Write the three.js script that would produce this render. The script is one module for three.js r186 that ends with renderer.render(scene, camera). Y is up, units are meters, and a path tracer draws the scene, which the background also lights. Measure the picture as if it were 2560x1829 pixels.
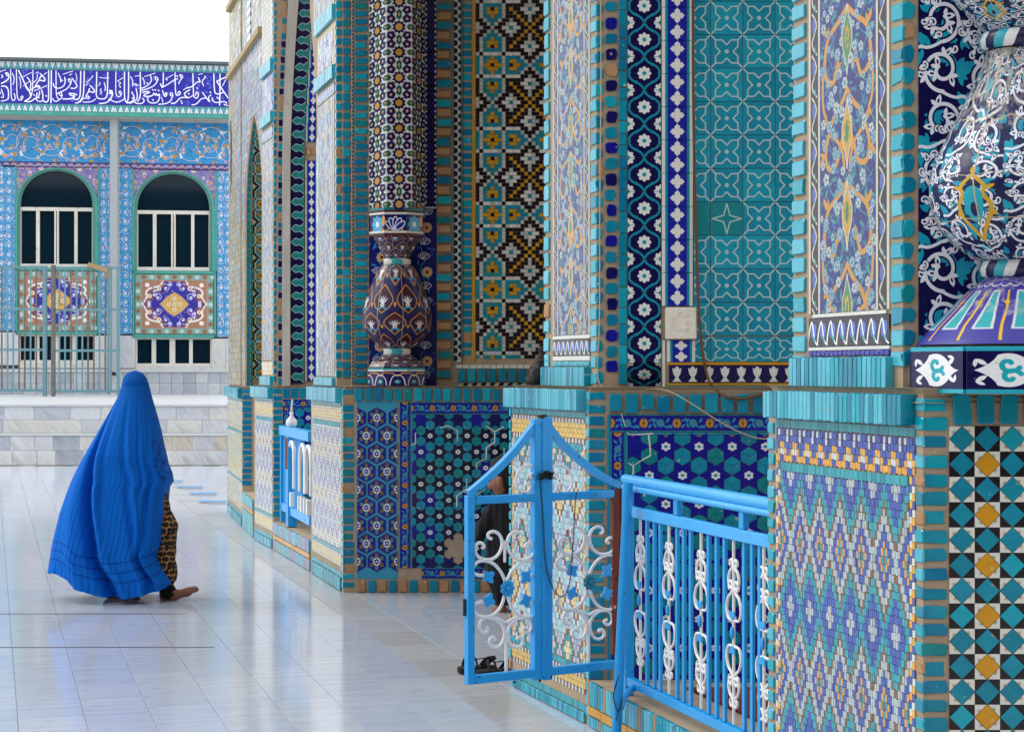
import * as THREE from 'three';
import { mergeGeometries, mergeVertices, toCreasedNormals } from 'three/addons/utils/BufferGeometryUtils.js';
import { MarchingCubes } from 'three/addons/objects/MarchingCubes.js';
import { RoundedBoxGeometry } from 'three/addons/geometries/RoundedBoxGeometry.js';
import { ImprovedNoise } from 'three/addons/math/ImprovedNoise.js';

// ---------------------------------------------------------------- camera, sky, sun, exposure
const scene = new THREE.Scene();
const camera = new THREE.PerspectiveCamera(22.99, 2560 / 1829, 0.1, 400);
camera.position.set(0, 1.6, 0);
camera.rotation.x = Math.atan(10.5 / 4500);
scene.add(camera);
const renderer = new THREE.WebGLRenderer({ antialias: true });
renderer.toneMapping = THREE.LinearToneMapping;
renderer.toneMappingExposure = 1.68;
renderer.shadowMap.enabled = true;

const noise3 = new ImprovedNoise();
{ // a closed, pale overcast sky
  const W = 256, H = 128, data = new Float32Array(W * H * 4);
  for (let j = 0; j < H; j++) for (let i = 0; i < W; i++) {
    const a = (i / W) * Math.PI * 2, up = ((j + 0.5) / H - 0.5) * Math.PI;
    const x = Math.cos(a) * Math.cos(up), y = Math.sin(up), z = Math.sin(a) * Math.cos(up);
    const n = noise3.noise(x * 2.2 + 5, y * 4 + 1, z * 2.2) * 0.04 + noise3.noise(x * 6, y * 9, z * 6 + 3) * 0.02;
    const k = y < -0.02 ? 0.45 : 0.93 + n, o = (j * W + i) * 4;
    data[o] = k * 0.93; data[o + 1] = k * 0.975; data[o + 2] = k * 1.02; data[o + 3] = 1;
  }
  const sky = new THREE.DataTexture(data, W, H, THREE.RGBAFormat, THREE.FloatType);
  sky.mapping = THREE.EquirectangularReflectionMapping; sky.magFilter = sky.minFilter = THREE.LinearFilter;
  sky.wrapS = THREE.RepeatWrapping; sky.needsUpdate = true;
  scene.background = sky; scene.environment = sky;
}
const sun = new THREE.DirectionalLight(0xfff3e2, 0.75);
sun.position.set(-22, 20, -20); sun.target.position.set(0, 0, -12);
sun.castShadow = true; sun.shadow.radius = 34;
Object.assign(sun.shadow.camera, { left: -30, right: 30, top: 30, bottom: -30, near: 1, far: 90 });
scene.add(sun, sun.target);

// ---------------------------------------------------------------- helpers
let seed = 7;
const rnd = () => { seed = (seed + 0x6d2b79f5) | 0; let t = Math.imul(seed ^ (seed >>> 15), 1 | seed); t = (t + Math.imul(t ^ (t >>> 7), 61 | t)) ^ t; return ((t ^ (t >>> 14)) >>> 0) / 4294967296; };
const rr = (a, b) => a + (b - a) * rnd();
const pick = (l) => l[Math.floor(rnd() * l.length)];
const FOC = 4500, HOR = 925, CX = 1280, EYE = 1.6;
const at = (x, y, Z) => new THREE.Vector3((x - CX) * Z / FOC, EYE - (y - HOR) * Z / FOC, -Z);
const hgt = (y, Z) => EYE - (y - HOR) * Z / FOC;
const lin = (hex) => new THREE.Color(hex);
const used = new Map();
const numbered = (n) => { const k = used.get(n) || 0; used.set(n, k + 1); return k ? n + '_' + String(k).padStart(3, '0') : n; };
function thing(name, label, category, pos = [0, 0, 0], group) {
  const o = new THREE.Group(); o.name = numbered(name); o.position.set(...pos); scene.add(o);
  o.userData = { label, category }; if (group) o.userData.group = group;
  return o;
}
function tag(o, label, category, group) { o.name = numbered(o.name); o.userData.label = label; o.userData.category = category; if (group) o.userData.group = group; scene.add(o); return o; }
function part(parent, name, geo, mat, x = 0, y = 0, z = 0) {
  const m = new THREE.Mesh(geo, mat); m.name = name; m.position.set(x, y, z); m.castShadow = m.receiveShadow = true; parent.add(m); return m;
}

// a vertical plane through two plan points given as (picture column, distance); local x runs along it, y is up, z is out of the wall
class Face {
  constructor(xl, Zl, xr, Zr) {
    this.L = [(xl - CX) * Zl / FOC, Zl]; const R = [(xr - CX) * Zr / FOC, Zr]; this.R = R;
    const dx = R[0] - this.L[0], dz = R[1] - this.L[1]; this.len = Math.hypot(dx, dz); this.u = [dx / this.len, dz / this.len];
    this.th = Math.atan2(this.u[1], this.u[0]);
  }
  s(px) { const k = (px - CX) / FOC; return (k * this.L[1] - this.L[0]) / (this.u[0] - k * this.u[1]); }
  Z(px) { return this.L[1] + this.s(px) * this.u[1]; }
  h(px, py) { return EYE - (py - HOR) * this.Z(px) / FOC; }
  place(o, base = [0, 0, 0]) { o.position.set(this.L[0] - base[0], -base[1], -this.L[1] - base[2]); o.rotation.y = this.th; return o; }
}

// ---- polygon tiles: straight sides, a chamfer and a front; no back
function prism(poly, t, b = 0.0015, uv = null, off = [0, 0]) {
  let x0 = 1e9, x1 = -1e9, y0 = 1e9, y1 = -1e9;
  for (const [x, y] of poly) { x0 = Math.min(x0, x); x1 = Math.max(x1, x); y0 = Math.min(y0, y); y1 = Math.max(y1, y); }
  const mx = (x0 + x1) / 2, my = (y0 + y1) / 2, fx = Math.max(0.3, 1 - 2 * b / (x1 - x0)), fy = Math.max(0.3, 1 - 2 * b / (y1 - y0));
  const A = poly.map(([x, y]) => [x, y, 0]), B = poly.map(([x, y]) => [x, y, t - b]), C = poly.map(([x, y]) => [mx + (x - mx) * fx, my + (y - my) * fy, t]);
  const pos = [], tex = [], U = (p) => uv === 'unit' ? [(p[0] - x0) / (x1 - x0), (p[1] - y0) / (y1 - y0)] : [p[0] * 2 + off[0], p[1] * 2 + off[1]];
  const tri = (p, q, r) => { for (const v of [p, q, r]) { pos.push(...v); tex.push(...U(v)); } };
  const n = poly.length;
  for (let i = 0; i < n; i++) {
    const j = (i + 1) % n;
    tri(A[i], A[j], B[j]); tri(A[i], B[j], B[i]);
    if (b > 0) { tri(B[i], B[j], C[j]); tri(B[i], C[j], C[i]); }
  }
  for (const [a, c, d] of THREE.ShapeUtils.triangulateShape(C.map((p) => new THREE.Vector2(p[0], p[1])), [])) tri(C[a], C[c], C[d]);
  const g = new THREE.BufferGeometry();
  g.setAttribute('position', new THREE.Float32BufferAttribute(pos, 3)); g.setAttribute('uv', new THREE.Float32BufferAttribute(tex, 2));
  g.computeVertexNormals(); return g;
}
const rect = (w, h) => [[-w / 2, -h / 2], [w / 2, -h / 2], [w / 2, h / 2], [-w / 2, h / 2]];
const ngon = (n, r, a0 = 0) => Array.from({ length: n }, (_, i) => [r * Math.cos(a0 + i / n * 2 * Math.PI), r * Math.sin(a0 + i / n * 2 * Math.PI)]);
const star = (n, r, q, a0 = 0) => Array.from({ length: 2 * n }, (_, i) => { const a = a0 + i / n * Math.PI, k = i % 2 ? q : r; return [k * Math.cos(a), k * Math.sin(a)]; });
function roundRect(w, h, r, j = 0) { // eight corners, a little uneven, now and then one knocked off
  const x = w / 2, y = h / 2, J = () => rr(-j, j), chip = j > 0.0013 && rnd() < 0.35 ? Math.floor(rnd() * 4) : -1;
  return [[-x + r, -y], [x - r, -y], [x, -y + r], [x, y - r], [x - r, y], [-x + r, y], [-x, y - r], [-x, -y + r]].map(([a, b], i) => { const k = (i >> 1) === chip ? 0.8 : 1; return [a * k + J(), b * (k === 1 ? 1 : rr(0.62, 0.9)) + J()]; });
}
const bcache = new Map();
function brickGeo(w, h, t = 0.012, r = 0.006, j = 0.0012, b = 0.0025) {
  w = Math.round(w * 1000) / 1000; h = Math.round(h * 1000) / 1000;
  const v = Math.floor(rnd() * 6), key = [w, h, t, r, j, v].join();
  if (!bcache.has(key)) bcache.set(key, prism(roundRect(w, h, Math.min(r, w / 3, h / 3), j), t, b, null, [rnd(), rnd()]));
  return bcache.get(key);
}
const ucache = new Map();
function unitTile(w, h, t = 0.008) { const key = [w.toFixed(4), h.toFixed(4), t].join(); if (!ucache.has(key)) ucache.set(key, prism(rect(w, h), t, 0.0012, 'unit')); return ucache.get(key); }

// collects many small pieces in one coloured mesh
class Heap {
  constructor() { this.p = []; this.n = []; this.c = []; this.t = []; }
  quad(a, b, c, d, col) { this.tri(a, b, c, col); this.tri(a, c, d, col); }
  tri(a, b, c, col) {
    const ux = b[0] - a[0], uy = b[1] - a[1], uz = b[2] - a[2], vx = c[0] - a[0], vy = c[1] - a[1], vz = c[2] - a[2];
    let nx = uy * vz - uz * vy, ny = uz * vx - ux * vz, nz = ux * vy - uy * vx; const l = Math.hypot(nx, ny, nz) || 1; nx /= l; ny /= l; nz /= l;
    for (const v of [a, b, c]) { this.p.push(v[0], v[1], v[2]); this.n.push(nx, ny, nz); this.c.push(col.r, col.g, col.b); this.t.push(v[0] * 3, v[1] * 3); }
  }
  box(x0, x1, y0, y1, z0, z1, col) { // front, sides
    const q = (a, b, c, d) => this.quad(a, b, c, d, col);
    q([x0, y0, z1], [x1, y0, z1], [x1, y1, z1], [x0, y1, z1]);
    q([x0, y0, z0], [x0, y0, z1], [x0, y1, z1], [x0, y1, z0]); q([x1, y0, z1], [x1, y0, z0], [x1, y1, z0], [x1, y1, z1]);
    q([x0, y1, z1], [x1, y1, z1], [x1, y1, z0], [x0, y1, z0]); q([x0, y0, z0], [x1, y0, z0], [x1, y0, z1], [x0, y0, z1]);
  }
  poly(pts, z0, z1, col) {
    const n = pts.length;
    for (let i = 0; i < n; i++) { const [a, b] = pts[i], [c, d] = pts[(i + 1) % n]; this.quad([a, b, z0], [c, d, z0], [c, d, z1], [a, b, z1], col); }
    for (const [a, b, c] of THREE.ShapeUtils.triangulateShape(pts.map((p) => new THREE.Vector2(p[0], p[1])), [])) this.tri([...pts[a], z1], [...pts[b], z1], [...pts[c], z1], col);
  }
  geo() {
    const g = new THREE.BufferGeometry(), S = (n, a, k) => g.setAttribute(n, new THREE.Float32BufferAttribute(a, k));
    S('position', this.p, 3); S('normal', this.n, 3); S('color', this.c, 3); S('uv', this.t, 2); return g;
  }
}
const boxAt = (x0, x1, y0, y1, z0, z1) => new THREE.BoxGeometry(x1 - x0, y1 - y0, z1 - z0).translate((x0 + x1) / 2, (y0 + y1) / 2, (z0 + z1) / 2);
function metreUV(g, k = 1) { // planar uv in metres from the dominant normal
  const p = g.attributes.position, n = g.attributes.normal, t = [];
  for (let i = 0; i < p.count; i++) {
    const ax = Math.abs(n.getX(i)), ay = Math.abs(n.getY(i)), az = Math.abs(n.getZ(i)), x = p.getX(i), y = p.getY(i), z = p.getZ(i);
    if (ay > ax && ay > az) t.push(x * k, z * k); else if (ax > az) t.push(z * k, y * k); else t.push(x * k, y * k);
  }
  g.setAttribute('uv', new THREE.Float32BufferAttribute(t, 2)); return g;
}
const tube = (pts, r, seg = 40, rad = 7, closed = false) => new THREE.TubeGeometry(new THREE.CatmullRomCurve3(pts, closed), seg, r, rad, closed);
// ---------------------------------------------------------------- textures
function canvasTex(w, h, draw, { repeat = true, srgb = true } = {}) {
  const c = document.createElement('canvas'); c.width = w; c.height = h; const x = c.getContext('2d');
  x.lineCap = x.lineJoin = 'round'; draw(x, w, h);
  const t = new THREE.CanvasTexture(c); if (srgb) t.colorSpace = THREE.SRGBColorSpace;
  t.wrapS = t.wrapT = repeat ? THREE.RepeatWrapping : THREE.ClampToEdgeWrapping; t.magFilter = THREE.LinearFilter; return t;
}
function speckle(x, w, h, n, cols, r0, r1, al = 1) {
  for (let i = 0; i < n; i++) { x.globalAlpha = al * rr(0.4, 1); x.fillStyle = pick(cols); x.beginPath(); x.ellipse(rnd() * w, rnd() * h, rr(r0, r1), rr(r0, r1) * rr(0.5, 1), rnd() * 3, 0, 7); x.fill(); }
  x.globalAlpha = 1;
}
function dirt(x, w, h, k = 1) { // dust, crazing and chips on old glaze
  speckle(x, w, h, 90 * k, ['#b9a78c', '#8d7d66', '#d8d0c0'], 0.4, 1.6, 0.5);
  speckle(x, w, h, 16 * k, ['#c9b493', '#a58f72'], 1.5, 4, 0.55);
  for (let i = 0; i < 5 * k; i++) { x.strokeStyle = '#7d705c'; x.globalAlpha = 0.4; x.lineWidth = rr(0.5, 1.3); let a = rnd() * w, b = rnd() * h; x.beginPath(); x.moveTo(a, b); for (let j = 0; j < 5; j++) { a += rr(-30, 30); b += rr(-30, 30); x.lineTo(a, b); } x.stroke(); }
  x.globalAlpha = 1;
}
function glazeTex(hex, alt, chip = '#b59c7c', n = 18) {
  return canvasTex(256, 256, (x, w, h) => {
    x.fillStyle = hex; x.fillRect(0, 0, w, h);
    for (let i = 0; i < 120; i++) { x.globalAlpha = rr(0.05, 0.16); x.fillStyle = pick(alt); x.beginPath(); x.ellipse(rnd() * w, rnd() * h, rr(8, 46), rr(8, 40), rnd() * 3, 0, 7); x.fill(); }
    x.globalAlpha = 1; speckle(x, w, h, 60, alt, 0.6, 2.2, 0.5); speckle(x, w, h, n, [chip, chip, '#d8cdbb'], 0.8, 3.2, 0.9); speckle(x, w, h, n * 0.3, [chip, '#c4b69c'], 2.5, 6.5, 0.85);
  });
}
const bumpTex = canvasTex(256, 256, (x, w, h) => {
  x.fillStyle = '#808080'; x.fillRect(0, 0, w, h);
  for (let i = 0; i < 260; i++) { x.globalAlpha = 0.12; x.fillStyle = pick(['#fff', '#000']); x.beginPath(); x.ellipse(rnd() * w, rnd() * h, rr(4, 26), rr(4, 26), 0, 0, 7); x.fill(); }
  x.globalAlpha = 1; speckle(x, w, h, 300, ['#fff', '#000'], 0.5, 2, 0.2);
}, { srgb: false });
const roughTex = canvasTex(256, 256, (x, w, h) => {
  x.fillStyle = '#9a9a9a'; x.fillRect(0, 0, w, h);
  for (let i = 0; i < 200; i++) { x.globalAlpha = 0.25; x.fillStyle = pick(['#fff', '#555', '#777']); x.beginPath(); x.ellipse(rnd() * w, rnd() * h, rr(4, 30), rr(4, 22), rnd() * 3, 0, 7); x.fill(); }
}, { srgb: false });
const glazeMat = (map, rough = 0.3, bump = 0.0012) => new THREE.MeshPhysicalMaterial({ specularIntensity: 0.7, map, roughness: rough, roughnessMap: roughTex, bumpMap: bumpTex, bumpScale: bump });
const plain = (hex, rough = 0.6, extra = {}) => new THREE.MeshStandardMaterial({ color: hex, roughness: rough, ...extra });
const teals = [['#04809c', ['#036d88', '#0a90a8', '#057890']], ['#0588a4', ['#067a90', '#129eb2', '#057496']], ['#03729a', ['#036086', '#0885a6', '#06738a']], ['#0c9cb4', ['#088aa0', '#22aec0', '#0a929e']]].map(([a, b]) => glazeMat(glazeTex(a, b), 0.3));
const greenTeal = glazeMat(glazeTex('#077f86', ['#066c74', '#129092']), 0.3);
const cyan = glazeMat(glazeTex('#45aec4', ['#3aa0b8', '#66c0cf', '#52b4ca', '#3f9fc0']), 0.28);
const navy = glazeMat(glazeTex('#0d0f55', ['#080a3a', '#15186e', '#0a0b45'], '#c8bfa8', 5), 0.26);
const cobalt = glazeMat(glazeTex('#0f148a', ['#0b1074', '#161f9e', '#0e1580'], '#d8d0c0', 5), 0.26);
const white = glazeMat(glazeTex('#d6d8d4', ['#c5c5bd', '#e2e4e2', '#cfcabb'], '#9c8f78', 9), 0.35);
const yellow = glazeMat(glazeTex('#c98f1c', ['#b47c12', '#dba52f', '#c48616'], '#8a6a3a', 9), 0.35);
const black = glazeMat(glazeTex('#16121c', ['#0d0a12', '#231d28', '#1c1520'], '#8f8676', 7), 0.3);
const purple = glazeMat(glazeTex('#3b3aa0', ['#2c2b85', '#4d4cb4']), 0.3);
const tanBrick = new THREE.MeshStandardMaterial({ map: glazeTex('#a9825f', ['#96704e', '#ba946f', '#a07a58', '#b58c6c'], '#d0b598', 25), roughness: 0.95, bumpMap: bumpTex, bumpScale: 0.004 });
const mortarTex = canvasTex(512, 512, (x, w, h) => {
  x.fillStyle = '#a3917c'; x.fillRect(0, 0, w, h);
  for (let i = 0; i < 500; i++) { x.globalAlpha = rr(0.04, 0.16); x.fillStyle = pick(['#8b7860', '#c2b299', '#b7a284', '#94866f', '#b09a86']); x.beginPath(); x.ellipse(rnd() * w, rnd() * h, rr(4, 50), rr(4, 40), rnd() * 3, 0, 7); x.fill(); }
  speckle(x, w, h, 2500, ['#7a6852', '#d4c6ad', '#9a866c', '#c9b79a'], 0.5, 2.2, 0.5);
});
const mortar = new THREE.MeshStandardMaterial({ map: mortarTex, roughness: 1, bumpMap: bumpTex, bumpScale: 0.01 });
const plasterTex = canvasTex(512, 512, (x, w, h) => {
  x.fillStyle = '#b6b2ab'; x.fillRect(0, 0, w, h);
  for (let i = 0; i < 400; i++) { x.globalAlpha = rr(0.05, 0.2); x.fillStyle = pick(['#9a968f', '#cbc5ba', '#a5a19c', '#bfb5a2']); x.beginPath(); x.ellipse(rnd() * w, rnd() * h, rr(3, 16), rr(10, 90), rr(-0.2, 0.2), 0, 7); x.fill(); }
  speckle(x, w, h, 900, ['#6f6a62', '#cfc8bc'], 0.5, 2, 0.5);
});
const plaster = new THREE.MeshStandardMaterial({ map: plasterTex, roughness: 1, bumpMap: bumpTex, bumpScale: 0.006 });
const whitePlaster = new THREE.MeshStandardMaterial({ color: '#f0ece4', map: glazeTex('#f2efe8', ['#e4dfd4', '#ffffff']), roughness: 0.9, bumpMap: bumpTex, bumpScale: 0.004 });
const heapMat = new THREE.MeshPhysicalMaterial({ specularIntensity: 0.7, vertexColors: true, roughness: 0.32, roughnessMap: roughTex, bumpMap: bumpTex, bumpScale: 0.0008 });
const heapMatt = new THREE.MeshStandardMaterial({ vertexColors: true, roughness: 0.85 });
const tealOf = () => { const r = rnd(); return r < 0.06 ? greenTeal : r < 0.4 ? teals[0] : r < 0.65 ? teals[1] : r < 0.85 ? teals[2] : teals[3]; };

// ---- painted ornament
function spiral(x, cx, cy, r0, r1, a0, a1, col, wd, rim) {
  const path = () => { x.beginPath(); for (let i = 0; i <= 48; i++) { const f = i / 48, r = r0 + (r1 - r0) * f, a = a0 + (a1 - a0) * f; x.lineTo(cx + r * Math.cos(a), cy + r * Math.sin(a)); } x.stroke(); };
  if (rim) { x.strokeStyle = rim; x.lineWidth = wd * 2; path(); }
  x.strokeStyle = col; x.lineWidth = wd; path();
}
function flower(x, cx, cy, r, n, petal, mid, rim, a0 = 0) {
  for (let i = 0; i < n; i++) {
    const a = a0 + i / n * 6.283; x.beginPath(); x.ellipse(cx + Math.cos(a) * r * 0.62, cy + Math.sin(a) * r * 0.62, r * 0.42, r * 0.3 * Math.min(1.4, 8 / n), a, 0, 7);
    if (rim) { x.strokeStyle = rim; x.lineWidth = r * 0.16; x.stroke(); } x.fillStyle = petal; x.fill();
  }
  x.beginPath(); x.arc(cx, cy, r * 0.32, 0, 7); x.fillStyle = mid; x.fill();
}
function leaf(x, cx, cy, l, a, col, wd = 0.34) {
  x.save(); x.translate(cx, cy); x.rotate(a); x.beginPath(); x.moveTo(0, 0); x.quadraticCurveTo(l * 0.5, -l * wd, l, 0); x.quadraticCurveTo(l * 0.5, l * wd, 0, 0); x.fillStyle = col; x.fill(); x.restore();
}
function lotus(x, cx, cy, r, col, rim) { // a many-petalled palmette
  for (const a of [-2.5, -2.05, -1.57, -1.09, -0.64]) { x.beginPath(); x.ellipse(cx + Math.cos(a) * r * 0.6, cy + Math.sin(a) * r * 0.6 + r * 0.3, r * 0.5, r * 0.19, a, 0, 7); x.strokeStyle = col; x.lineWidth = r * 0.2; x.stroke(); if (rim) { x.fillStyle = rim; x.fill(); } }
}
const mirror = (x, w, f) => { f(); x.save(); x.translate(w, 0); x.scale(-1, 1); f(); x.restore(); };
function curve(x, pts, col, wd) { x.strokeStyle = col; x.lineWidth = wd; x.beginPath(); x.moveTo(pts[0], pts[1]); for (let i = 2; i < pts.length - 3; i += 2) x.quadraticCurveTo(pts[i], pts[i + 1], (pts[i] + pts[i + 2]) / 2, (pts[i + 1] + pts[i + 3]) / 2); x.lineTo(pts[pts.length - 2], pts[pts.length - 1]); x.stroke(); }

// tall arabesque of the piers: dark border with a white vine, cobalt field with ochre scrolls, green and yellow cartouches
const arabesque = canvasTex(512, 1024, (x, w, h) => {
  x.fillStyle = '#e6e6e0'; x.fillRect(0, 0, w, h); x.fillStyle = '#2a2735'; x.fillRect(14, 0, w - 28, h);
  for (const s of [0, 1]) for (let k = 0; k < 8; k++) {
    const cx = s ? w - 40 : 40, y = k * 128; curve(x, [cx - 16, y, cx + 22, y + 32, cx, y + 64, cx - 22, y + 96, cx + 16, y + 128], '#e9ebe8', 7);
    x.fillStyle = '#5b76d8'; x.beginPath(); x.ellipse(cx - 4, y + 40, 11, 26, 0, 0, 7); x.fill(); leaf(x, cx, y + 100, 30, 1.2, '#36a7b4');
  }
  x.fillStyle = '#e6e6e0'; x.fillRect(66, 0, w - 132, h); x.fillStyle = '#1a2a8c'; x.fillRect(78, 0, w - 156, h);
  x.save(); x.beginPath(); x.rect(78, 0, w - 156, h); x.clip();
  mirror(x, w, () => {
    for (let i = 0; i < 330; i++) leaf(x, rr(84, 252), rnd() * h, rr(14, 40), rnd() * 6.3, pick(['#2f8fb0', '#3aa5b5', '#3f63c8', '#2b7fae']));
    for (let i = 0; i < 8; i++) curve(x, [90 + rr(0, 60), i * 128, 150, i * 128 + 40, 190 + rr(-20, 40), i * 128 + 90, 120, i * 128 + 130], '#3f9cc0', 4);
    for (let k = 0; k < 2; k++) {
      const y = k * 512, O = '#e2a63a';
      curve(x, [256, y + 20, 200, y + 60, 130, y + 90, 110, y + 150, 110, y + 210, 170, y + 240, 190, y + 190], O, 17);
      curve(x, [110, y + 150, 96, y + 210, 98, y + 300, 120, y + 330], O, 14);
      curve(x, [256, y + 260, 226, y + 300, 170, y + 330, 140, y + 380, 112, y + 430, 130, y + 490, 190, y + 480, 210, y + 430], O, 17);
      curve(x, [140, y + 380, 190, y + 400, 230, y + 440, 240, y + 500], O, 14);
      for (const [fx, fy, a] of [[190, 190, -1.2], [120, 330, 1.2], [210, 430, -1], [150, 372, -2.4], [112, 440, 2.4], [128, 92, -2.2]]) { leaf(x, fx, y + fy, 46, a, O, 0.4); leaf(x, fx, y + fy, 34, a + 0.9, O, 0.4); }
      for (let i = 0; i < 38; i++) { const fx = rr(90, 244), fy = y + (i + rnd()) * 13.2; flower(x, fx, fy, rr(10, 19), pick([6, 7, 5]), pick(['#d7e6ea', '#a9d0e2', '#c4dce6', '#8fc4dc']), '#3f9fb9', '#2a3aa8', rnd()); }
    }
  });
  for (const [y, c1, c2] of [[110, '#4f9d68', '#dba33a'], [384, '#dfae35', '#6fa03c'], [622, '#dfae35', '#5f9a3f'], [896, '#4f9d68', '#e0c04a']]) {
    x.fillStyle = c1; x.beginPath(); x.moveTo(256, y - 96); x.quadraticCurveTo(264, y - 60, 286, y - 20); x.quadraticCurveTo(294, y + 20, 266, y + 64); x.lineTo(256, y + 110); x.lineTo(246, y + 64); x.quadraticCurveTo(218, y + 20, 226, y - 20); x.quadraticCurveTo(248, y - 60, 256, y - 96); x.fill();
    x.strokeStyle = '#e8e9e0'; x.lineWidth = 5; x.stroke(); x.fillStyle = c2; x.beginPath(); x.ellipse(256, y, 12, 34, 0, 0, 7); x.fill(); x.fillStyle = '#2f7f86'; x.beginPath(); x.ellipse(256, y + 8, 5, 26, 0, 0, 7); x.fill(); for (let q = 0; q < 14; q++) leaf(x, 256 + rr(-26, 26), y + rr(-30, 40), 16, rnd() * 6, pick(['#8fb04a', '#e8d060', '#3f8a5a']));
  }
  x.restore(); dirt(x, w, h, 2);
  x.strokeStyle = '#6a6055'; x.globalAlpha = 0.5; x.lineWidth = 1.5; for (let y = 0; y < h; y += 171) { x.beginPath(); x.moveTo(0, y); x.lineTo(w, y + rr(-6, 6)); x.stroke(); } x.globalAlpha = 1;
});
const guilloche = canvasTex(512, 128, (x, w, h) => {
  x.fillStyle = '#2a2735'; x.fillRect(0, 0, w, h);
  for (let k = 0; k < 8; k++) { const o = k * 64; x.fillStyle = '#4f6fd0'; x.beginPath(); x.ellipse(o + 34, 58, 17, 34, 0.15, 0, 7); x.fill(); curve(x, [o - 4, 112, o + 2, 70, o + 14, 30, o + 24, 10, o + 34, 70, o + 44, 108, o + 60, 118], '#e6e8e4', 8); leaf(x, o + 44, 110, 34, -1.9, '#3ba9b5'); }
  dirt(x, w, h);
});
// dark blue ground with white spirals and turquoise leaves (behind and on the large vase)
function blueScroll(x, w, h) {
  x.fillStyle = '#0d0e48'; x.fillRect(0, 0, w, h);
  for (let i = 0; i < 46; i++) { const cx = rnd() * w, cy = rnd() * h, a = rnd() * 6.3, c = pick(['#149cb4', '#1891b4', '#0f9ab8']); for (const q of [0, 0.7, -0.7, 1.4]) leaf(x, cx, cy, rr(54, 100), a + q, c, 0.4); }
  for (let r = 0; r < 4; r++) for (let c = 0; c < 2; c++) {
    const cx = w * (0.26 + 0.48 * c), cy = h * (0.13 + 0.25 * r) + c * 50, d = (r + c) % 2 ? 1 : -1;
    spiral(x, cx, cy, 112, 24, 1.5, 1.5 + d * 8.6, '#dfe2ee', 20, '#0d0e48'); curve(x, [cx, cy + 112, cx + d * 70, cy + 150, cx + d * 130, cy + 130, cx + d * 170, cy + 180], '#dfe2ee', 17);
    for (const k of [0.15, 0.4, 0.62, 0.85, 1]) { const a = 1.5 + d * 8.6 * k, q = 112 - 88 * k, px = cx + q * Math.cos(a), py = cy + q * Math.sin(a); leaf(x, px, py, 62, a + 0.7, '#e4e6f0', 0.5); leaf(x, px, py, 46, a - 0.5, '#e4e6f0', 0.5); x.fillStyle = '#12155c'; x.beginPath(); x.ellipse(px + 26 * Math.cos(a + 0.7), py + 26 * Math.sin(a + 0.7), 12, 6, a + 0.7, 0, 7); x.fill(); }
  }
  for (let i = 0; i < 30; i++) { const px = rnd() * w, py = rnd() * h, a = rnd() * 6.3; spiral(x, px, py, rr(22, 34), 6, a, a + (i % 2 ? 4.5 : -4.5), '#dfe2ee', 10, '#0d0e48'); leaf(x, px, py, 40, a, '#e4e6f0', 0.5); }
  dirt(x, w, h, 2);
}
const blueScrollTex = canvasTex(512, 1024, blueScroll);
const vaseTex = canvasTex(2048, 1024, (x, w, h) => { // u round the vase, v up
  const src = blueScrollTex.image; for (let a = 0; a < 7; a++) for (let b = 0; b < 2; b++) x.drawImage(src, 0, 0, 512, 1024, a * 293, b * 586, 293, 586);
  for (let k = 0; k < 4; k++) { const cx = 256 + k * 512, Yc = '#cf9f22'; curve(x, [cx, 560, cx - 60, 620, cx - 30, 670, cx - 80, 720, cx - 40, 790, cx, 860], Yc, 17); curve(x, [cx, 560, cx + 60, 620, cx + 30, 670, cx + 80, 720, cx + 40, 790, cx, 860], Yc, 17); for (const [a, b, r] of [[-70, 640, -2.5], [70, 640, -0.6], [0, 560, -1.57], [-76, 730, 2.6], [76, 730, 0.5]]) leaf(x, cx + a * 0.7, b, 44, r, Yc, 0.5); x.fillStyle = '#18a3b8'; x.beginPath(); x.ellipse(cx, 700, 40, 80, 0, 0, 7); x.fill(); x.fillStyle = '#0e0f4e'; x.beginPath(); x.ellipse(cx, 730, 16, 26, 0, 0, 7); x.fill(); }
  for (let i = 0; i < 2600; i++) { x.globalAlpha = rr(0.1, 0.5); x.fillStyle = pick(['#b9ad9b', '#cfc6b6', '#a79a88', '#9c948c']); const y = Math.pow(rnd(), 1.5) * 360; x.beginPath(); x.ellipse(rnd() * w, y, rr(6, 30), rr(4, 16), rnd() * 3, 0, 7); x.fill(); } // caked dust on the shoulder, blotchy as in the photo
  x.globalAlpha = 1; x.strokeStyle = '#b7a68c'; x.lineWidth = 6; for (let k = 0; k < 8; k++) { x.beginPath(); for (let y = 0; y <= h; y += 64) x.lineTo(k * 256 + 8 + rr(-4, 4), y); x.stroke(); }
  x.lineWidth = 4; for (const y of [330, 560, 760]) { x.beginPath(); for (let a = 0; a <= w; a += 64) x.lineTo(a, y + rr(-10, 10)); x.stroke(); }
});
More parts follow.
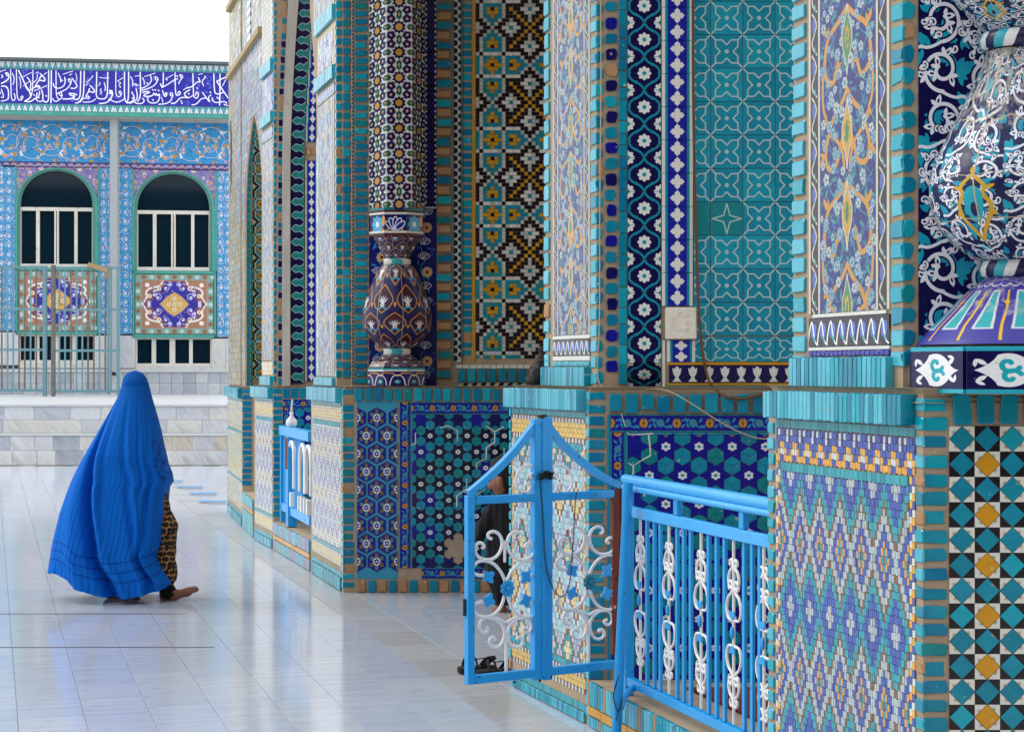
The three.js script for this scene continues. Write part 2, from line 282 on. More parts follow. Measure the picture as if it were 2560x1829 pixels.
const flareTex = canvasTex(512, 256, (x, w, h) => {
  x.fillStyle = '#3a3796'; x.fillRect(0, 0, w, h);
  for (let k = 0; k < 8; k++) { const o = k * 64 + 32; x.fillStyle = '#2aa3ac'; x.strokeStyle = '#c9cbd6'; x.lineWidth = 5; x.beginPath(); x.moveTo(o - 8, 90); x.lineTo(o + 8, 90); x.lineTo(o + 16, 190); x.lineTo(o - 16, 190); x.closePath(); x.fill(); x.stroke(); curve(x, [o + 32, 90, o + 36, 130, o + 30, 170, o + 32, 230], '#e3b02c', 5); x.fillStyle = '#e3b02c'; x.fillRect(o + 24, 60, 12, 12); }
  for (let i = 0; i < 700; i++) { x.globalAlpha = rr(0.1, 0.45); x.fillStyle = pick(['#b5ab9d', '#cdc6ba', '#9d93a0', '#a8a0b4']); x.beginPath(); x.ellipse(rnd() * w, Math.pow(rnd(), 1.7) * 150, rr(3, 14), rr(2, 8), rnd() * 3, 0, 7); x.fill(); } x.globalAlpha = 1; for (let k = 0; k < 16; k++) { x.strokeStyle = '#c9cbd6'; x.lineWidth = 4; x.beginPath(); x.arc(k * 32 + 16, 60, 16, 0, 3.14); x.stroke(); } for (let k = 0; k < 8; k++) { x.fillStyle = '#e3b02c'; x.beginPath(); star(4, 9, 4).forEach(([a, b]) => x.lineTo(k * 64 + a, 120 + b)); x.fill(); } dirt(x, w, h, 2);
});
flareTex.repeat.set(1.75, 1); const cartoucheTex = canvasTex(256, 192, (x, w, h) => {
  x.fillStyle = '#10104a'; x.fillRect(0, 0, w, h); x.fillStyle = '#2aa7be'; x.fillRect(0, 0, w, 18); x.fillRect(0, h - 18, w, 18);
  x.fillStyle = '#e6eaf0'; x.beginPath(); x.moveTo(22, 96); x.quadraticCurveTo(80, 70, 92, 34); x.quadraticCurveTo(150, 14, 186, 62); x.quadraticCurveTo(200, 90, 236, 96); x.quadraticCurveTo(200, 110, 186, 134); x.quadraticCurveTo(150, 178, 92, 158); x.quadraticCurveTo(80, 120, 22, 96); x.fill();
  spiral(x, 126, 72, 34, 8, 0.4, 5.6, '#1ea6b6', 17); spiral(x, 132, 124, 32, 8, -0.4, -5.4, '#1ea6b6', 17);
  for (const [a, b, c] of [[26, 50, 0.6], [26, 142, -0.6], [214, 46, 2.4], [214, 146, -2.4]]) { leaf(x, a, b, 44, c, '#e6eaf0', 0.4); leaf(x, a, b, 34, c + 1, '#e6eaf0', 0.4); }
  dirt(x, w, h);
}, { repeat: false });
// the slimmer vase column
const vaseFloral = canvasTex(1024, 512, (x, w, h) => {
  x.fillStyle = '#151452'; x.fillRect(0, 0, w, h);
  for (let k = 0; k < 8; k++) for (let r = 0; r < 4; r++) {
    const cx = k * 128 + (r % 2) * 64, cy = r * 128 + 64; x.fillStyle = r % 2 ? '#3a1424' : '#451a22'; x.beginPath(); x.moveTo(cx, cy - 62); x.quadraticCurveTo(cx + 62, cy - 10, cx, cy + 66); x.quadraticCurveTo(cx - 62, cy - 10, cx, cy - 62); x.fill();
    curve(x, [cx, cy - 64, cx + 56, cy - 20, cx + 50, cy + 20, cx, cy + 66], '#c8872c', 6); curve(x, [cx, cy - 64, cx - 56, cy - 20, cx - 50, cy + 20, cx, cy + 66], '#c8872c', 6);
    for (const a of [-2.4, -1.95, -1.57, -1.19, -0.74]) leaf(x, cx, cy + 18, 40, a, '#e0e2e8', 0.16); flower(x, cx, cy + 22, 12, 6, '#e0e2e8', '#b0622c'); leaf(x, cx, cy + 30, 34, 0.5, '#2d9cc0'); leaf(x, cx, cy + 30, 34, 2.6, '#2d9cc0'); leaf(x, cx + 58, cy + 8, 26, 1.2, '#d69a3a'); leaf(x, cx - 58, cy + 8, 26, 1.9, '#d69a3a');
  }
  for (let i = 0; i < 380; i++) { x.globalAlpha = rr(0.1, 0.45); x.fillStyle = pick(['#a79e92', '#bfb7aa']); x.beginPath(); x.ellipse(rnd() * w, Math.pow(rnd(), 1.8) * 130, rr(4, 20), rr(3, 10), 0, 0, 7); x.fill(); }
  x.globalAlpha = 1; dirt(x, w, h, 3); x.strokeStyle = '#a8997f'; x.lineWidth = 4; for (let k = 0; k < 8; k++) { x.beginPath(); x.moveTo(k * 128 + 40, 0); x.lineTo(k * 128 + 40 + rr(-6, 6), h); x.stroke(); }
});
const blueFloral = canvasTex(384, 1024, (x, w, h) => {
  x.fillStyle = '#17206f'; x.fillRect(0, 0, w, h);
  for (let i = 0; i < 8; i++) { curve(x, [60, i * 128 + 128, 90, i * 128 + 80, 40, i * 128 + 40, 70, i * 128], '#2b83c4', 6); curve(x, [310, i * 128 + 128, 280, i * 128 + 80, 330, i * 128 + 40, 300, i * 128], '#2b83c4', 6); curve(x, [190, i * 128 + 128, 220, i * 128 + 64, 180, i * 128], '#2b83c4', 5); }
  for (let i = 0; i < 90; i++) leaf(x, rnd() * w, rnd() * h, rr(20, 40), rnd() * 6.3, pick(['#2f8fd0', '#2a78b8', '#3aa0c8']), 0.28);
  for (let r = 0; r < 12; r++) for (let c = 0; c < 3; c++) { const cx = 64 + c * 128 + rr(-14, 14), cy = r * 86 + (c % 2) * 43 + 20; if ((r + c) % 3 === 0) flower(x, cx, cy, 28, 10, '#d8a066', '#6a1f1a', '#e8ddc8'); else lotus(x, cx, cy, 34, '#eceef2', '#1a246f'); }
  dirt(x, w, h, 2);
});
const collarTex = canvasTex(512, 128, (x, w, h) => {
  x.fillStyle = '#17195e'; x.fillRect(0, 0, w, h); x.fillStyle = '#8fc4bc'; x.fillRect(0, 0, w, 4);
  for (let k = 0; k < 4; k++) { const o = k * 128; curve(x, [o, 110, o + 30, 40, o + 64, 100, o + 100, 40, o + 128, 110], '#c8892f', 6); flower(x, o + 32, 66, 24, 8, '#49a9cf', '#e8e8e8'); lotus(x, o + 96, 72, 30, '#e6e8ec', '#1c2a80'); leaf(x, o + 60, 40, 34, 1.6, '#d8943a', 0.45); }
  dirt(x, w, h);
});
const chevronTex = canvasTex(256, 64, (x, w, h) => { for (let k = -1; k < 8; k++) { x.fillStyle = ['#d8d8d2', '#6a2a2a', '#d8d8d2', '#35a0a8'][(k + 4) % 4]; x.beginPath(); x.moveTo(k * 32, 0); x.lineTo(k * 32 + 32, 0); x.lineTo(k * 32 + 54, 32); x.lineTo(k * 32 + 32, 64); x.lineTo(k * 32, 64); x.lineTo(k * 32 + 22, 32); x.fill(); } dirt(x, w, h); });
const plinthTex = canvasTex(256, 192, (x, w, h) => {
  x.fillStyle = '#191a5e'; x.fillRect(0, 0, w, h); x.fillStyle = '#d9dad6'; x.fillRect(0, 22, w, 16); x.fillStyle = '#1f8f95'; x.fillRect(0, 0, w, 22);
  for (let k = 0; k < 2; k++) { const o = k * 128; curve(x, [o, 60, o + 30, 50, o + 64, 100, o + 100, 50, o + 128, 60], '#c98a2e', 12); curve(x, [o + 10, 192, o + 20, 100, o + 64, 70, o + 108, 100, o + 118, 192], '#e2e2ea', 8); flower(x, o + 64, 150, 22, 8, '#3aa0b8', '#e8e8e8'); }
  dirt(x, w, h);
});
// single tiles
const ogeeTex = canvasTex(256, 256, (x, w, h) => {
  x.fillStyle = '#0b0a45'; x.fillRect(0, 0, w, h);
  const line = (c, d) => { x.strokeStyle = c; x.lineWidth = d; for (const s of [1, -1]) { x.beginPath(); x.moveTo(128, -6); x.quadraticCurveTo(128 + s * 12, 40, 128 + s * 64, 58); x.quadraticCurveTo(128 + s * 128, 90, 128 + s * 114, 128); x.quadraticCurveTo(128 + s * 128, 166, 128 + s * 64, 198); x.quadraticCurveTo(128 + s * 12, 216, 128, 262); x.stroke(); } };
  line('#0f869c', 17); for (const s of [1, -1]) for (const y of [60, 196]) { x.fillStyle = '#0f869c'; x.beginPath(); x.arc(128 + s * 62, y, 12, 0, 7); x.fill(); }
  flower(x, 128, 128, 52, 8, '#d9dcd8', '#1a93a4'); for (const [a, b] of [[0, 0], [256, 0], [0, 256], [256, 256]]) flower(x, a, b, 52, 8, '#d9dcd8', '#1a93a4');
  dirt(x, w, h, 1);
}, { repeat: false });
const quatre = (x, cx, cy, r, col) => { x.fillStyle = col; x.beginPath(); for (let k = 0; k < 4; k++) { const a = k * Math.PI / 2, T = (u, v) => [cx + r * (u * Math.cos(a) - v * Math.sin(a)), cy + r * (u * Math.sin(a) + v * Math.cos(a))]; x.lineTo(...T(0.34, -0.34)); x.quadraticCurveTo(...T(0.66, -0.44), ...T(0.76, -0.2)); x.quadraticCurveTo(...T(0.86, -0.05), ...T(1, 0)); x.quadraticCurveTo(...T(0.86, 0.05), ...T(0.76, 0.2)); x.quadraticCurveTo(...T(0.66, 0.44), ...T(0.34, 0.34)); } x.fill(); };
const quatreTex = canvasTex(256, 256, (x, w, h) => {
  x.fillStyle = '#d6d6d2'; x.fillRect(0, 0, w, h); x.fillStyle = '#0f8a98'; x.fillRect(26, 0, w - 52, h); x.fillStyle = '#141f98'; x.fillRect(48, 0, w - 96, h);
  quatre(x, 128, 64, 64, '#dcdcda'); quatre(x, 128, 192, 64, '#dcdcda'); dirt(x, w, h, 1);
}, { repeat: false });
const crossTile = (base, dots) => canvasTex(256, 256, (x, w, h) => {
  x.fillStyle = base; x.fillRect(0, 0, w, h); for (let i = 0; i < 60; i++) { x.globalAlpha = 0.1; x.fillStyle = pick(['#0a94a0', '#046478', '#0d7f78']); x.beginPath(); x.ellipse(rnd() * w, rnd() * h, rr(10, 50), rr(10, 50), 0, 0, 7); x.fill(); } x.globalAlpha = 1;
  const run = (c, d, o) => { x.strokeStyle = c; x.lineWidth = d; for (let k = 0; k < 4; k++) { const q = k * Math.PI / 2, T = (u, v) => [128 + o + u * Math.cos(q) - v * Math.sin(q), 128 + o + u * Math.sin(q) + v * Math.cos(q)]; x.beginPath(); x.moveTo(...T(-126, -126)); for (const [u, v] of [[-90, -90], [-38, -90], [0, -52], [38, -90], [90, -90]]) x.lineTo(...T(u, v)); x.stroke(); } };
  run('#4a4340', 11, 2); run('#a9c4cc', 11, 0); if (dots) { x.fillStyle = '#a9bcc0'; x.beginPath(); x.arc(128, 128, 17, 0, 7); x.fill(); }
  dirt(x, w, h, 1);
}, { repeat: false });
const crossTex = [crossTile('#068cac', true), crossTile('#0584a2', true), crossTile('#0998b4', true)];
const oddTex = canvasTex(256, 256, (x, w, h) => { x.fillStyle = '#0b7f88'; x.fillRect(0, 0, w, h); x.strokeStyle = '#b7c6c6'; x.lineWidth = 9; x.beginPath(); star(4, 118, 36, 0).forEach(([a, b], i) => (i ? x.lineTo(128 + a, 128 + b) : x.moveTo(128 + a, 128 + b))); x.closePath(); x.stroke(); dirt(x, w, h); }, { repeat: false });
const tulipTex = canvasTex(256, 128, (x, w, h) => {
  x.fillStyle = '#10104e'; x.fillRect(0, 0, w, h);
  for (const o of [64, 192]) { x.fillStyle = '#d5d6d2'; x.beginPath(); x.moveTo(o - 36, 18); x.quadraticCurveTo(o - 16, 34, o - 14, 14); x.quadraticCurveTo(o, 4, o + 14, 14); x.quadraticCurveTo(o + 16, 34, o + 36, 18); x.quadraticCurveTo(o + 34, 70, o + 12, 84); x.quadraticCurveTo(o + 14, 104, o + 40, 122); x.lineTo(o - 40, 122); x.quadraticCurveTo(o - 14, 104, o - 12, 84); x.quadraticCurveTo(o - 34, 70, o - 36, 18); x.fill(); }
  dirt(x, w, h);
}, { repeat: false });
const bandTex = canvasTex(256, 128, (x, w, h) => { // cobalt border tile, ochre rosettes at its ends
  x.fillStyle = '#12128a'; x.fillRect(0, 0, w, h); x.fillStyle = '#0d7f92'; x.fillRect(0, 0, w, 8); x.fillRect(0, h - 8, w, 8);
  curve(x, [40, 46, 80, 26, 128, 64, 180, 100, 220, 82], '#2a86b6', 12); for (const [a, b, c] of [[60, 26, 0.9], [96, 100, -2.1], [200, 24, 2.2], [226, 100, 3.6], [30, 100, -0.7]]) leaf(x, a, b, 46, c, '#2a8cb4', 0.4);
  flower(x, 128, 64, 32, 8, '#258ba4', '#7a6a4a'); for (const o of [0, 256]) { x.fillStyle = '#a97826'; x.beginPath(); x.ellipse(o, 64, 30, 36, 0, 0, 7); x.fill(); flower(x, o, 64, 30, 6, '#b88a3a', '#8a4a1c'); }
  dirt(x, w, h, 1);
}, { repeat: false });
const hexTex = canvasTex(256, 256, (x, w, h) => { // pointed hexagon tile with a six-petalled bloom
  x.fillStyle = '#15138a'; x.fillRect(0, 0, w, h);
  for (let k = 0; k < 6; k++) { const a = -Math.PI / 2 + k * Math.PI / 3, c = k % 2 ? '#3d8a86' : '#6b6428'; x.save(); x.translate(128 + 70 * Math.cos(a), 128 + 70 * Math.sin(a)); x.rotate(a); x.fillStyle = '#6b5b58'; x.beginPath(); x.ellipse(6, 0, 36, 27, 0, 0, 7); x.fill(); x.fillStyle = c; x.beginPath(); x.ellipse(2, 0, 28, 18, 0, 0, 7); x.fill(); x.restore(); }
  x.fillStyle = '#dfe3ee'; x.beginPath(); x.arc(128, 128, 50, 0, 7); x.fill(); x.fillStyle = '#141280'; x.beginPath(); star(6, 48, 24, Math.PI / 6).forEach(([a, b]) => x.lineTo(128 + a, 128 + b)); x.fill(); x.fillStyle = '#cfd0f4'; x.beginPath(); x.arc(128, 128, 12, 0, 7); x.fill();
  dirt(x, w, h, 1);
}, { repeat: false });
const starTile = (base) => canvasTex(256, 256, (x, w, h) => { x.fillStyle = base; x.fillRect(0, 0, w, h); for (let k = 0; k < 6; k++) { const a = Math.PI / 2 + k * Math.PI / 3; x.fillStyle = '#dfe2e4'; x.beginPath(); x.arc(128 + 25 * Math.cos(a), 128 + 27 * Math.sin(a), 13.5, 0, 7); x.fill(); } x.fillStyle = '#24909a'; x.beginPath(); x.arc(128, 128, 14, 0, 7); x.fill(); dirt(x, w, h, 0.5); }, { repeat: false });
const starTex = ['#0b0b3c', '#0d0d84', '#08082c'].map(starTile);
const cloudTile = canvasTex(256, 256, (x, w, h) => { // teal cloud collar on navy
  x.fillStyle = '#10103f'; x.fillRect(0, 0, w, h); x.fillStyle = '#12807f'; x.strokeStyle = '#b9ccd6'; x.lineWidth = 9;
  x.beginPath(); x.moveTo(262, 6); x.quadraticCurveTo(220, 70, 160, 74); x.quadraticCurveTo(110, 30, 70, 66); x.lineTo(14, 128); x.lineTo(76, 186); x.quadraticCurveTo(112, 210, 150, 178); x.quadraticCurveTo(220, 190, 262, 250); x.fill(); x.stroke(); flower(x, 140, 128, 20, 5, '#6a6030', '#4a3a20'); leaf(x, 160, 128, 70, -0.6, '#4f5a30', 0.2); leaf(x, 160, 128, 70, 0.6, '#4f5a30', 0.2); dirt(x, w, h, 1);
}, { repeat: false });
const painted = (map, rough = 0.3) => new THREE.MeshPhysicalMaterial({ specularIntensity: 0.7, map, roughness: rough, roughnessMap: roughTex, bumpMap: bumpTex, bumpScale: 0.0008 });
const M = { arabesque: Object.assign(painted(arabesque), { color: new THREE.Color('#d9d2c6') }), guilloche: painted(guilloche), blueScroll: painted(blueScrollTex), vase: painted(vaseTex, 0.75), flare: painted(flareTex, 0.7), cartouche: painted(cartoucheTex), vaseFloral: painted(vaseFloral, 0.6), blueFloral: painted(blueFloral), collar: painted(collarTex), chevron: painted(chevronTex), plinth: painted(plinthTex), ogee: painted(ogeeTex), quatre: painted(quatreTex), cross: crossTex.map((t) => painted(t)), odd: painted(oddTex), tulip: painted(tulipTex), band: painted(bandTex), hex: painted(hexTex), star: starTex.map((t) => painted(t)), cloud: painted(cloudTile) };
// ---------------------------------------------------------------- the tiled piers
const bedMatNiche = mortar;
const C = (h) => new THREE.Color(h);
const col = { teal: C('#2b9aa8'), teal2: C('#178a9a'), blue: C('#4058a8'), deep: C('#2a2f86'), white: C('#c6cecd'), white2: C('#b7c3c8'), brown: C('#7a5648'), orange: C('#d29a58'), ochre: C('#dba63c'), ochre2: C('#c99a4a'), cream: C('#ddd2b4'), tan: C('#c9b088'), grey: C('#a7a9a6'), lav: C('#9a95b8'), green: C('#2d7d3c'), black: C('#1a1620'), pale: C('#8fbfc8') };
const shade = (c, k = 0.12) => c.clone().multiplyScalar(1 + rr(-k, k));
function wallPart(t, face, name, s0, s1, y0, y1, mat = mortar, thick = 0.035) {
  const g = metreUV(boxAt(s0, s1, y0, y1, -thick, 0)), m = new THREE.Mesh(g, mat); m.name = name; m.castShadow = m.receiveShadow = true;
  face.place(m, [t.position.x, t.position.y, t.position.z]); t.add(m); return m;
}
function shapePart(t, face, name, pts, mat, z0, z1) {
  const g = metreUV(new THREE.ExtrudeGeometry(new THREE.Shape(pts.map(([a, b]) => new THREE.Vector2(a, b))), { depth: z1 - z0, bevelEnabled: false }).translate(0, 0, z0));
  const m = new THREE.Mesh(g, mat); m.name = name; m.castShadow = m.receiveShadow = true; face.place(m, [t.position.x, t.position.y, t.position.z]); t.add(m); return m;
}
function core(t, F, W, y0, y1, name) {
  const [lx, lz] = F.L, [rx, rz] = F.R, e = 0.034, sh = new THREE.Shape([[lx + e, -lz], [rx + e, -rz - e], [rx + W, -rz - e], [lx + W, -lz]].map(([a, b]) => new THREE.Vector2(a - t.position.x, -(b - t.position.z))));
  const g = new THREE.ExtrudeGeometry(sh, { depth: y1 - y0, bevelEnabled: false }); g.rotateX(-Math.PI / 2); g.translate(0, y0, 0);
  return part(t, name, metreUV(g), mortar);
}
function brickCol(P, s0, s1, yTop, yBot, pitch, hh, mat, o = {}) {
  const w = s1 - s0, n = Math.floor((yTop - yBot) / pitch);
  for (let i = 0; i < n; i++) {
    const y = yTop - (i + 0.5) * pitch + rr(-0.0015, 0.0015), lost = o.lost && rnd() < o.lost;
    const m = part(P, o.name || 'brick', brickGeo(w * rr(0.97, 1.0), hh * rr(0.94, 1.03), o.t || 0.012, o.r || 0.006, o.j ?? 0.0014), lost ? tanBrick : mat(i), (s0 + s1) / 2 + rr(-0.0018, 0.0018) + (o.lean ? o.lean(y) : 0), y, (o.d || 0) - rr(0, 0.002));
    m.rotation.set(rr(-0.02, 0.02), rr(-0.02, 0.02), rr(-0.02, 0.02));
  }
}
function soldierRow(P, s0, s1, y0, y1, n, gap, mat, o = {}) {
  const p = (s1 - s0) / n;
  for (let i = 0; i < n; i++) {
    const m = part(P, o.name || 'soldier_tile', brickGeo(p - gap, (y1 - y0) * rr(0.96, 1), o.t || 0.012, o.r || 0.003, o.j ?? 0.001, o.b || 0.0018), mat(i), s0 + (i + 0.5) * p, (y0 + y1) / 2 + rr(-0.001, 0.001), o.d || 0);
    m.rotation.set(rr(-0.012, 0.012), rr(-0.02, 0.02), rr(-0.012, 0.012));
  }
}
function heapPart(P, name, heap, mat = heapMat) { const m = part(P, name, heap.geo(), mat); m.userData.kind = 'stuff'; return m; }
function slivers(P, name, s0, s1, yTop, yBot, w, h, fn, gap = 0.0016) {
  const H = new Heap(), nc = Math.round((s1 - s0) / w), nr = Math.round((yTop - yBot) / h); w = (s1 - s0) / nc; h = (yTop - yBot) / nr;
  for (let i = 0; i < nc; i++) for (let j = 0; j < nr; j++) {
    const c = fn(i, j, nc, nr); if (!c) continue; const x = s0 + i * w, y = yTop - (j + 1) * h + (i % 2 ? 0 : h * 0.12), e = rr(0, 0.0006);
    H.box(x + gap / 2, x + w - gap / 2, y + gap / 2, y + h - gap / 2 + rr(-0.0008, 0), 0, 0.0035 + rr(0, 0.0014) + e, shade(c, 0.1));
  }
  return heapPart(P, name, H);
}
// stepped lozenges laid in slim glazed strips
const zig = (i, j, P, A) => { const u = Math.abs(((i % P) + P) % P - P / 2 + 0.5); return j - u * A; };
function lozenge(pal, P, V, A = 2) {
  return (i, j) => { const u = Math.abs(((i + (P >> 1)) % P) - (P >> 1)), v = Math.abs((j % V) - V / 2), d = u * A + v; for (const [lim, c] of pal) if (d < lim) return c; return pal[pal.length - 1][1]; };
}
const offWhite = C('#a8b5b9');
const lozA = lozenge([[0.8, col.brown], [2, col.teal], [2.9, col.orange], [4.8, col.blue], [6.4, offWhite], [7.1, col.brown], [9.2, col.teal], [10, col.orange], [12.4, col.blue], [99, offWhite]], 11, 18, 1);
const lozB = lozenge([[1, col.pale], [2.6, C('#d8bf84')], [3.4, col.brown], [5, col.white], [6.4, col.pale], [7.2, col.lav], [9, col.white2], [9.8, col.brown], [11, col.teal], [99, C('#d8c594')]], 9, 16, 1.1);
const lozC = lozenge([[2, col.lav], [4, col.cream], [6, col.white], [8, col.lav], [10, col.white], [11, col.pale], [13, col.cream], [99, col.white2]], 8, 14, 1.2);
const yellowZig = (i, j, nc, nr) => { const d = zig(i, j, 6, 1); return d < -0.6 ? (i % 2 ? col.white : col.deep) : d < 0.6 ? col.blue : d < 2.4 ? col.ochre : (i % 6 > 1 && i % 6 < 4 ? (j === nr - 1 ? col.blue : col.white) : col.orange); };
const yellowStrip = (i, j, nc, nr) => (j === 0 || j === nr - 1 ? (i % 2 ? col.white : col.brown) : (i + j) % 2 ? C('#dcb964') : C('#cfae62'));
const yellowPale = (i, j, nc, nr) => (j === 0 || j === nr - 1 ? (i % 2 ? col.white : col.tan) : (i + j) % 3 ? C('#d8c080') : col.cream);

function dadoFront(t, F, P, o) { // ledge course, thin turquoise row, yellow zone, lozenge field, base course
  const { sa, sb, top, ledge } = o, w = o.w || 0.0165, cn = cyan;
  soldierRow(P, sa - 0.01, sb, top - ledge, top, o.n, 0.0022, () => pick([cyan, cyan, teals[3], teals[0]]), { t: 0.05, b: 0.002, d: 0 });
  let y = top - ledge - 0.006; const H = new Heap();
  const run = (y0, y1, a, b, p = 0.03) => { for (let x = a; x < b - 0.004; x += p) H.box(x, Math.min(x + p, b) - 0.0015, y0, y1, 0, 0.005 + rr(0, 0.001), shade(pick([col.teal, col.teal2, col.teal]), 0.12)); };
  run(y - 0.026, y, sa, sb); y -= 0.03;
  slivers(P, 'mosaic_zone', sa, sb, y, y - o.zone, w, 0.0225, o.zoneFn); y -= o.zone + 0.003;
  run(y - 0.028, y, sa + 0.04, sb - 0.04); y -= 0.031;
  const base = o.base || 0.05, low = base + o.zone + 0.09;
  slivers(P, 'mosaic_field', sa + 0.036, sb - 0.036, y, low, o.fw || w, o.fh || 0.0245, o.field, 0.0013);
  for (const [a, b] of [[sa, sa + 0.034], [sb - 0.034, sb]]) slivers(P, 'mosaic_border', a, b, y + 0.03, low, 0.017, 0.0235, (i, j) => (((i + Math.floor(j / 1)) % 3 === 0) ? o.edge[0] : (i + j) % 3 === 1 ? o.edge[1] : o.edge[2]));
  run(low - 0.03, low - 0.003, sa, sb); slivers(P, 'mosaic_zone', sa, sb, low - 0.033, low - 0.033 - o.zone + 0.02, w, 0.0225, o.zoneLow || o.zoneFn);
  run(base + 0.004, base + 0.036, sa, sb);
  heapPart(P, 'turquoise_course', H);
  soldierRow(P, sa, sb, 0.004, base, Math.round(o.n * 0.8), 0.003, () => pick([cyan, teals[0], teals[3]]), { t: 0.014 });
}
const D = { // plan lines of the lower stages, from near to far
  1: new Face(1923, 6.26, 2309, 5.225), 2: new Face(1278, 9.16, 1473, 8.115), 3: new Face(777, 14.29, 858, 12.95), 4: new Face(635, 17.06, 683, 16.07), 5: new Face(569, 20.5, 606, 18.43),
};
const U = { 1: new Face(1986, 6.133, 2259, 5.4), 2: new Face(1364, 8.91, 1492, 8.25), 3: new Face(791, 14.2, 841, 13.35), 4: new Face(654, 17.05, 684, 16.4), 5: new Face(571, 20.5, 613, 18.5) };
const front = (x0, Z, x1) => new Face(x0, Z, x1, Z);
const LEDGE = { 1: 1.53, 2: 1.512, 3: 1.472, 4: 1.449, 5: 1.42 };
const WALLTOP = 7;
function pierThing(i, label) { const F = D[i]; return thing('tiled_pier', label, 'pier', [F.R[0], 0, -F.R[1]], 'tiled piers of the shrine facade'); }
function ledgeTop(t, F, W, y, rise = 0.008, i = 0) { // sloping mortar weathering on top of the lower stage
  const [lx, lz] = F.L, [rx, rz] = F.R, e = i === 1 ? 0.012 : 0.004, sh = new THREE.Shape([[lx - e, -lz], [rx - e, -rz + e], [rx + W, -rz + e], [lx + W, -lz]].map(([a, b]) => new THREE.Vector2(a - t.position.x, -(b - t.position.z))));
  const g = new THREE.ExtrudeGeometry(sh, { depth: 0.008 + rise * 0.2, bevelEnabled: true, bevelThickness: rise, bevelSize: -0.02, bevelOffset: 0.0, bevelSegments: 2 }); g.rotateX(-Math.PI / 2); g.translate(0, y - rise * 0.6, 0);
  return part(t, 'ledge', metreUV(g), mortar);
}
function quoin(P, s0, s1, top, bot, pitch, hh, o = {}) { brickCol(P, s0, s1, top, bot, pitch, hh, o.mat || tealOf, { r: 0.0045, j: 0.0022, lost: 0.025, t: 0.007, ...o, ...(o.t ? { t: o.t * 0.55 } : {}) }); }
// six-pointed stars with hexagons between
function starField(P, s0, s1, y0, y1, p, cx, cy, dark, hole) {
  const R = p / 2 * 0.985, q = R / Math.sqrt(3), h = p * Math.sqrt(3) / 2, t = 0.006;
  const sg = [0, 1, 2].map(() => prism(star(6, R, q, 0), t, 0.0012, 'unit')), hr = p * 0.2887 * 0.975, hg = [0, 1, 2, 3].map((k) => { // each hexagon is set from three rhombs
    const v = ngon(6, hr, Math.PI / 6), o = k % 2; return mergeGeometries([0, 1, 2].map((q) => { const l = [[0, 0], v[(2 * q + o) % 6], v[(2 * q + o + 1) % 6], v[(2 * q + o + 2) % 6]], c = [(l[0][0] + l[2][0]) / 2, (l[0][1] + l[2][1]) / 2]; return prism(l.map(([a, b]) => [c[0] + (a - c[0]) * 0.972, c[1] + (b - c[1]) * 0.972]), t + rr(-0.0004, 0.001), 0.0008, null, [k * 0.23 + q * 0.3, k * 0.41]); })); });
  const clipped = (poly, x, y) => { // keep tiles inside the field by clipping them at its edges
    let c = poly.map(([a, b]) => [a + x, b + y]);
    const cut = (f, k, v, s) => { const out = []; for (let i = 0; i < f.length; i++) { const A = f[i], B = f[(i + 1) % f.length], a = s * (A[k] - v) >= 0, b = s * (B[k] - v) >= 0; if (a) out.push(A); if (a !== b) { const m = (v - A[k]) / (B[k] - A[k]); out.push([A[0] + (B[0] - A[0]) * m, A[1] + (B[1] - A[1]) * m]); } } return out; };
    c = cut(c, 0, s0, 1); if (c.length) c = cut(c, 0, s1, -1); if (c.length) c = cut(c, 1, y0, 1); if (c.length) c = cut(c, 1, y1, -1); return c;
  };
  const put = (name, geo, poly, x, y, mat, flat) => {
    if (hole && hole(x, y)) return;
    const e = R * 0.6, inside = x - e > s0 && x + e < s1 && y - e > y0 && y + e < y1;
    if (inside) { const m = part(P, name, geo, mat, x, y, 0); m.rotation.x = rr(-0.014, 0.014); m.rotation.y = rr(-0.014, 0.014); return; }
    const c = clipped(poly, x, y); if (c.length < 3) return; let a = 0; for (let i = 0; i < c.length; i++) { const [p1, q1] = c[i], [p2, q2] = c[(i + 1) % c.length]; a += p1 * q2 - p2 * q1; } if (Math.abs(a) < p * p * 0.01) return;
    part(P, name, prism(c, t, 0.001), flat);
  };
  const rows = Math.ceil((y1 - y0) / h) + 2, cols = Math.ceil((s1 - s0) / p) + 2;
  for (let r = -2; r < rows; r++) for (let k = -2; k < cols; k++) {
    const x = cx + (k + (((r % 2) + 2) % 2) * 0.5) * p, y = cy - r * h; if (x < s0 - p || x > s1 + p || y < y0 - p || y > y1 + p) continue;
    const v = dark && rnd() < 0.8 ? (rnd() < 0.5 ? 0 : 2) : 1; put('star_tile', sg[v], star(6, R, q, 0), x, y, M.star[v], v === 1 ? cobalt : navy);
    for (const dy of [h / 1.5 - h / 3 * 0, -(h / 1.5)]) { const m = pick([teals[1], teals[0], greenTeal, teals[1]]); if (dy > 0) put('hexagon_tile', pick(hg), ngon(6, p * 0.28, Math.PI / 6), x, y + h * 2 / 3, m, m); else put('hexagon_tile', pick(hg), ngon(6, p * 0.28, Math.PI / 6), x, y - h * 2 / 3, m, m); }
  }
}
function bandRun(P, x0, x1, y0, y1, n, vertical) { for (let i = 0; i < n; i++) { if (vertical) { const h = (y1 - y0) / n, m = part(P, 'border_tile', unitTile(h * 0.985, x1 - x0), M.band, (x0 + x1) / 2, y0 + (i + 0.5) * h, 0); m.rotation.z = Math.PI / 2; } else { const w = (x1 - x0) / n; part(P, 'border_tile', unitTile(w * 0.985, y1 - y0), M.band, x0 + (i + 0.5) * w, (y0 + y1) / 2, 0); } } }
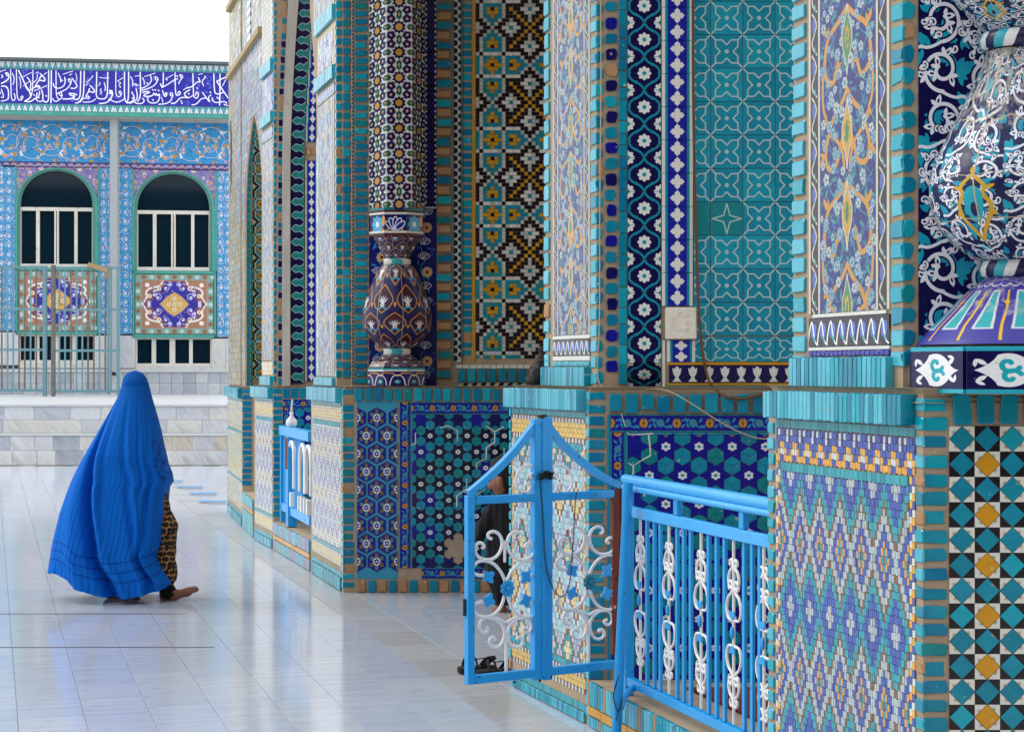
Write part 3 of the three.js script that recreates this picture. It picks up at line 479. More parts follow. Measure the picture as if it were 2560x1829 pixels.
const KUFIC = ['WKWWWWWKWWWWKKWKKWW', 'TWTTYTTWTTTTWKKKWTT', 'TWTYYYTWTYYTTWKWTTY', 'TWYYKYYWTKYYTTWTTYY', 'TWTYYYTWTYYTTWKWTTY', 'TWTTYTTWTTTTWKKKWTT', 'WKWWWWWKWWWWKKWKKWW', 'KWTTTTTWKKKKKWWWKKK', 'KWTYKYTWKYKKWWTWWKK', 'KWTYYYTWKKYKKWWWKKY', 'KWTTYTTWKKKYKKWKKYK', 'KKWTTTWKKWKKYKWKYKK', 'WKKWTWKKWWWKKYKYKKW', 'WWKKWKKWWTWWKKYKKWW'];
for (let k = 12; k > 6; k--) KUFIC.push(KUFIC[k]);
function groutLines(P, S, lines, ox, oy, k, r) { // white mortar pressed into opened joints
  const l = lines.map((q) => { const p = []; for (let i = 0; i < q.length; i += 2) { const x = ox + q[i] / k, y = oy + q[i + 1] / k; p.push(new THREE.Vector3(S.s(x), S.h(x, y), 0.005)); } const g = []; for (let i = 1; i < p.length; i++) g.push(new THREE.TubeGeometry(new THREE.LineCurve3(p[i - 1], p[i]), 3, r * rr(0.7, 1.3), 5, false)); return mergeGeometries(g); });
  const m = part(P, 'mortar_repair', mergeGeometries(l), whitePlaster); m.userData.kind = 'stuff';
}
function kufic(P, s0, s1, yTop, yBot, cell, r0, limit = 300) {
  const mats = { W: white, K: black, T: teals[1], Y: yellow }, cols = { W: C('#b9bdba'), K: col.black, T: C('#0b8794'), Y: C('#c48d1e') }, heap = new Heap();
  const nc = Math.round((s1 - s0) / cell), w = (s1 - s0) / nc, nr = Math.floor((yTop - yBot) / cell), list = [];
  for (let r = 0; r < nr; r++) for (let c = 0; c < nc;) {
    const row = KUFIC[(r + r0) % 20], k = row[c % 19]; let n = 1; if (c + 1 < nc && row[(c + 1) % 19] === k && rnd() < 0.75) n = 2;
    list.push([n, s0 + c * w, yTop - (r + 1) * cell, k]); c += n;
  }
  list.forEach((q, i) => (q[4] = q[0] * 1000 - i * 0.001)); const best = new Set([...list].sort((a, b) => b[4] - a[4]).slice(0, limit));
  for (const q of list) {
    const [n, x, y, k] = q, g = cell * 0.09;
    if (best.has(q)) part(P, 'mosaic_tile', brickGeo(n * w - g, cell - g, 0.004 , 0.0015, 0.0006, 0.0008), mats[k], x + n * w / 2, y + cell / 2, rr(0, 0.001));
    else heap.box(x + g / 2, x + n * w - g / 2, y + g / 2, y + cell - g / 2, 0, 0.004 + rr(0, 0.001), shade(cols[k], 0.14));
  }
  if (heap.p.length) heapPart(P, 'small_mosaic_tiles', heap);
}
function arabesquePanel(P, s0, s1, y0, y1, name = 'arabesque_panel') {
  const g = prism(rect(s1 - s0, y1 - y0), 0.006, 0.001, 'unit'), k = (y1 - y0) / ((s1 - s0) * 2), u = g.attributes.uv; for (let i = 0; i < u.count; i++) u.setY(i, u.getY(i) * k + 0.11);
  return part(P, name, g, M.arabesque, (s0 + s1) / 2, (y0 + y1) / 2, 0);
}
function panelTile(P, name, mat, s0, s1, y0, y1, rx = 1, ry = 1, t = 0.006) { const g = prism(rect(s1 - s0, y1 - y0), t, 0.001, 'unit'), u = g.attributes.uv; for (let i = 0; i < u.count; i++) u.setXY(i, u.getX(i) * rx, u.getY(i) * ry); return part(P, name, g, mat, (s0 + s1) / 2, (y0 + y1) / 2, 0); }

// ---- pier 1, nearest, right
{
  const t = pierThing(1, 'nearest pier of lozenge mosaic with the large vase column, cut by the picture edge'), F = D[1], top = LEDGE[1];
  core(t, F, 1.3, 0, top - 0.02, 'dado_core'); core(t, U[1], 1.3, top - 0.02, WALLTOP, 'shaft_core');
  const P = wallPart(t, F, 'dado_face', 0, F.len, 0, top - 0.01), sa = F.s(1944), sb = F.s(2292);
  dadoFront(t, F, P, { sa, sb, top, ledge: 0.093, n: 34, zone: 0.112, fw: 0.0134, zoneFn: yellowZig, field: lozA, edge: [col.ochre, col.blue, col.white] });
  quoin(P, 0.002, F.s(1939), top - 0.1, 0.05, 0.055, 0.04, { mat: () => pick([cyan, teals[3]]), j: 0.003, t: 0.016 });
  quoin(P, F.s(2293), F.len + 0.01, top - 0.004, 0.03, 0.0546, 0.037, { mat: () => pick([cyan, teals[3], teals[0]]) });
  const S = front(2309, 5.225, 2790), Q = wallPart(t, S, 'dado_return', 0, S.len, 0, top - 0.01);
  quoin(Q, -0.004, S.s(2368), top - 0.004, 0.03, 0.0546, 0.037, { r: 0.005 });
  soldierRow(Q, S.s(2376), S.s(2376) + 0.0685 * 7, S.h(2400, 1060), S.h(2400, 985), 7, 0.018, tealOf, { r: 0.005, j: 0.002, name: 'soldier_brick' });
  { // diamond tiles
    const p = 0.0734, x0 = S.s(2374), yT = S.h(2400, 1065), dg = [0, 1, 2, 3].map((k) => prism(ngon(4, p / 2 * 0.985), 0.006, 0.001, null, [k * 0.3, k * 0.7])), tg = prism([[-p / 2, p / 2], [-p / 2, 0.002], [-0.002, p / 2]].map(([a, b]) => [a, b]), 0.005, 0.0006);
    for (let r = 0; r < 19; r++) for (let c = 0; c < 7; c++) {
      const x = x0 + (c + 0.5) * p, y = yT - (r + 0.5) * p, light = (r + c) % 2 === 0;
      part(Q, 'diamond_tile', pick(dg), c % 2 && r % 2 ? yellow : pick([teals[1], teals[0], teals[3], teals[1]]), x, y, 0);
      for (let k = 0; k < 4; k++) { if (c > 3) { if (k) continue; } const m = part(Q, 'corner_tile', tg, light ? white : black, x, y, 0); m.rotation.z = k * Math.PI / 2; if (c > 3) break; }
    }
  }
  ledgeTop(t, F, 1.3, top, 0.016, 1);
  // upper stage
  const V = U[1], hT = V.h(2100, -90), R = wallPart(t, V, 'shaft_face', 0, V.len, top, hT + 0.3), b0 = top + 0.012;
  soldierRow(R, 0.02, V.s(2238), b0, V.h(2110, 892), 22, 0.003, () => pick([cyan, cyan, teals[3], teals[0]]), { t: 0.03 });
  const pa = V.s(2027), pb = V.s(2229), y1 = V.h(2128, 889), y2 = V.h(2128, 876), y3 = V.h(2128, 866), y4 = V.h(2128, 790), y5 = V.h(2128, 780);
  soldierRow(R, pa, pb, y1, y2, 18, 0.002, () => purple, { t: 0.008 });
  panelTile(R, 'white_fillet', white, pa, pb, y2 + 0.002, y3, 1, 1, 0.007); panelTile(R, 'guilloche_border', M.guilloche, pa, pb, y3 + 0.001, y4); panelTile(R, 'white_fillet', white, pa + 0.03, pb - 0.02, y4 + 0.001, y5, 1, 1, 0.007);
  arabesquePanel(R, pa, pb, y5 + 0.001, hT);
  quoin(R, 0.003, V.s(2018), hT, top + 0.02, 0.066, 0.05, { mat: () => pick([cyan, cyan, teals[3]]), t: 0.02 });
  quoin(R, V.s(2233), V.len + 0.01, hT, top + 0.01, 0.0655, 0.05, { mat: () => pick([cyan, teals[3], teals[1]]), j: 0.003 });
  const T2 = front(2259, 5.4, 2790), B = wallPart(t, T2, 'shaft_return', 0, T2.len, top, hT + 0.3);
  quoin(B, -0.006, T2.s(2288), hT, top + 0.01, 0.0655, 0.05, { r: 0.012, j: 0.003, t: 0.018 });
  panelTile(B, 'scroll_panel', M.blueScroll, T2.s(2297), T2.len, top, hT, 2.2, 2.3);
  // vase column
  const vc = thing('vase_column', 'big bulging vase column of navy and white scroll tiles on the nearest pier', 'column', [0, 0, 0]), cx = 2548, Zc = 5.36, o = at(cx, HOR, Zc); vc.position.set(o.x, top, o.z);
  const k = Zc / FOC, lathe = (pts, seg = 40) => new THREE.LatheGeometry(pts.map(([r, y]) => new THREE.Vector2(r * k, hgt(y, Zc) - top)), seg, Math.PI, Math.PI * 2);
  const rib = (g, n, a) => { const p = g.attributes.position; for (let i = 0; i < p.count; i++) { const q = Math.atan2(p.getZ(i), p.getX(i)), f = 1 - a * Math.pow(Math.abs(Math.sin(q * n / 2)), 6); p.setX(i, p.getX(i) * f); p.setZ(i, p.getZ(i) * f); } g.computeVertexNormals(); return g; };
  part(vc, 'vase', rib(lathe([[78, 655], [120, 640], [165, 605], [200, 560], [220, 505], [224, 470], [216, 430], [196, 380], [165, 320], [130, 250], [100, 190], [82, 150], [78, 128]]), 8, 0.03), M.vase);
  for (const y of [103, 672]) { const g = lathe([[80, y + 22], [92, y + 18], [98, y], [92, y - 18], [80, y - 22]]); part(vc, 'rope_ring', g, new THREE.MeshStandardMaterial({ roughness: 0.35, map: canvasTex(512, 64, (x, w, h) => { for (let q = -2; q < 21; q++) { const b = 512 / 21; x.fillStyle = ['#12124a', '#2aa3b4', '#e0e2e4'][(q + 3) % 3]; x.beginPath(); x.moveTo(q * b, h); x.lineTo(q * b + b, h); x.lineTo(q * b + b * 2, 0); x.lineTo(q * b + b, 0); x.fill(); } dirt(x, w, h, 1); }) })); }
  part(vc, 'flared_foot', lathe([[250, 862], [240, 848], [214, 818], [180, 784], [146, 748], [112, 716], [92, 702], [80, 693]], 40), M.flare);
  part(vc, 'flared_neck', rib(lathe([[80, 82], [110, 52], [150, 10], [180, -40], [190, -80]]), 8, 0.03), M.vase);
  const pr = 246 * k; for (let q = 0; q < 8; q++) { const a = (q + 0.5) * Math.PI / 4 + 0.04, m = part(vc, 'plinth_block', unitTile(2 * pr * Math.tan(Math.PI / 8) * 0.985, hgt(866, Zc) - top - 0.006, 0.03), M.cartouche, Math.sin(a) * pr * 0.93, (hgt(866, Zc) - top) / 2, Math.cos(a) * pr * 0.93); m.rotation.y = a; }
  part(vc, 'core', new THREE.CylinderGeometry(pr * 0.94, pr * 0.94, hgt(862, Zc) - top, 8).translate(0, (hgt(862, Zc) - top) / 2, 0), mortar); part(vc, 'shaft', new THREE.CylinderGeometry(190 * k, 190 * k, 2.5, 24).translate(0, hgt(-80, Zc) - top + 1.25, 0), M.blueScroll);
}
// ---- pier 2, behind the gate
{
  const t = pierThing(2, 'pier of cream and turquoise mosaic standing right behind the blue gate'), F = D[2], top = LEDGE[2];
  core(t, F, 1.25, 0, top - 0.02, 'dado_core'); core(t, U[2], 1.3, top - 0.02, WALLTOP, 'shaft_core');
  const P = wallPart(t, F, 'dado_face', 0, F.len, 0, top - 0.01), sa = F.s(1282), sb = F.s(1466);
  dadoFront(t, F, P, { sa, sb, top, ledge: 0.098, n: 40, zone: 0.115, zoneFn: yellowStrip, field: lozB, fw: 0.024, fh: 0.029, edge: [col.tan, col.white, col.ochre2], w: 0.022 });
  quoin(P, -0.01, F.s(1281), top - 0.1, 0.05, 0.058, 0.046, { mat: () => pick([cyan, teals[3]]), t: 0.02 });
  quoin(P, F.s(1467), F.len + 0.01, top - 0.004, 0.02, 0.0545, 0.041, { mat: () => pick([cyan, teals[3]]) });
  const S = front(1473, 8.115, 2010), Q = wallPart(t, S, 'dado_return', 0, S.len, 0, top - 0.01);
  quoin(Q, -0.004, S.s(1512), top - 0.004, 0.12, 0.0545, 0.041);
  soldierRow(Q, S.s(1519), S.s(1519) + 0.072 * 12, S.h(1700, 1033), S.h(1700, 984), 12, 0.016, tealOf, { r: 0.004, j: 0.002, name: 'soldier_brick', t: 0.022 });
  const yb0 = S.h(1700, 1079), yb1 = S.h(1700, 1036); bandRun(Q, S.s(1527), S.s(1527) + 0.149 * 6, yb0, yb1, 6); bandRun(Q, S.s(1527), S.s(1562), yb0 - 0.149 * 7 - 0.004, yb0 - 0.004, 7, true);
  panelTile(Q, 'turquoise_strip', teals[1], S.s(1518), S.s(1526), 0.13, yb1); panelTile(Q, 'turquoise_strip', teals[1], S.s(1563), S.s(1569), 0.13, yb0 - 0.003); panelTile(Q, 'turquoise_strip', teals[1], S.s(1570), S.len, yb0 - 0.013, yb0 - 0.003);
  starField(Q, S.s(1570), S.len, 0.16, yb0 - 0.015, 0.1497, S.s(1582), S.h(1700, 1116), false);
  groutLines(Q, S, [[80, 200, 140, 400, 185, 510, 330, 515, 560, 500], [490, 515, 510, 700, 515, 830, 385, 900, 260, 980, 260, 1110], [180, 940, 260, 980], [290, 230, 285, 480], [320, 1310, 420, 1390, 430, 1436]], 1540, 1000, 5.98, 0.0032);
  ledgeTop(t, F, 1.25, top);
  const V = U[2], hT = V.h(1430, -80), R = wallPart(t, V, 'shaft_face', 0, V.len, top, hT + 0.3), pa = V.s(1385), pb = V.s(1477), hh = (y) => V.h(1430, y);
  soldierRow(R, 0.02, V.s(1478), top + 0.012, hh(917), 28, 0.003, () => pick([cyan, cyan, teals[3], teals[0]]), { t: 0.035 });
  soldierRow(R, pa, pb, hh(915), hh(903), 20, 0.002, () => pick([cyan, teals[3]]), { t: 0.008 });
  panelTile(R, 'white_fillet', white, pa, pb, hh(901), hh(890)); panelTile(R, 'guilloche_border', M.guilloche, pa, pb, hh(889), hh(848)); panelTile(R, 'white_fillet', white, pa, pb, hh(847), hh(838)); arabesquePanel(R, pa, pb, hh(837), hT);
  quoin(R, 0, V.s(1376), hT, top + 0.01, 0.083, 0.068, { mat: () => pick([cyan, teals[3]]), t: 0.02, j: 0.003 });
  quoin(R, V.s(1479), V.len + 0.008, hT, top + 0.01, 0.0735, 0.056, { mat: () => pick([cyan, teals[3], teals[1]]) });
  const T2 = front(1492, 8.25, 2040), B = wallPart(t, T2, 'shaft_return', 0, T2.len, top, hT + 0.3), X = (x) => T2.s(x), Y = (y) => T2.h(1600, y);
  quoin(B, -0.006, X(1508), hT, top + 0.01, 0.0735, 0.054, { r: 0.012, j: 0.003 });
  quoin(B, X(1514), X(1543), hT, top + 0.01, 0.0715, 0.052, { mat: (i) => (i % 2 ? tealOf() : rnd() < 0.5 ? cobalt : navy), r: 0.01, j: 0.003, t: 0.02 });
  for (let y = hT, h; y > top + 0.06; y -= h) { h = Math.min(pick([0.095, 0.055, 0.075, 0.1]), y - top - 0.02); part(B, 'stretcher_tile', brickGeo(X(1567) - X(1547), h - 0.004, 0.01, 0.004), pick(teals), (X(1567) + X(1547)) / 2, y - h / 2, 0); }
  const th = 84.4 * 8.25 / FOC, tw = X(1652.5) - X(1569.5);
  for (let k = -3; k < 10; k++) part(B, 'ogee_tile', unitTile(tw, th * 0.985, 0.01), M.ogee, (X(1652.5) + X(1569.5)) / 2, Y(141) - (k + 0.5) * th, 0);
  part(B, 'ogee_tile', unitTile(tw, Y(904) - Y(968), 0.01), M.ogee, (X(1652.5) + X(1569.5)) / 2, (Y(904) + Y(968)) / 2, 0);
  const qh = 83 * 8.25 / FOC; for (let k = -2; k < 8; k++) part(B, 'quatrefoil_tile', unitTile(X(1732) - X(1655), qh * 0.985, 0.012), M.quatre, (X(1732) + X(1655)) / 2, Y(101) - (k + 0.5) * qh, 0);
  part(B, 'quatrefoil_tile', unitTile(X(1738) - X(1668), Y(850) - Y(905), 0.01), M.quatre, (X(1738) + X(1668)) / 2, (Y(850) + Y(905)) / 2, 0);
  const cw = 80.6 * 8.25 / FOC, ch = 83.6 * 8.25 / FOC;
  for (let r = -1; r < 11; r++) for (let c = 0; c < 4; c++) {
    const dark = r === 6 && c === 0, m = part(B, 'cross_tile', unitTile(c ? cw * 0.985 : cw * 0.5, ch * 0.982, 0.009), r === 6 && c === 1 ? M.odd : dark ? greenTeal : pick(M.cross), c ? X(1777) + (c - 0.5) * cw : X(1777) - cw * 0.26, Y(3) - (r + 0.5) * ch, rr(-0.001, 0.001));
    if (r >= 10) { m.scale.y = 0.75; m.position.y += ch * 0.1; } if (!c && !dark) { const g = m.geometry.clone(), u = g.attributes.uv; for (let i = 0; i < u.count; i++) u.setX(i, 0.5 + u.getX(i) * 0.5); m.geometry = g; } m.rotation.z = Math.floor(rnd() * 1) + rr(-0.004, 0.004);
  }
  panelTile(B, 'ochre_fillet', yellow, X(1668), T2.len, Y(912), Y(905)); panelTile(B, 'ochre_fillet', yellow, X(1668), T2.len, Y(963), Y(957)); panelTile(B, 'turquoise_strip', teals[0], X(1668), T2.len, Y(972), Y(964));
  for (let k = 0; k < 5; k++) part(B, 'tulip_tile', unitTile(cw * 0.985, Y(913) - Y(956), 0.009), M.tulip, X(1672) + (k + 0.5) * cw, (Y(913) + Y(956)) / 2, 0);
  panelTile(B, 'white_edging', white, X(1656), X(1663), top + 0.01, Y(850));
  const pl = new THREE.Mesh(new RoundedBoxGeometry(X(1742) - X(1663), Y(768) - Y(848), 0.03, 3, 0.008), whitePlaster); pl.name = 'plaster_patch'; pl.position.set(T2.L[0] + (X(1742) + X(1663)) / 2, (Y(768) + Y(848)) / 2, -T2.L[1] + 0.012); pl.castShadow = pl.receiveShadow = true;
  tag(pl, 'square white plaster patch filling a gap in the quatrefoil tile strip', 'plaster patch');
  for (let i = 0; i < 7; i++) { const a = i * 0.9, m = part(pl, 'finger_dent', new THREE.TorusGeometry(0.009, 0.0025, 5, 10), whitePlaster, Math.cos(a) * rr(0.03, 0.045), Math.sin(a) * rr(0.03, 0.045), 0.0145); m.scale.y = rr(0.6, 1.3); }
  // cables
  const P3 = (x, y, d = 0.03) => at(x, y, 8.25 - d), cab = new THREE.Mesh(tube([P3(1733, -80), P3(1734, 200), P3(1737, 420), P3(1742, 600), P3(1748, 780), P3(1757, 880), P3(1772, 948), P3(1800, 985, 0.14), P3(1845, 997, 0.17), P3(1890, 990, 0.17), P3(1935, 976, 0.16), P3(1990, 965, 0.1)], 0.0065, 90, 8), plain('#5a3a1c', 0.55)); cab.name = 'brown_cable'; tag(cab, 'thick brown cable hanging down beside the turquoise cross tiles', 'cable');
  const wire = new THREE.Mesh(tube([P3(1502, -80, 0.03), P3(1503, 200, 0.03), P3(1500, 500, 0.03), P3(1499, 800, 0.04), P3(1496, 950, 0.04), P3(1506, 967, 0.05), P3(1560, 974, 0.09), P3(1660, 974, 0.15), P3(1720, 1003, 0.19), P3(1790, 1048, 0.17), P3(1850, 1080, 0.16), P3(1900, 1096, 0.15), P3(1960, 1094, 0.15)], 0.003, 120, 6), plain('#b8a684', 0.7)); wire.name = 'thin_wire'; tag(wire, 'thin beige wire running along the ledge and sagging over the star tiles', 'wire');
}
// ---- pier 3, with the slim vase column and the kufic panel
{
  const t = pierThing(3, 'pier with the dark vase column, a kufic mosaic panel and hexagon tiles, beside the gate'), F = D[3], top = LEDGE[3];
  core(t, F, 2.55, 0, top - 0.02, 'dado_core'); core(t, U[3], 2.6, top - 0.02, WALLTOP, 'shaft_core'); part(t, 'passage_wall', metreUV(boxAt(1.22 - t.position.x, 1.5 - t.position.x, 0, WALLTOP, -12.95 - t.position.z, -8.95 - t.position.z)), mortar);
  const P = wallPart(t, F, 'dado_face', 0, F.len, 0, top - 0.01);
  dadoFront(t, F, P, { sa: 0.07, sb: F.s(854), top, ledge: 0.105, n: 46, zone: 0.112, zoneFn: yellowPale, field: lozC, edge: [col.cream, col.white, col.tan], w: 0.024, base: 0.1 });
  quoin(P, F.s(854.5), F.len + 0.01, top - 0.004, 0.02, 0.0576, 0.044, { mat: () => pick([cyan, teals[3]]) });
  const S = front(858, 12.95, 1400), Q = wallPart(t, S, 'dado_return', 0, S.len, 0, top - 0.01), X = (x) => S.s(x), Y = (y) => S.h(1000, y);
  quoin(Q, -0.004, X(884), top - 0.004, 0.01, 0.0576, 0.044, { lost: 0.05 });
  soldierRow(Q, X(885), X(885) + 0.0707 * 20, Y(1002), Y(970), 20, 0.016, tealOf, { r: 0.005, j: 0.003, name: 'soldier_brick', t: 0.02 });
  { // hexagon panel: turquoise bars left proud between the hexagons
    const hx = X(891), hx1 = X(995), y0 = Y(1447), y1 = Y(1003); panelTile(Q, 'turquoise_ground', plain('#2f93b4', 0.3), hx, hx1, y0, y1, 1, 1, 0.002);
    const p = 51.6 * 12.95 / FOC, h = 44.9 * 12.95 / FOC, Rr = p / Math.sqrt(3) * 0.875, g = prism(ngon(6, Rr, Math.PI / 2), 0.007, 0.001, 'unit');
    const half = (sgn) => prism(ngon(6, Rr, Math.PI / 2).map(([a, b]) => [sgn * Math.max(0, sgn * a), b]).filter((v, i, l) => !l.slice(0, i).some((q) => Math.hypot(q[0] - v[0], q[1] - v[1]) < 1e-6)), 0.007, 0.001), hr = half(1), hl = half(-1);
    for (const q of [[hr, 0.5], [hl, 0]]) { const u = q[0].attributes.uv, pp = q[0].attributes.position; for (let i = 0; i < u.count; i++) u.setXY(i, pp.getX(i) / (2 * Rr * 0.866) + 0.5, pp.getY(i) / (2 * Rr) + 0.5); }
    for (let r = -1; r < 10; r++) { const y = Y(1044) - r * h; if (y + Rr * 0.5 > y1 || y - Rr * 0.6 < y0) { if (y > y1 + Rr || y < y0 - Rr) continue; } const odd = ((r % 2) + 2) % 2; if (y + Rr > y1 + 0.02 || y - Rr < y0 - 0.03) continue; if (odd) for (const c of [0, 1]) part(Q, 'hexagon_flower_tile', g, M.hex, X(915.5) + c * p, y, 0); else { part(Q, 'hexagon_flower_tile', g, M.hex, X(941.5), y, 0); part(Q, 'hexagon_flower_tile', hr, M.hex, X(892), y, 0); part(Q, 'hexagon_flower_tile', hl, M.hex, X(994), y, 0); } }
  }
  bandRun(Q, X(998), X(1027), Y(1420), Y(1005), 8, true); bandRun(Q, X(1028), X(1028) + 0.151 * 7, Y(1035), Y(1005), 7); bandRun(Q, X(1053), X(1053) + 0.151 * 7, Y(1446), Y(1420), 7);
  const hx = X(1148), hy = Y(1378); starField(Q, X(1030), S.len, Y(1419), Y(1036), 46.4 * 12.95 / FOC, X(1052), Y(1049), true, (a, b) => Math.hypot((a - hx) * 0.8, b - hy) < 0.1 || rnd() < 0.006);
  groutLines(Q, S, [[0, 260, 95, 310, 95, 420], [380, 260, 475, 320, 570, 270], [475, 320, 475, 430, 390, 480, 390, 590, 290, 640, 290, 690], [570, 590, 570, 480], [190, 790, 190, 900, 90, 970, 90, 1080], [190, 900, 290, 960, 380, 900], [-80, 280, 0, 260], [-330, 330, -330, 440, -420, 480]], 1120, 1000, 4.06, 0.0042);
  for (let i = 0; i < 30; i++) { const x = X(893) + i * 0.0745; part(Q, 'base_brick', brickGeo(0.058, Y(1450) - Y(1478), 0.014, 0.004, 0.003), i % 2 ? tealOf() : tanBrick, x + 0.03, (Y(1450) + Y(1478)) / 2, 0); }
  ledgeTop(t, F, 1.75, top, 0.006);
  // upper stage, its left edge following the arch
  const V = U[3], hT = hgt(-60, 13.8), vh = (y) => V.h(815, y), R = shapePart(t, V, 'shaft_face', [[0, top], [V.len, top], [V.len, hT + 0.4], [V.s(770), hT + 0.4], [V.s(775), vh(0)], [V.s(785), vh(130)], [V.s(790), vh(250)], [0, vh(330)]], mortar, -0.14, 0);
  soldierRow(R, 0.02, V.s(838), top + 0.01, vh(943), 30, 0.003, () => pick([cyan, teals[3]]), { t: 0.03 });
  soldierRow(R, 0.03, V.s(838), vh(214), vh(180), 16, 0.003, () => pick([cyan, teals[3]]), { t: 0.03 }); soldierRow(R, 0.03, V.s(838), vh(70), vh(32), 16, 0.003, () => pick([cyan, teals[3]]), { t: 0.03 });
  panelTile(R, 'pale_panel', plain('#cdbfa0', 0.8), 0.05, V.s(837), vh(178), vh(72), 1, 1, 0.002); slivers(R, 'mosaic_field', 0.1, V.s(834), vh(88), vh(170), 0.018, 0.05, (i, j) => pick([col.lav, col.white, col.blue, col.white2]));
  panelTile(R, 'guilloche_border', M.guilloche, 0.05, V.s(837), vh(250), vh(222)); arabesquePanel(R, 0.09, V.s(836), vh(940), vh(252)); arabesquePanel(R, V.s(785), V.s(836), vh(30), hT);
  slivers(R, 'mosaic_border', 0.0, 0.088, vh(330), vh(940), 0.022, 0.06, () => pick([col.pale, col.white, col.lav, col.teal]));
  quoin(R, V.s(838.5), V.len + 0.006, hT, top + 0.01, 0.0685, 0.05, { mat: () => pick([cyan, teals[3]]) });
  const T2 = front(841, 13.35, 1420), B = wallPart(t, T2, 'shaft_return', 0, T2.len, top, hT + 0.4), x2 = (x) => T2.s(x), y2 = (y) => T2.h(1000, y);
  quoin(B, -0.004, x2(853), hT, top + 0.01, 0.0685, 0.053, { r: 0.008, j: 0.003 }); quoin(B, x2(856.5), x2(875.5), hT, top + 0.01, 0.0685, 0.054, { r: 0.008, j: 0.003, t: 0.03 }); quoin(B, x2(886), x2(917), hT, top + 0.01, 0.058, 0.04, { t: 0.03, r: 0.005 });
  { const H = new Heap(); H.box(x2(878), x2(881), top, hT, 0, 0.01, C('#cfc7b4')); for (let y = top; y < hT; y += 0.03) { H.box(x2(879), x2(882), y, y + 0.016, 0.01, 0.013, C('#3a4a5a')); } heapPart(B, 'beaded_fillet', H, heapMatt); }
  { // navy hexagons in white
    panelTile(B, 'white_ground', white, x2(1064), x2(1090), y2(521), hT, 1, 1, 0.03); const H = new Heap(), p = 9.1 * 13.35 / FOC, hh = 14.2 * 13.35 / FOC, hex = ngon(6, p * 0.56, Math.PI / 2);
    for (let y = hT - 0.03, r = 0; y > y2(521) + 0.02; y -= hh / 2, r++) for (let c = 0; c < 3; c++) { const x = x2(1068) + (c + (r % 2) * 0.5) * p; if (x > x2(1087)) continue; H.poly(hex.map(([a, b]) => [a + x, b * 1.1 + y]), 0.03, 0.033, shade(rnd() < 0.3 ? C('#0c0c30') : C('#16146a'), 0.1)); }
    heapPart(B, 'navy_hexagon_tiles', H); panelTile(B, 'turquoise_strip', teals[1], x2(1061), x2(1064), y2(521), hT, 1, 1, 0.034);
  }
  panelTile(B, 'floral_panel', M.blueFloral, x2(922), x2(1091), top + 0.01, y2(523), 1, 1, 0.012);
  brickCol(B, x2(1092), x2(1127), hT, top + 0.01, 24.2 * 13.35 / FOC, 17.5 * 13.35 / FOC, (i) => (i % 2 ? tanBrick : tealOf()), { r: 0.004, t: 0.03, j: 0.002 });
  { const H = new Heap(), xa = x2(1132), xb = x2(1155), g = 0.008, p = 0.057; H.box(xa, xa + g, y2(905), hT, 0, 0.022, C('#1a7f8e')); H.box(xb - g, xb, y2(905), hT, 0, 0.022, C('#1a7f8e')); H.box(xa + g, xb - g, y2(905), hT, 0, 0.016, C('#c8cac6'));
    for (let y = y2(905); y < hT - p; y += p) { H.poly([[xa + g, y + 0.004], [xa + g + 0.026, y + 0.014], [xa + g + 0.028, y + p / 2], [xa + g + 0.026, y + p - 0.014], [xa + g, y + p - 0.004]], 0.016, 0.02, shade(col.black)); H.poly([[xb - g, y + p - 0.004 + p / 2], [xb - g - 0.024, y + p - 0.006 + p / 2 - 0.02], [xb - g - 0.024, y + 0.026 + p / 2], [xb - g, y + 0.004 + p / 2]], 0.016, 0.02, shade(col.black)); }
    heapPart(B, 'toothed_strip', H); }
  quoin(B, x2(1156), x2(1179), hT, y2(908), 19.7 * 13.35 / FOC, 14 * 13.35 / FOC, { r: 0.004 });
  for (let k = 0; k < 12; k++) { const p = (hT - y2(906)) / 12; part(B, 'ochre_fillet', brickGeo(x2(1188) - x2(1181), p - 0.002, 0.012, 0.002), yellow, (x2(1188) + x2(1181)) / 2, y2(906) + (k + 0.5) * p, 0); }
  kufic(B, x2(1189), x2(1189) + 9.36 * 19 * 13.35 / FOC, y2(129) + 9.36 * 20 * 13.35 / FOC, y2(905), 9.36 * 13.35 / FOC, 0);
  soldierRow(B, x2(1140), x2(1360), y2(921), y2(912), 13, 0.003, () => white, { name: 'white_tile' }); soldierRow(B, x2(1141), x2(1370), y2(955), y2(922), 9, 0.02, tealOf, { name: 'soldier_brick', r: 0.004, t: 0.03 });
  { const H = new Heap(), ya = y2(970), yb = y2(957); for (let i = 0; i < 22; i++) { const x = x2(1142) + i * 0.033; H.poly([[x, ya], [x + 0.03, ya], [x + 0.055, yb], [x + 0.025, yb]], 0, 0.02, i % 2 ? col.black : C('#b9bdb8')); } heapPart(B, 'striped_tiles', H); }
  // slim vase column
  const vc = thing('vase_column', 'slender dark vase column with star-tiled faceted shaft beside the kufic panel', 'column', [0, 0, 0]), Zc = 13.2, cxp = 992, o = at(cxp, HOR, Zc); vc.position.set(o.x, top, o.z);
  const k = Zc / FOC, lathe = (pts, seg = 32) => new THREE.LatheGeometry(pts.map(([r, y]) => new THREE.Vector2(r * k, hgt(y, Zc) - top)), seg, Math.PI, Math.PI * 2), facet = (pts) => { const g = lathe(pts, 8).rotateY(Math.PI / 8).toNonIndexed(); g.computeVertexNormals(); return g; };
  part(vc, 'vase', lathe([[30, 873], [50, 862], [72, 842], [84, 818], [88, 795], [85, 772], [76, 740], [62, 705], [48, 675], [40, 664]]), M.vaseFloral);
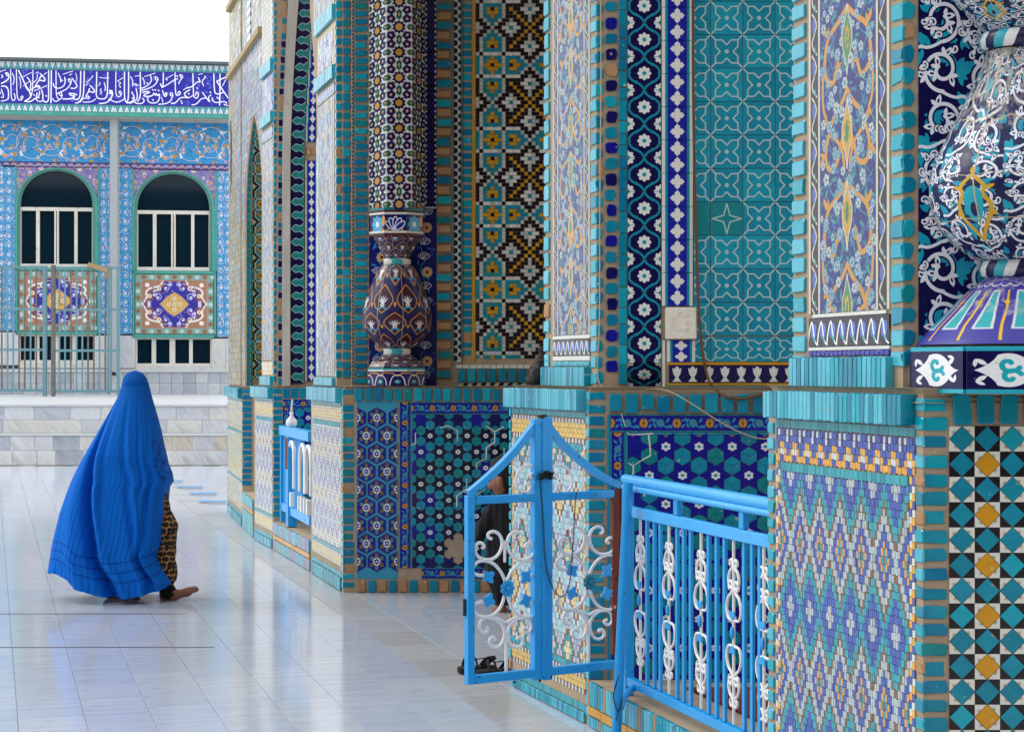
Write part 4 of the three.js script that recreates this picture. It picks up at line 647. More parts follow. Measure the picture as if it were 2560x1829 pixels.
  for (const y of [655, 878]) part(vc, 'chevron_ring', lathe([[30, y + 10], [36, y + 8], [37, y - 6], [31, y - 9]]), M.chevron);
  part(vc, 'neck_bowl', facet([[33, 645], [40, 632], [55, 606], [66, 590], [67, 586]]), M.vaseFloral); part(vc, 'collar', facet([[68, 585], [70, 582], [70, 543], [68, 540]]), M.collar);
  for (const [y, m] of [[584, 'w'], [538, 'w'], [532, 'r'], [590, 'r'], [527, 't']]) part(vc, 'collar_fillet', facet([[70, y + 3], [72.5, y + 2.5], [72.5, y - 2.5], [70, y - 3]]), m === 'w' ? white : m === 'r' ? plain('#4a1712', 0.35) : greenTeal);
  part(vc, 'foot', facet([[74, 917], [66, 905], [48, 893], [36, 886]]), M.vaseFloral); const pb = facet([[76, 963], [76, 919]]); part(vc, 'plinth', pb, M.plinth); { const u = pb.attributes.uv; for (let i = 0; i < u.count; i++) u.setX(i, u.getX(i) * 5); }
  // shaft: three visible facets with stars, pentagons and long hexagons
  const fz = 13.2 - 70 * k, fs = [new Face(922, 13.3, 965, fz), new Face(965, fz, 1029, fz), new Face(1029, fz, 1062, 13.3)], p = 62.4 * k, yB = hgt(524, Zc), yT = hT;
  for (const f of fs) {
    const base = [vc.position.x, vc.position.y, vc.position.z], m = new THREE.Mesh(metreUV(boxAt(0, f.len, yB - 0, yT, -0.1, 0)), white); m.name = 'shaft_facet'; m.castShadow = m.receiveShadow = true; f.place(m, [base[0], 0, base[2]]); m.position.y = -base[1]; vc.add(m);
    const w = f.len, sx = w / p, sc = (poly) => poly.map(([a, b]) => [a * p * sx, b * p]), two = (outer, inner, c1, c2) => { const H = new Heap(); H.poly(sc(outer), 0, 0.003, c1); H.poly(sc(inner), 0, 0.0042, c2); return H.geo(); };
    const dk = C('#1d1550'), dk2 = C('#160f3a'), oc = C('#c9974a'), tn = C('#c69c78'), gr = C('#17584a');
    const gs = [two(star(10, 0.285, 0.205, 0.314), ngon(9, 0.145), dk, oc), two(star(10, 0.285, 0.205, 0.314), ngon(9, 0.14), dk2, C('#b98a3a'))];
    const pen = (a) => ngon(5, 0.192, a), drop = (a) => [[0.07, 0], [0, 0.05], [-0.07, 0.03], [-0.07, -0.03], [0, -0.05]].map(([x, y]) => [x * Math.cos(a) - y * Math.sin(a), x * Math.sin(a) + y * Math.cos(a)]);
    const gp = [[1, 1], [-1, 1], [1, -1], [-1, -1]].map(([a, b]) => two(pen(Math.atan2(b, a)), drop(Math.atan2(-b, -a)), dk, tn)), gh = two([[0, 0.21], [-0.12, 0.1], [-0.085, 0], [-0.12, -0.1], [0, -0.21], [0.12, -0.1], [0.085, 0], [0.12, 0.1]], [[0, 0.1], [-0.035, 0], [0, -0.1], [0.035, 0]], gr, tn), wind = (l, q) => (q > 0 ? l : [...l].reverse()), ge = [1, -1].map((q) => two(wind([[0, 0.1], [0, -0.1], [q * 0.1, -0.12], [q * 0.2, 0], [q * 0.1, 0.12]], q), wind([[0, 0.03], [0, -0.03], [q * 0.09, 0]], q), gr, tn));
    for (let y = yB + p * 0.12; y < yT - p * 0.3; y += p) {
      part(m, 'star_tile', pick(gs), heapMat, w / 2, y, 0); const yh = y + p / 2; if (yh > yT - p * 0.3) continue;
      part(m, 'hexagon_tile', gh, heapMat, w / 2, yh, 0); part(m, 'half_hexagon_tile', ge[0], heapMat, 0.001, y, 0); part(m, 'half_hexagon_tile', ge[1], heapMat, w - 0.001, y, 0);
      [[1, 1], [-1, 1], [1, -1], [-1, -1]].forEach(([a, b], i) => part(m, 'pentagon_tile', gp[i], heapMat, w / 2 + a * 0.31 * w, yh + b * 0.17 * p, 0));
    }
  }
}
// ---- pier 4 and its niche side
{
  const t = pierThing(4, 'narrow pale mosaic pier standing behind the small blue balustrade, second from the far end'), F = D[4], top = LEDGE[4];
  core(t, F, 1.3, 0, top - 0.02, 'dado_core'); core(t, U[4], 1.3, top - 0.02, WALLTOP, 'shaft_core');
  const P = wallPart(t, F, 'dado_face', 0, F.len, 0, top - 0.01);
  dadoFront(t, F, P, { sa: 0.06, sb: F.s(681.5), top, ledge: 0.1, n: 34, zone: 0.14, zoneFn: yellowPale, field: lozC, edge: [col.white, col.tan, col.lav], w: 0.026, base: 0.08 });
  const S = front(683, 16.07, 800), Q = wallPart(t, S, 'dado_return', 0, S.len, 0, top - 0.01), X = (x) => S.s(x), Y = (y) => S.h(740, y);
  quoin(Q, -0.004, X(704), top - 0.004, 0.27, 0.061, 0.046); soldierRow(Q, X(705), X(705) + 0.0725 * 5, Y(995), Y(969), 5, 0.014, tealOf, { name: 'soldier_brick', r: 0.004 });
  bandRun(Q, X(706), X(706) + 0.16 * 2.3, Y(1019), Y(998), 2); bandRun(Q, X(706), X(724), Y(1270), Y(1020), 6, true); starField(Q, X(726), S.len, 0.3, Y(1020), 0.155, X(770), Y(1044), false);
  ledgeTop(t, F, 1.3, top, 0.006);
  const V = U[4], hT = hgt(-60, 17), vh = (y) => V.h(670, y), R = wallPart(t, V, 'shaft_face', 0, V.len, top, hT + 0.4);
  soldierRow(R, 0.02, V.s(682), top + 0.01, vh(940), 22, 0.003, () => pick([cyan, teals[3]]), { t: 0.03 });
  slivers(R, 'mosaic_zone', 0.02, V.s(681), vh(905), vh(938), 0.024, 0.04, () => pick([col.ochre, col.cream, col.white]));
  panelTile(R, 'guilloche_border', M.guilloche, 0.03, V.s(681), vh(350), vh(320)); arabesquePanel(R, 0.03, V.s(681), vh(900), vh(352));
  soldierRow(R, 0.02, V.s(682), vh(312), vh(285), 14, 0.003, () => pick([cyan, teals[3]]), { t: 0.03 }); slivers(R, 'mosaic_field', 0.03, V.s(681), vh(192), vh(283), 0.02, 0.08, () => pick([col.lav, col.blue, col.white, col.lav]));
  soldierRow(R, 0.02, V.s(682), vh(186), vh(155), 14, 0.003, () => pick([cyan, teals[3]]), { t: 0.03 }); slivers(R, 'mosaic_field', 0.02, V.s(681), hT, vh(150), 0.024, 0.05, () => pick([C('#bfae8c'), col.white2, C('#8fb0b4'), col.tan, col.grey]));
  quoin(R, V.s(682), V.len + 0.006, hT, top + 0.01, 0.071, 0.052, { mat: () => pick([cyan, teals[3], teals[1]]) });
  const T2 = front(684, 16.4, 805), x2 = (x) => T2.s(x), y2 = (y) => T2.h(740, y), bend = (y) => { const py = HOR + (EYE - y) * FOC / 16.4; return py < 420 ? Math.pow((420 - py) / 420, 1.6) * 21 * 16.4 / FOC : 0; };
  const B = wallPart(t, T2, 'shaft_return', 0, T2.len, top, hT + 0.4, mortar); quoin(B, -0.004, x2(690), hT, top + 0.01, 0.071, 0.05, { r: 0.012 });
  quoin(B, x2(694.5), x2(705), hT, top + 0.01, 0.0715, 0.057, { mat: (i) => (i % 2 ? tealOf() : navy), r: 0.006, lean: (y) => bend(y) * 0.6, lost: 0.12 });
  const strip = []; for (let q = 0; q <= 24; q++) { const y = top + (hT + 0.3 - top) * q / 24; strip.push([x2(706) + bend(y) * 0.75, y]); } for (let q = 24; q >= 0; q--) { const y = top + (hT + 0.3 - top) * q / 24; strip.push([x2(726) + bend(y), y]); } shapePart(t, T2, 'plaster_strip', strip, plaster, -0.01, 0.05);
  const th = 33.6 * 16.4 / FOC; for (let q = 0; q < 31; q++) { const y = top + 0.03 + (q + 0.5) * th; if (y > hT + 0.2) break; const m = part(B, 'cloud_collar_tile', unitTile(33.5 * 16.4 / FOC, th * 0.97, 0.02), M.cloud, x2(743) + bend(y), y, 0.01); m.rotation.z = rr(-0.015, 0.015); }
  const qh = 46 * 16.4 / FOC; for (let q = 0; q < 22; q++) { const y = top + 0.05 + (q + 0.5) * qh; if (y > hT) break; if (q === 12) { for (const a of [-1, 1]) part(B, 'bare_brick', brickGeo(0.04, 0.06, 0.01), tanBrick, x2(776) + a * 0.022 + bend(y), y, 0); continue; } part(B, 'quatrefoil_tile', unitTile(31 * 16.4 / FOC, qh * 0.97, 0.012), M.quatre, x2(778) + bend(y) * 0.9, y, 0); }
}
// ---- pier 5, the far corner, with the blind arch
{
  const t = pierThing(5, 'farthest pale pier with a long vertical crack, at the corner before the courtyard'), F = D[5], top = LEDGE[5];
  core(t, F, 1.3, 0, top - 0.02, 'dado_core');
  const P = wallPart(t, F, 'dado_face', 0, F.len, 0, top - 0.01);
  dadoFront(t, F, P, { sa: 0.05, sb: F.s(605), top, ledge: 0.11, n: 40, zone: 0.3, zoneFn: (i, j) => pick([col.cream, C('#d8c888'), col.white, col.pale, col.tan]), field: (i, j) => (j < 14 ? pick([col.cream, C('#d8c888'), col.pale]) : pick([col.cream, col.tan, col.white, C('#d8c888')])), edge: [col.tan, col.cream, col.pale], w: 0.03, base: 0.08 });
  quoin(P, 0, 0.06, top - 0.1, 0.05, 0.07, 0.05, { mat: () => pick([teals[1], teals[0]]), lost: 0.2 });
  const S = front(606, 18.43, 680), Q = wallPart(t, S, 'dado_return', 0, S.len, 0, top - 0.01); quoin(Q, -0.004, S.s(629), top - 0.004, 0.36, 0.0625, 0.05, { mat: () => pick([teals[2], teals[0], teals[2]]) });
  ledgeTop(t, F, 1.3, top, 0.006);
  const V = new Face(571, 20.5, 656, 17.5), hT = 7.0, vh = (x, y) => V.h(x, y), jam = V.s(613), sh = new THREE.Shape();
  const ap = [V.s(633), vh(633, 283)], spr = vh(613, 520); // pointed opening in the wall plane
  sh.moveTo(0, top); sh.lineTo(jam, top); sh.lineTo(jam, spr); sh.quadraticCurveTo(jam + (ap[0] - jam) * 0.12, spr + (ap[1] - spr) * 0.62, ap[0], ap[1]); sh.quadraticCurveTo(2 * ap[0] - jam - (ap[0] - jam) * 0.12, spr + (ap[1] - spr) * 0.62, 2 * ap[0] - jam, spr); sh.lineTo(2 * ap[0] - jam, top); sh.lineTo(V.len, top); sh.lineTo(V.len, hT); sh.lineTo(0, hT); sh.closePath();
  const g = metreUV(new THREE.ExtrudeGeometry(sh, { depth: 0.012, bevelEnabled: false, curveSegments: 16 }).translate(0, 0, -0.012)), W = new THREE.Mesh(g, mortar); W.name = 'shaft_face'; W.castShadow = W.receiveShadow = true; V.place(W, [t.position.x, 0, t.position.z]); t.add(W);
  const inArch = (s, y) => s > jam - 0.02 && s < 2 * ap[0] - jam + 0.02 && y < (y < spr ? 99 : spr + (ap[1] - spr) * Math.sqrt(Math.max(0, 1 - Math.pow(Math.abs(s - ap[0]) / (ap[0] - jam + 0.02), 1.5)))) && y < ap[1] + 0.05;
  { // pale strip mosaic over the whole plane, lavender in the spandrel
    const H = new Heap(); for (let s = 0.02; s < V.len - 0.03; s += 0.03) for (let y = top + 0.02; y < hT - 0.05; y += 0.07) { if (inArch(s + 0.015, y + 0.03)) continue; const spand = s > V.s(590) && y < vh(600, 130) + (s - V.s(590)) * 0.0 && y > vh(613, 560), c = spand ? pick([col.lav, col.white2, C('#a9a3c0'), C('#8fb0b4'), C('#b9ab8e')]) : pick([col.tan, C('#b9a684'), col.white2, col.grey, C('#c3b48e'), C('#8fa9a8'), C('#a89878')]); H.box(s + 0.001, s + 0.028, y + 0.001, y + 0.067, 0, rr(0.003, 0.007), shade(c, 0.12)); }
    heapPart(W, 'mosaic_field', H);
    const L2 = new Heap(), e = (x0, y0, x1, y1, w) => { const a = [V.s(x0), vh(x0, y0)], b = [V.s(x1), vh(x1, y1)]; L2.poly([[a[0], a[1]], [b[0], b[1]], [b[0], b[1] + w], [a[0], a[1] + w]], 0, 0.04, C('#a68d6c')); };
    const lv = (y) => L2.box(V.s(574), V.len, y, y + 0.06, 0, 0.05, C('#a8946f')); lv(vh(589, 178)); lv(vh(571, 36)); heapPart(W, 'string_courses', L2, heapMatt);
    panelTile(W, 'turquoise_strip', greenTeal, V.s(611), V.s(615), vh(612, 44), vh(612, -60)); const st = new Heap(); for (let y = vh(620, 115), i = 0; y < hT; y += 0.045, i++) st.box(V.s(619), V.s(627), y, y + 0.045, 0, 0.012, i % 2 ? C('#dfe2ea') : C('#2c2f8a')); heapPart(W, 'striped_edging', st);
    const cr = []; for (let q = 0; q <= 14; q++) cr.push(new THREE.Vector3(V.s(578) + rr(-0.03, 0.05) - 0.06, vh(578, 300 + q * 13), 0.012)); // crack: a dark fissure with broken edges
    const K = new Heap(); for (let q = 0; q < 14; q++) { const a = cr[q], b = cr[q + 1], w1 = 0.03 + 0.09 * Math.sin(q / 14 * 3.1), w2 = 0.03 + 0.09 * Math.sin((q + 1) / 14 * 3.1); K.poly([[a.x, a.y], [b.x, b.y], [b.x + w2, b.y], [a.x + w1, a.y]].reverse(), 0, 0.009, C('#2a2018')); } heapPart(W, 'crack', K, heapMatt);
  }
  const zq = V.Z(613), back = front(600, zq + 0.32, 690), B = wallPart(t, back, 'niche_back', 0, back.len, top, hT - 0.4), bx = (x) => back.s(x), by = (y) => back.h(630, y);
  part(B, 'green_strip', brickGeo(bx(631) - bx(627.5), by(560) - by(962), 0.02, 0.003), plain('#2a7a30', 0.4), bx(629), (by(560) + by(962)) / 2, 0.0); kufic(B, bx(631), bx(657), by(330), by(950), 4.6 * 18.6 / FOC, 3, 0);
  for (let i = 0; i < 62; i++) { const y = top + 0.03 + i * 0.0735; if (y > ap[1]) break; const f = y < spr ? 0 : Math.pow((y - spr) / (ap[1] - spr), 2.1); const x = 614.5 + f * 18.5, w = 12.5 * (1 - f * 0.35); const p = at(x + w / 2, 0, zq + 0.06), m = part(t, 'brick', brickGeo(w * zq / FOC, 0.06, 0.03, 0.005), pick([teals[1], greenTeal, teals[0]]), p.x - t.position.x, y, p.z - t.position.z); }
}
// ---- walls over the niches, and their flat ceilings (above the picture)
function over(i, a, b, y0, deep) {
  const t = scene.children.filter((o) => /^tiled_pier/.test(o.name))[i - 1], F = new Face((a.R[0] / a.R[1]) * FOC + CX, a.R[1], (b.L[0] / b.L[1]) * FOC + CX, b.L[1]);
  wallPart(t, F, 'niche_spandrel', 0, F.len, y0, WALLTOP, mortar, 0.3); const c = part(t, 'niche_ceiling', metreUV(boxAt(Math.min(a.R[0], b.L[0]) - t.position.x, Math.max(a.R[0], b.L[0]) + deep - t.position.x, y0, y0 + 0.2, -Math.max(a.R[1], b.L[1]) - t.position.z, -Math.min(a.R[1], b.L[1]) - t.position.z)), plaster); c.position.y = 0.01; return F;
}
over(1, U[2], U[1], 4.7, 1.2); over(2, U[3], U[2], 4.9, 1.8); over(3, U[4], U[3], 5.9, 1.3);
// ---- low sills between the piers
function sill(label, F, h, deep, mats) {
  const t = thing('niche_sill', label, 'sill', [F.R[0], 0, -F.R[1]], 'tiled sills between the piers');
  const m = wallPart(t, F, 'body', 0, F.len, 0, h - 0.01, mortar, deep), n = Math.round(F.len / 0.036);
  soldierRow(m, 0.01, F.len - 0.01, h - 0.105, h, n, 0.004, () => pick(mats), { t: 0.016, j: 0.002 });
  const w = Math.round(F.len / 0.17); soldierRow(m, 0.01, F.len - 0.01, h - 0.15, h - 0.11, w, 0.004, () => yellow, { name: 'ochre_tile', t: 0.012 });
  soldierRow(m, 0.01, F.len - 0.01, 0.004, h - 0.156, n, 0.005, () => pick(mats), { t: 0.012 });
  const c = part(m, 'coping', metreUV(boxAt(0.0, F.len, h - 0.01, h, -deep, -0.004)), mortar); return m;
}
{
  const a = D[2].R, b = D[1].L, sh = new THREE.Shape([[a[0] + 0.2, a[1] - 0.02], [b[0] + 0.2, b[1] + 0.02], [b[0] + 1.3, b[1] + 0.02], [b[0] + 1.3, a[1] - 0.02]].map(([x, z]) => new THREE.Vector2(x, z))), g = new THREE.ExtrudeGeometry(sh, { depth: 0.195, bevelEnabled: false }).rotateX(-Math.PI / 2); // niche floor behind the railing
  const nf = part(scene, 'niche_floor', metreUV(g), bedMatNiche); nf.userData.kind = 'structure';
  const c = new THREE.Shape([[a[0] + 0.42, a[1] - 0.25], [b[0] + 0.3, b[1] + 0.12], [b[0] + 1.1, b[1] + 0.12], [b[0] + 1.1, a[1] - 0.25]].map(([x, z]) => new THREE.Vector2(x, z))), rg = new THREE.Mesh(metreUV(new THREE.ExtrudeGeometry(c, { depth: 0.012, bevelEnabled: true, bevelSize: 0.004, bevelThickness: 0.004, bevelSegments: 2 }).rotateX(-Math.PI / 2)), new THREE.MeshStandardMaterial({ map: glazeTex('#6a1418', ['#561014', '#7d2022', '#4a0c12'], '#2a0a0c', 30), roughness: 1 })); rg.name = 'red_carpet'; rg.position.y = 0.2; rg.receiveShadow = true; tag(rg, 'dark red carpet lying on the niche floor behind the scrolled railing', 'carpet');
}
sill('tiled sill under the scrolled blue railing beside the gate', new Face(1474, 8.1, 1922, 6.27), 0.205, 0.5, [cyan, teals[3], teals[0], tanBrick]);
sill('tiled sill under the small far balustrade', new Face(684, 16.06, 776, 14.3), 0.25, 0.6, [plain('#8aa6a4', 0.4), cyan, plain('#9b93b0', 0.5)]);
sill('tiled sill below the blind arch, between the two farthest piers', new Face(607, 18.4, 634, 17.2), 0.36, 0.5, [plain('#6fb0b4', 0.4), cyan]);
// ---------------------------------------------------------------- marble court
const marbleTex = canvasTex(1024, 1024, (x, w, h) => {
  x.fillStyle = '#dfe3ea'; x.fillRect(0, 0, w, h);
  for (let i = 0; i < 900; i++) { x.globalAlpha = rr(0.03, 0.13); x.fillStyle = pick(['#b9c2d2', '#f4f6f8', '#c6cedb', '#a9b4c6', '#e9ebee', '#cfcdd4']); x.beginPath(); x.ellipse(rnd() * w, rnd() * h, rr(30, 240), rr(2, 14), rr(-0.08, 0.08), 0, 7); x.fill(); }
  for (let i = 0; i < 40; i++) { x.globalAlpha = rr(0.1, 0.35); x.strokeStyle = pick(['#97a2b4', '#8b93a3', '#f6f7f9']); x.lineWidth = rr(0.8, 3); let a = rnd() * w, b = rnd() * h; x.beginPath(); x.moveTo(a, b); for (let j = 0; j < 6; j++) { a += rr(20, 70); b += rr(-9, 9); x.lineTo(a, b); } x.stroke(); }
  x.globalAlpha = 1; speckle(x, w, h, 300, ['#8f97a4', '#b3a99a'], 0.6, 1.8, 0.5); for (let i = 0; i < 60; i++) { x.globalAlpha = rr(0.05, 0.16); x.fillStyle = pick(['#a39a8c', '#8f9098', '#b5aa98']); x.beginPath(); x.ellipse(rnd() * w, rnd() * h, rr(6, 40), rr(4, 20), rnd() * 3, 0, 7); x.fill(); } x.globalAlpha = 1;
});
const slabMats = ['#dbe0ea', '#dee3eb', '#d8dee8', '#e1e4ea', '#dce0e9'].map((c) => new THREE.MeshStandardMaterial({ color: c, map: marbleTex, roughness: 0.11, bumpMap: bumpTex, bumpScale: 0.0004 }));
const paleSlab = ['#d9d7d4', '#d2d2d4', '#cfccc8'].map((c) => new THREE.MeshStandardMaterial({ color: c, map: marbleTex, roughness: 0.22 }));
const bedMat = new THREE.MeshStandardMaterial({ map: canvasTex(256, 256, (x, w, h) => { x.fillStyle = '#c4c0ba'; x.fillRect(0, 0, w, h); speckle(x, w, h, 1500, ['#a8a29a', '#d0ccc4', '#c2bcb0'], 0.5, 2.5, 0.6); }), roughness: 0.8 });
{
  const u = new THREE.Vector3(0.2785, 0, 0.9604), n = new THREE.Vector3(-0.9604, 0, 0.2785), O = new THREE.Vector3(D[2].R[0] - 0.03, 0, -D[2].R[1]); // along and out of the facade
  const bed = part(scene, 'paving', metreUV(new THREE.PlaneGeometry(260, 260).rotateX(-Math.PI / 2)), bedMat, 0, -0.012, -60); bed.userData.kind = 'structure';
  const slab = (w, l, k) => { const g = prism(rect(w, l), 0.012, 0.0006, null); const t = g.attributes.uv, p = g.attributes.position, du = rnd(), dv = rnd(); for (let i = 0; i < t.count; i++) t.setXY(i, p.getX(i) * 0.55 + du, p.getY(i) * 0.55 + dv); g.rotateX(-Math.PI / 2); return g; };
  const wN = 0.298, lU = 0.56, kinds = Array.from({ length: 10 }, (_, i) => slab(wN - 0.0025, lU - 0.0025, i)), edge = Array.from({ length: 4 }, (_, i) => slab(0.29, lU - 0.004, i)), list = [];
  const ang = Math.atan2(u.x, u.z);
  const pos = (a, b) => O.clone().addScaledVector(u, a).addScaledVector(n, b);
  for (let i = -46; i < 6; i++) for (let j = -6; j < 34; j++) { if (j === -1) continue; const p = pos((i + (Math.abs(j) % 2) * 0.5) * lU, 0.36 + (j + 0.5) * wN); if (p.z > -6.3 || p.z < -30 || p.x < -6.6 * (-p.z / 16) - 0.8) continue; list.push([p, pick(kinds), pick(slabMats)]); }
  for (let i = -40; i < 6; i++) list.push([pos(i * lU, 0.211), pick(edge), pick(paleSlab)]);
  list.forEach((q) => { const dz = -q[0].z, px = Math.abs(q[0].x / dz * FOC); q[3] = (px > 1350 ? 1e3 : 0) + dz; }); list.sort((a, b) => a[3] - b[3]);
  const rest = {}; list.forEach(([p, g, m], i) => {
    if (i < 300) { const s = part(bed, 'slab', g, m, p.x, 0.0, p.z + 60); s.rotation.set(rr(-0.0009, 0.0009), ang, rr(-0.0009, 0.0009)); }
    else { const k = slabMats.indexOf(m) + 10 * paleSlab.indexOf(m); (rest[k] = rest[k] || { m, l: [] }).l.push(g.clone().rotateY(ang).translate(p.x, 0, p.z + 60)); }
  });
  for (const k in rest) { const s = part(bed, 'paving_slabs', mergeGeometries(rest[k].l), rest[k].m); s.userData.kind = 'stuff'; }
  for (const [y, x1] of [[1534.5, 463], [1618, 535]]) { const Z = 7200 / (y - 925), xe = (x1 - CX) * Z / FOC; part(bed, 'joint_strip', boxAt(-7, xe, 0.008, 0.0135, -0.014, 0.014), plain('#4a5060', 0.5), 0, 0, -Z + 60); }
  const strips = [[418, 456, 1204], [441, 506, 1219], [474, 541, 1235.5], [497, 566, 1256]];
  strips.forEach(([a, b, y], i) => { const Z = 7200 / (y - 925), m = new THREE.Mesh(metreUV(boxAt(0, (b - a) * Z / FOC, 0.013, 0.017, -0.09, 0.09)), plain('#3f97cf', 0.6)); m.name = 'tape_strip'; m.position.set((a - CX) * Z / FOC, 0.004, -Z); m.receiveShadow = true; tag(m, ['blue floor tape strip farthest from the woman, nearest the steps', 'second blue floor tape strip counted from the steps', 'third blue floor tape strip counted from the steps', 'blue floor tape strip closest to the far corner pier'][i], 'tape strip', 'blue tape strips on the paving'); });
}
{ // brick range closing the court behind the viewpoint; it is what the glazed side walls face and mirror
  const t = thing('brick_range', 'plain brown brick range with dark arches behind the viewpoint', 'building', [-2, 0, 9]), bm = new THREE.MeshStandardMaterial({ map: mortarTex, color: '#8a7462', roughness: 1 });
  const sh = new THREE.Shape([[-16, 0], [18, 0], [18, 11], [-16, 11]].map(([a, b]) => new THREE.Vector2(a, b))); for (let k = 0; k < 7; k++) { const c = -13 + k * 4.6, h = new THREE.Path(); h.moveTo(c - 1.3, 0.3); h.lineTo(c - 1.3, 4.2); h.quadraticCurveTo(c - 1.1, 5.6, c, 6.4); h.quadraticCurveTo(c + 1.1, 5.6, c + 1.3, 4.2); h.lineTo(c + 1.3, 0.3); h.closePath(); sh.holes.push(h); }
  part(t, 'arcade_wall', metreUV(new THREE.ExtrudeGeometry(sh, { depth: 0.6, bevelEnabled: false })), bm); part(t, 'rear_wall', metreUV(boxAt(-16, 18, 0, 11, 3, 3.4)), bm); part(t, 'roof', metreUV(boxAt(-16.2, 18.2, 11.001, 11.3, -0.3, 3.6)), bm); part(t, 'side_wall', metreUV(boxAt(-16.3, -16.001, 0, 11, 0, 3.4)), bm);
}
// ---------------------------------------------------------------- steps
const veinTex = canvasTex(512, 512, (x, w, h) => {
  x.fillStyle = '#e4e4e4'; x.fillRect(0, 0, w, h); for (let i = 0; i < 160; i++) { x.globalAlpha = rr(0.04, 0.16); x.fillStyle = pick(['#b8bcc4', '#f6f6f6', '#a4a8b0', '#cfc8be', '#d9d9dc']); x.beginPath(); x.ellipse(rnd() * w, rnd() * h, rr(20, 120), rr(4, 26), 0.7 + rr(-0.3, 0.3), 0, 7); x.fill(); }
  for (let i = 0; i < 46; i++) { x.globalAlpha = rr(0.15, 0.5); x.strokeStyle = pick(['#858b98', '#9aa0ac', '#777c88', '#a8998a']); x.lineWidth = rr(0.8, 4); let a = rnd() * w, b = rnd() * h; x.beginPath(); x.moveTo(a, b); for (let j = 0; j < 5; j++) { a += rr(10, 50); b += rr(5, 50); x.lineTo(a, b); } x.stroke(); } x.globalAlpha = 1; speckle(x, w, h, 200, ['#8f8a84', '#b8a890'], 0.6, 2, 0.4);
});
const stepTile = ['#e2e4e8', '#ccd1da', '#e8e6e1', '#d8dae0', '#dfd4c6', '#bfc5cf', '#eeeeee'].map((c) => new THREE.MeshStandardMaterial({ color: c, map: veinTex, roughness: 0.35 }));
const coping = new THREE.MeshStandardMaterial({ color: '#e6e4de', map: marbleTex, roughness: 0.4 });
{
  const t = thing('marble_steps', 'pale marble steps and platform in front of the blue gallery', 'steps', [-6, 0, -30.25]), W = 16;
  const riser = (z, y0, y1, rows, w0, pal) => { const b = part(t, 'riser', metreUV(boxAt(-7, 9, y0, y1, z - 0.35, z - 0.012)), coping); for (let r = 0; r < rows; r++) { const h = (y1 - y0) / rows; let x = -7; while (x < 9) { const w = w0 * rr(0.75, 1.3); const m = part(b, 'riser_tile', tileG(w - 0.006, h - 0.006), pick(pal), x + w / 2, y0 + (r + 0.5) * h, z - 0.012); x += w; } } };
  const tg = new Map(), tileG = (w, h) => { const k = Math.round(w * 20) / 20 + '|' + h.toFixed(3); if (!tg.has(k)) { const g = prism(rect(Math.round(w * 20) / 20 - 0.004, h), 0.012, 0.002, null), u = g.attributes.uv, du = rnd(), dv = rnd(), p = g.attributes.position; for (let i = 0; i < u.count; i++) u.setXY(i, p.getY(i) * 0.9 + du, p.getX(i) * 0.9 + dv); tg.set(k, g); } return tg.get(k); };
  riser(0, 0, 0.5, 2, 0.36, stepTile); part(t, 'tread', metreUV(boxAt(-7, 9, 0.5, 0.53, -0.4, 0.03)), coping);
  riser(-0.35, 0.53, 0.985, 2, 0.62, stepTile.slice(0, 4)); part(t, 'platform', metreUV(boxAt(-7, 9, 0.985, 1.02, -14.5, -0.32)), coping);
}
// ---------------------------------------------------------------- gallery building beyond the court
const friezeTex = canvasTex(1024, 512, (x, w, h) => {
  x.fillStyle = '#2a93d2'; x.fillRect(0, 0, w, h);
  for (let i = 0; i < 150; i++) { const a = rnd() * w, b = rnd() * h; curve(x, [a, b, a + rr(-40, 40), b + rr(-40, 40), a + rr(-60, 60), b + rr(-60, 60), a + rr(-70, 70), b + rr(-60, 60)], '#1f5f98', 3); leaf(x, a, b, rr(16, 30), rnd() * 6.3, '#1d6a90'); }
  for (let k = -1; k < 3; k++) { const cx = 170 + k * 510; for (const [ox, oy, d] of [[0, 30, 1], [255, -10, -1]]) { const q = cx + ox, y = 256 + oy; spiral(x, q, y, 190, 190, d * 0.3, d * 0.3 + d * 5.2, '#e8ecf6', 6, '#2c2f86'); spiral(x, q, y + 8, 118, 50, 2.2, 2.2 + d * 5.4, '#e8ecf6', 6, '#2c2f86'); for (const a of [0.6, 2.2, 4.1, 5.4]) { const px = q + 185 * Math.cos(a), py = y + 185 * Math.sin(a); leaf(x, px, py, 70, a + 1.7, '#eef0f8', 0.3); leaf(x, px, py, 46, a + 0.9, '#eef0f8', 0.36); } } }
  for (let i = 0; i < 90; i++) flower(x, rnd() * w, rnd() * h, rr(12, 24), 8, pick(['#e3c2a2', '#d9a23c', '#e9c8c8', '#cda04a', '#f0e0d0', '#c0b0d8']), pick(['#8a4a28', '#5a4a20', '#7a3a4a']), '#8a6a5a');
});
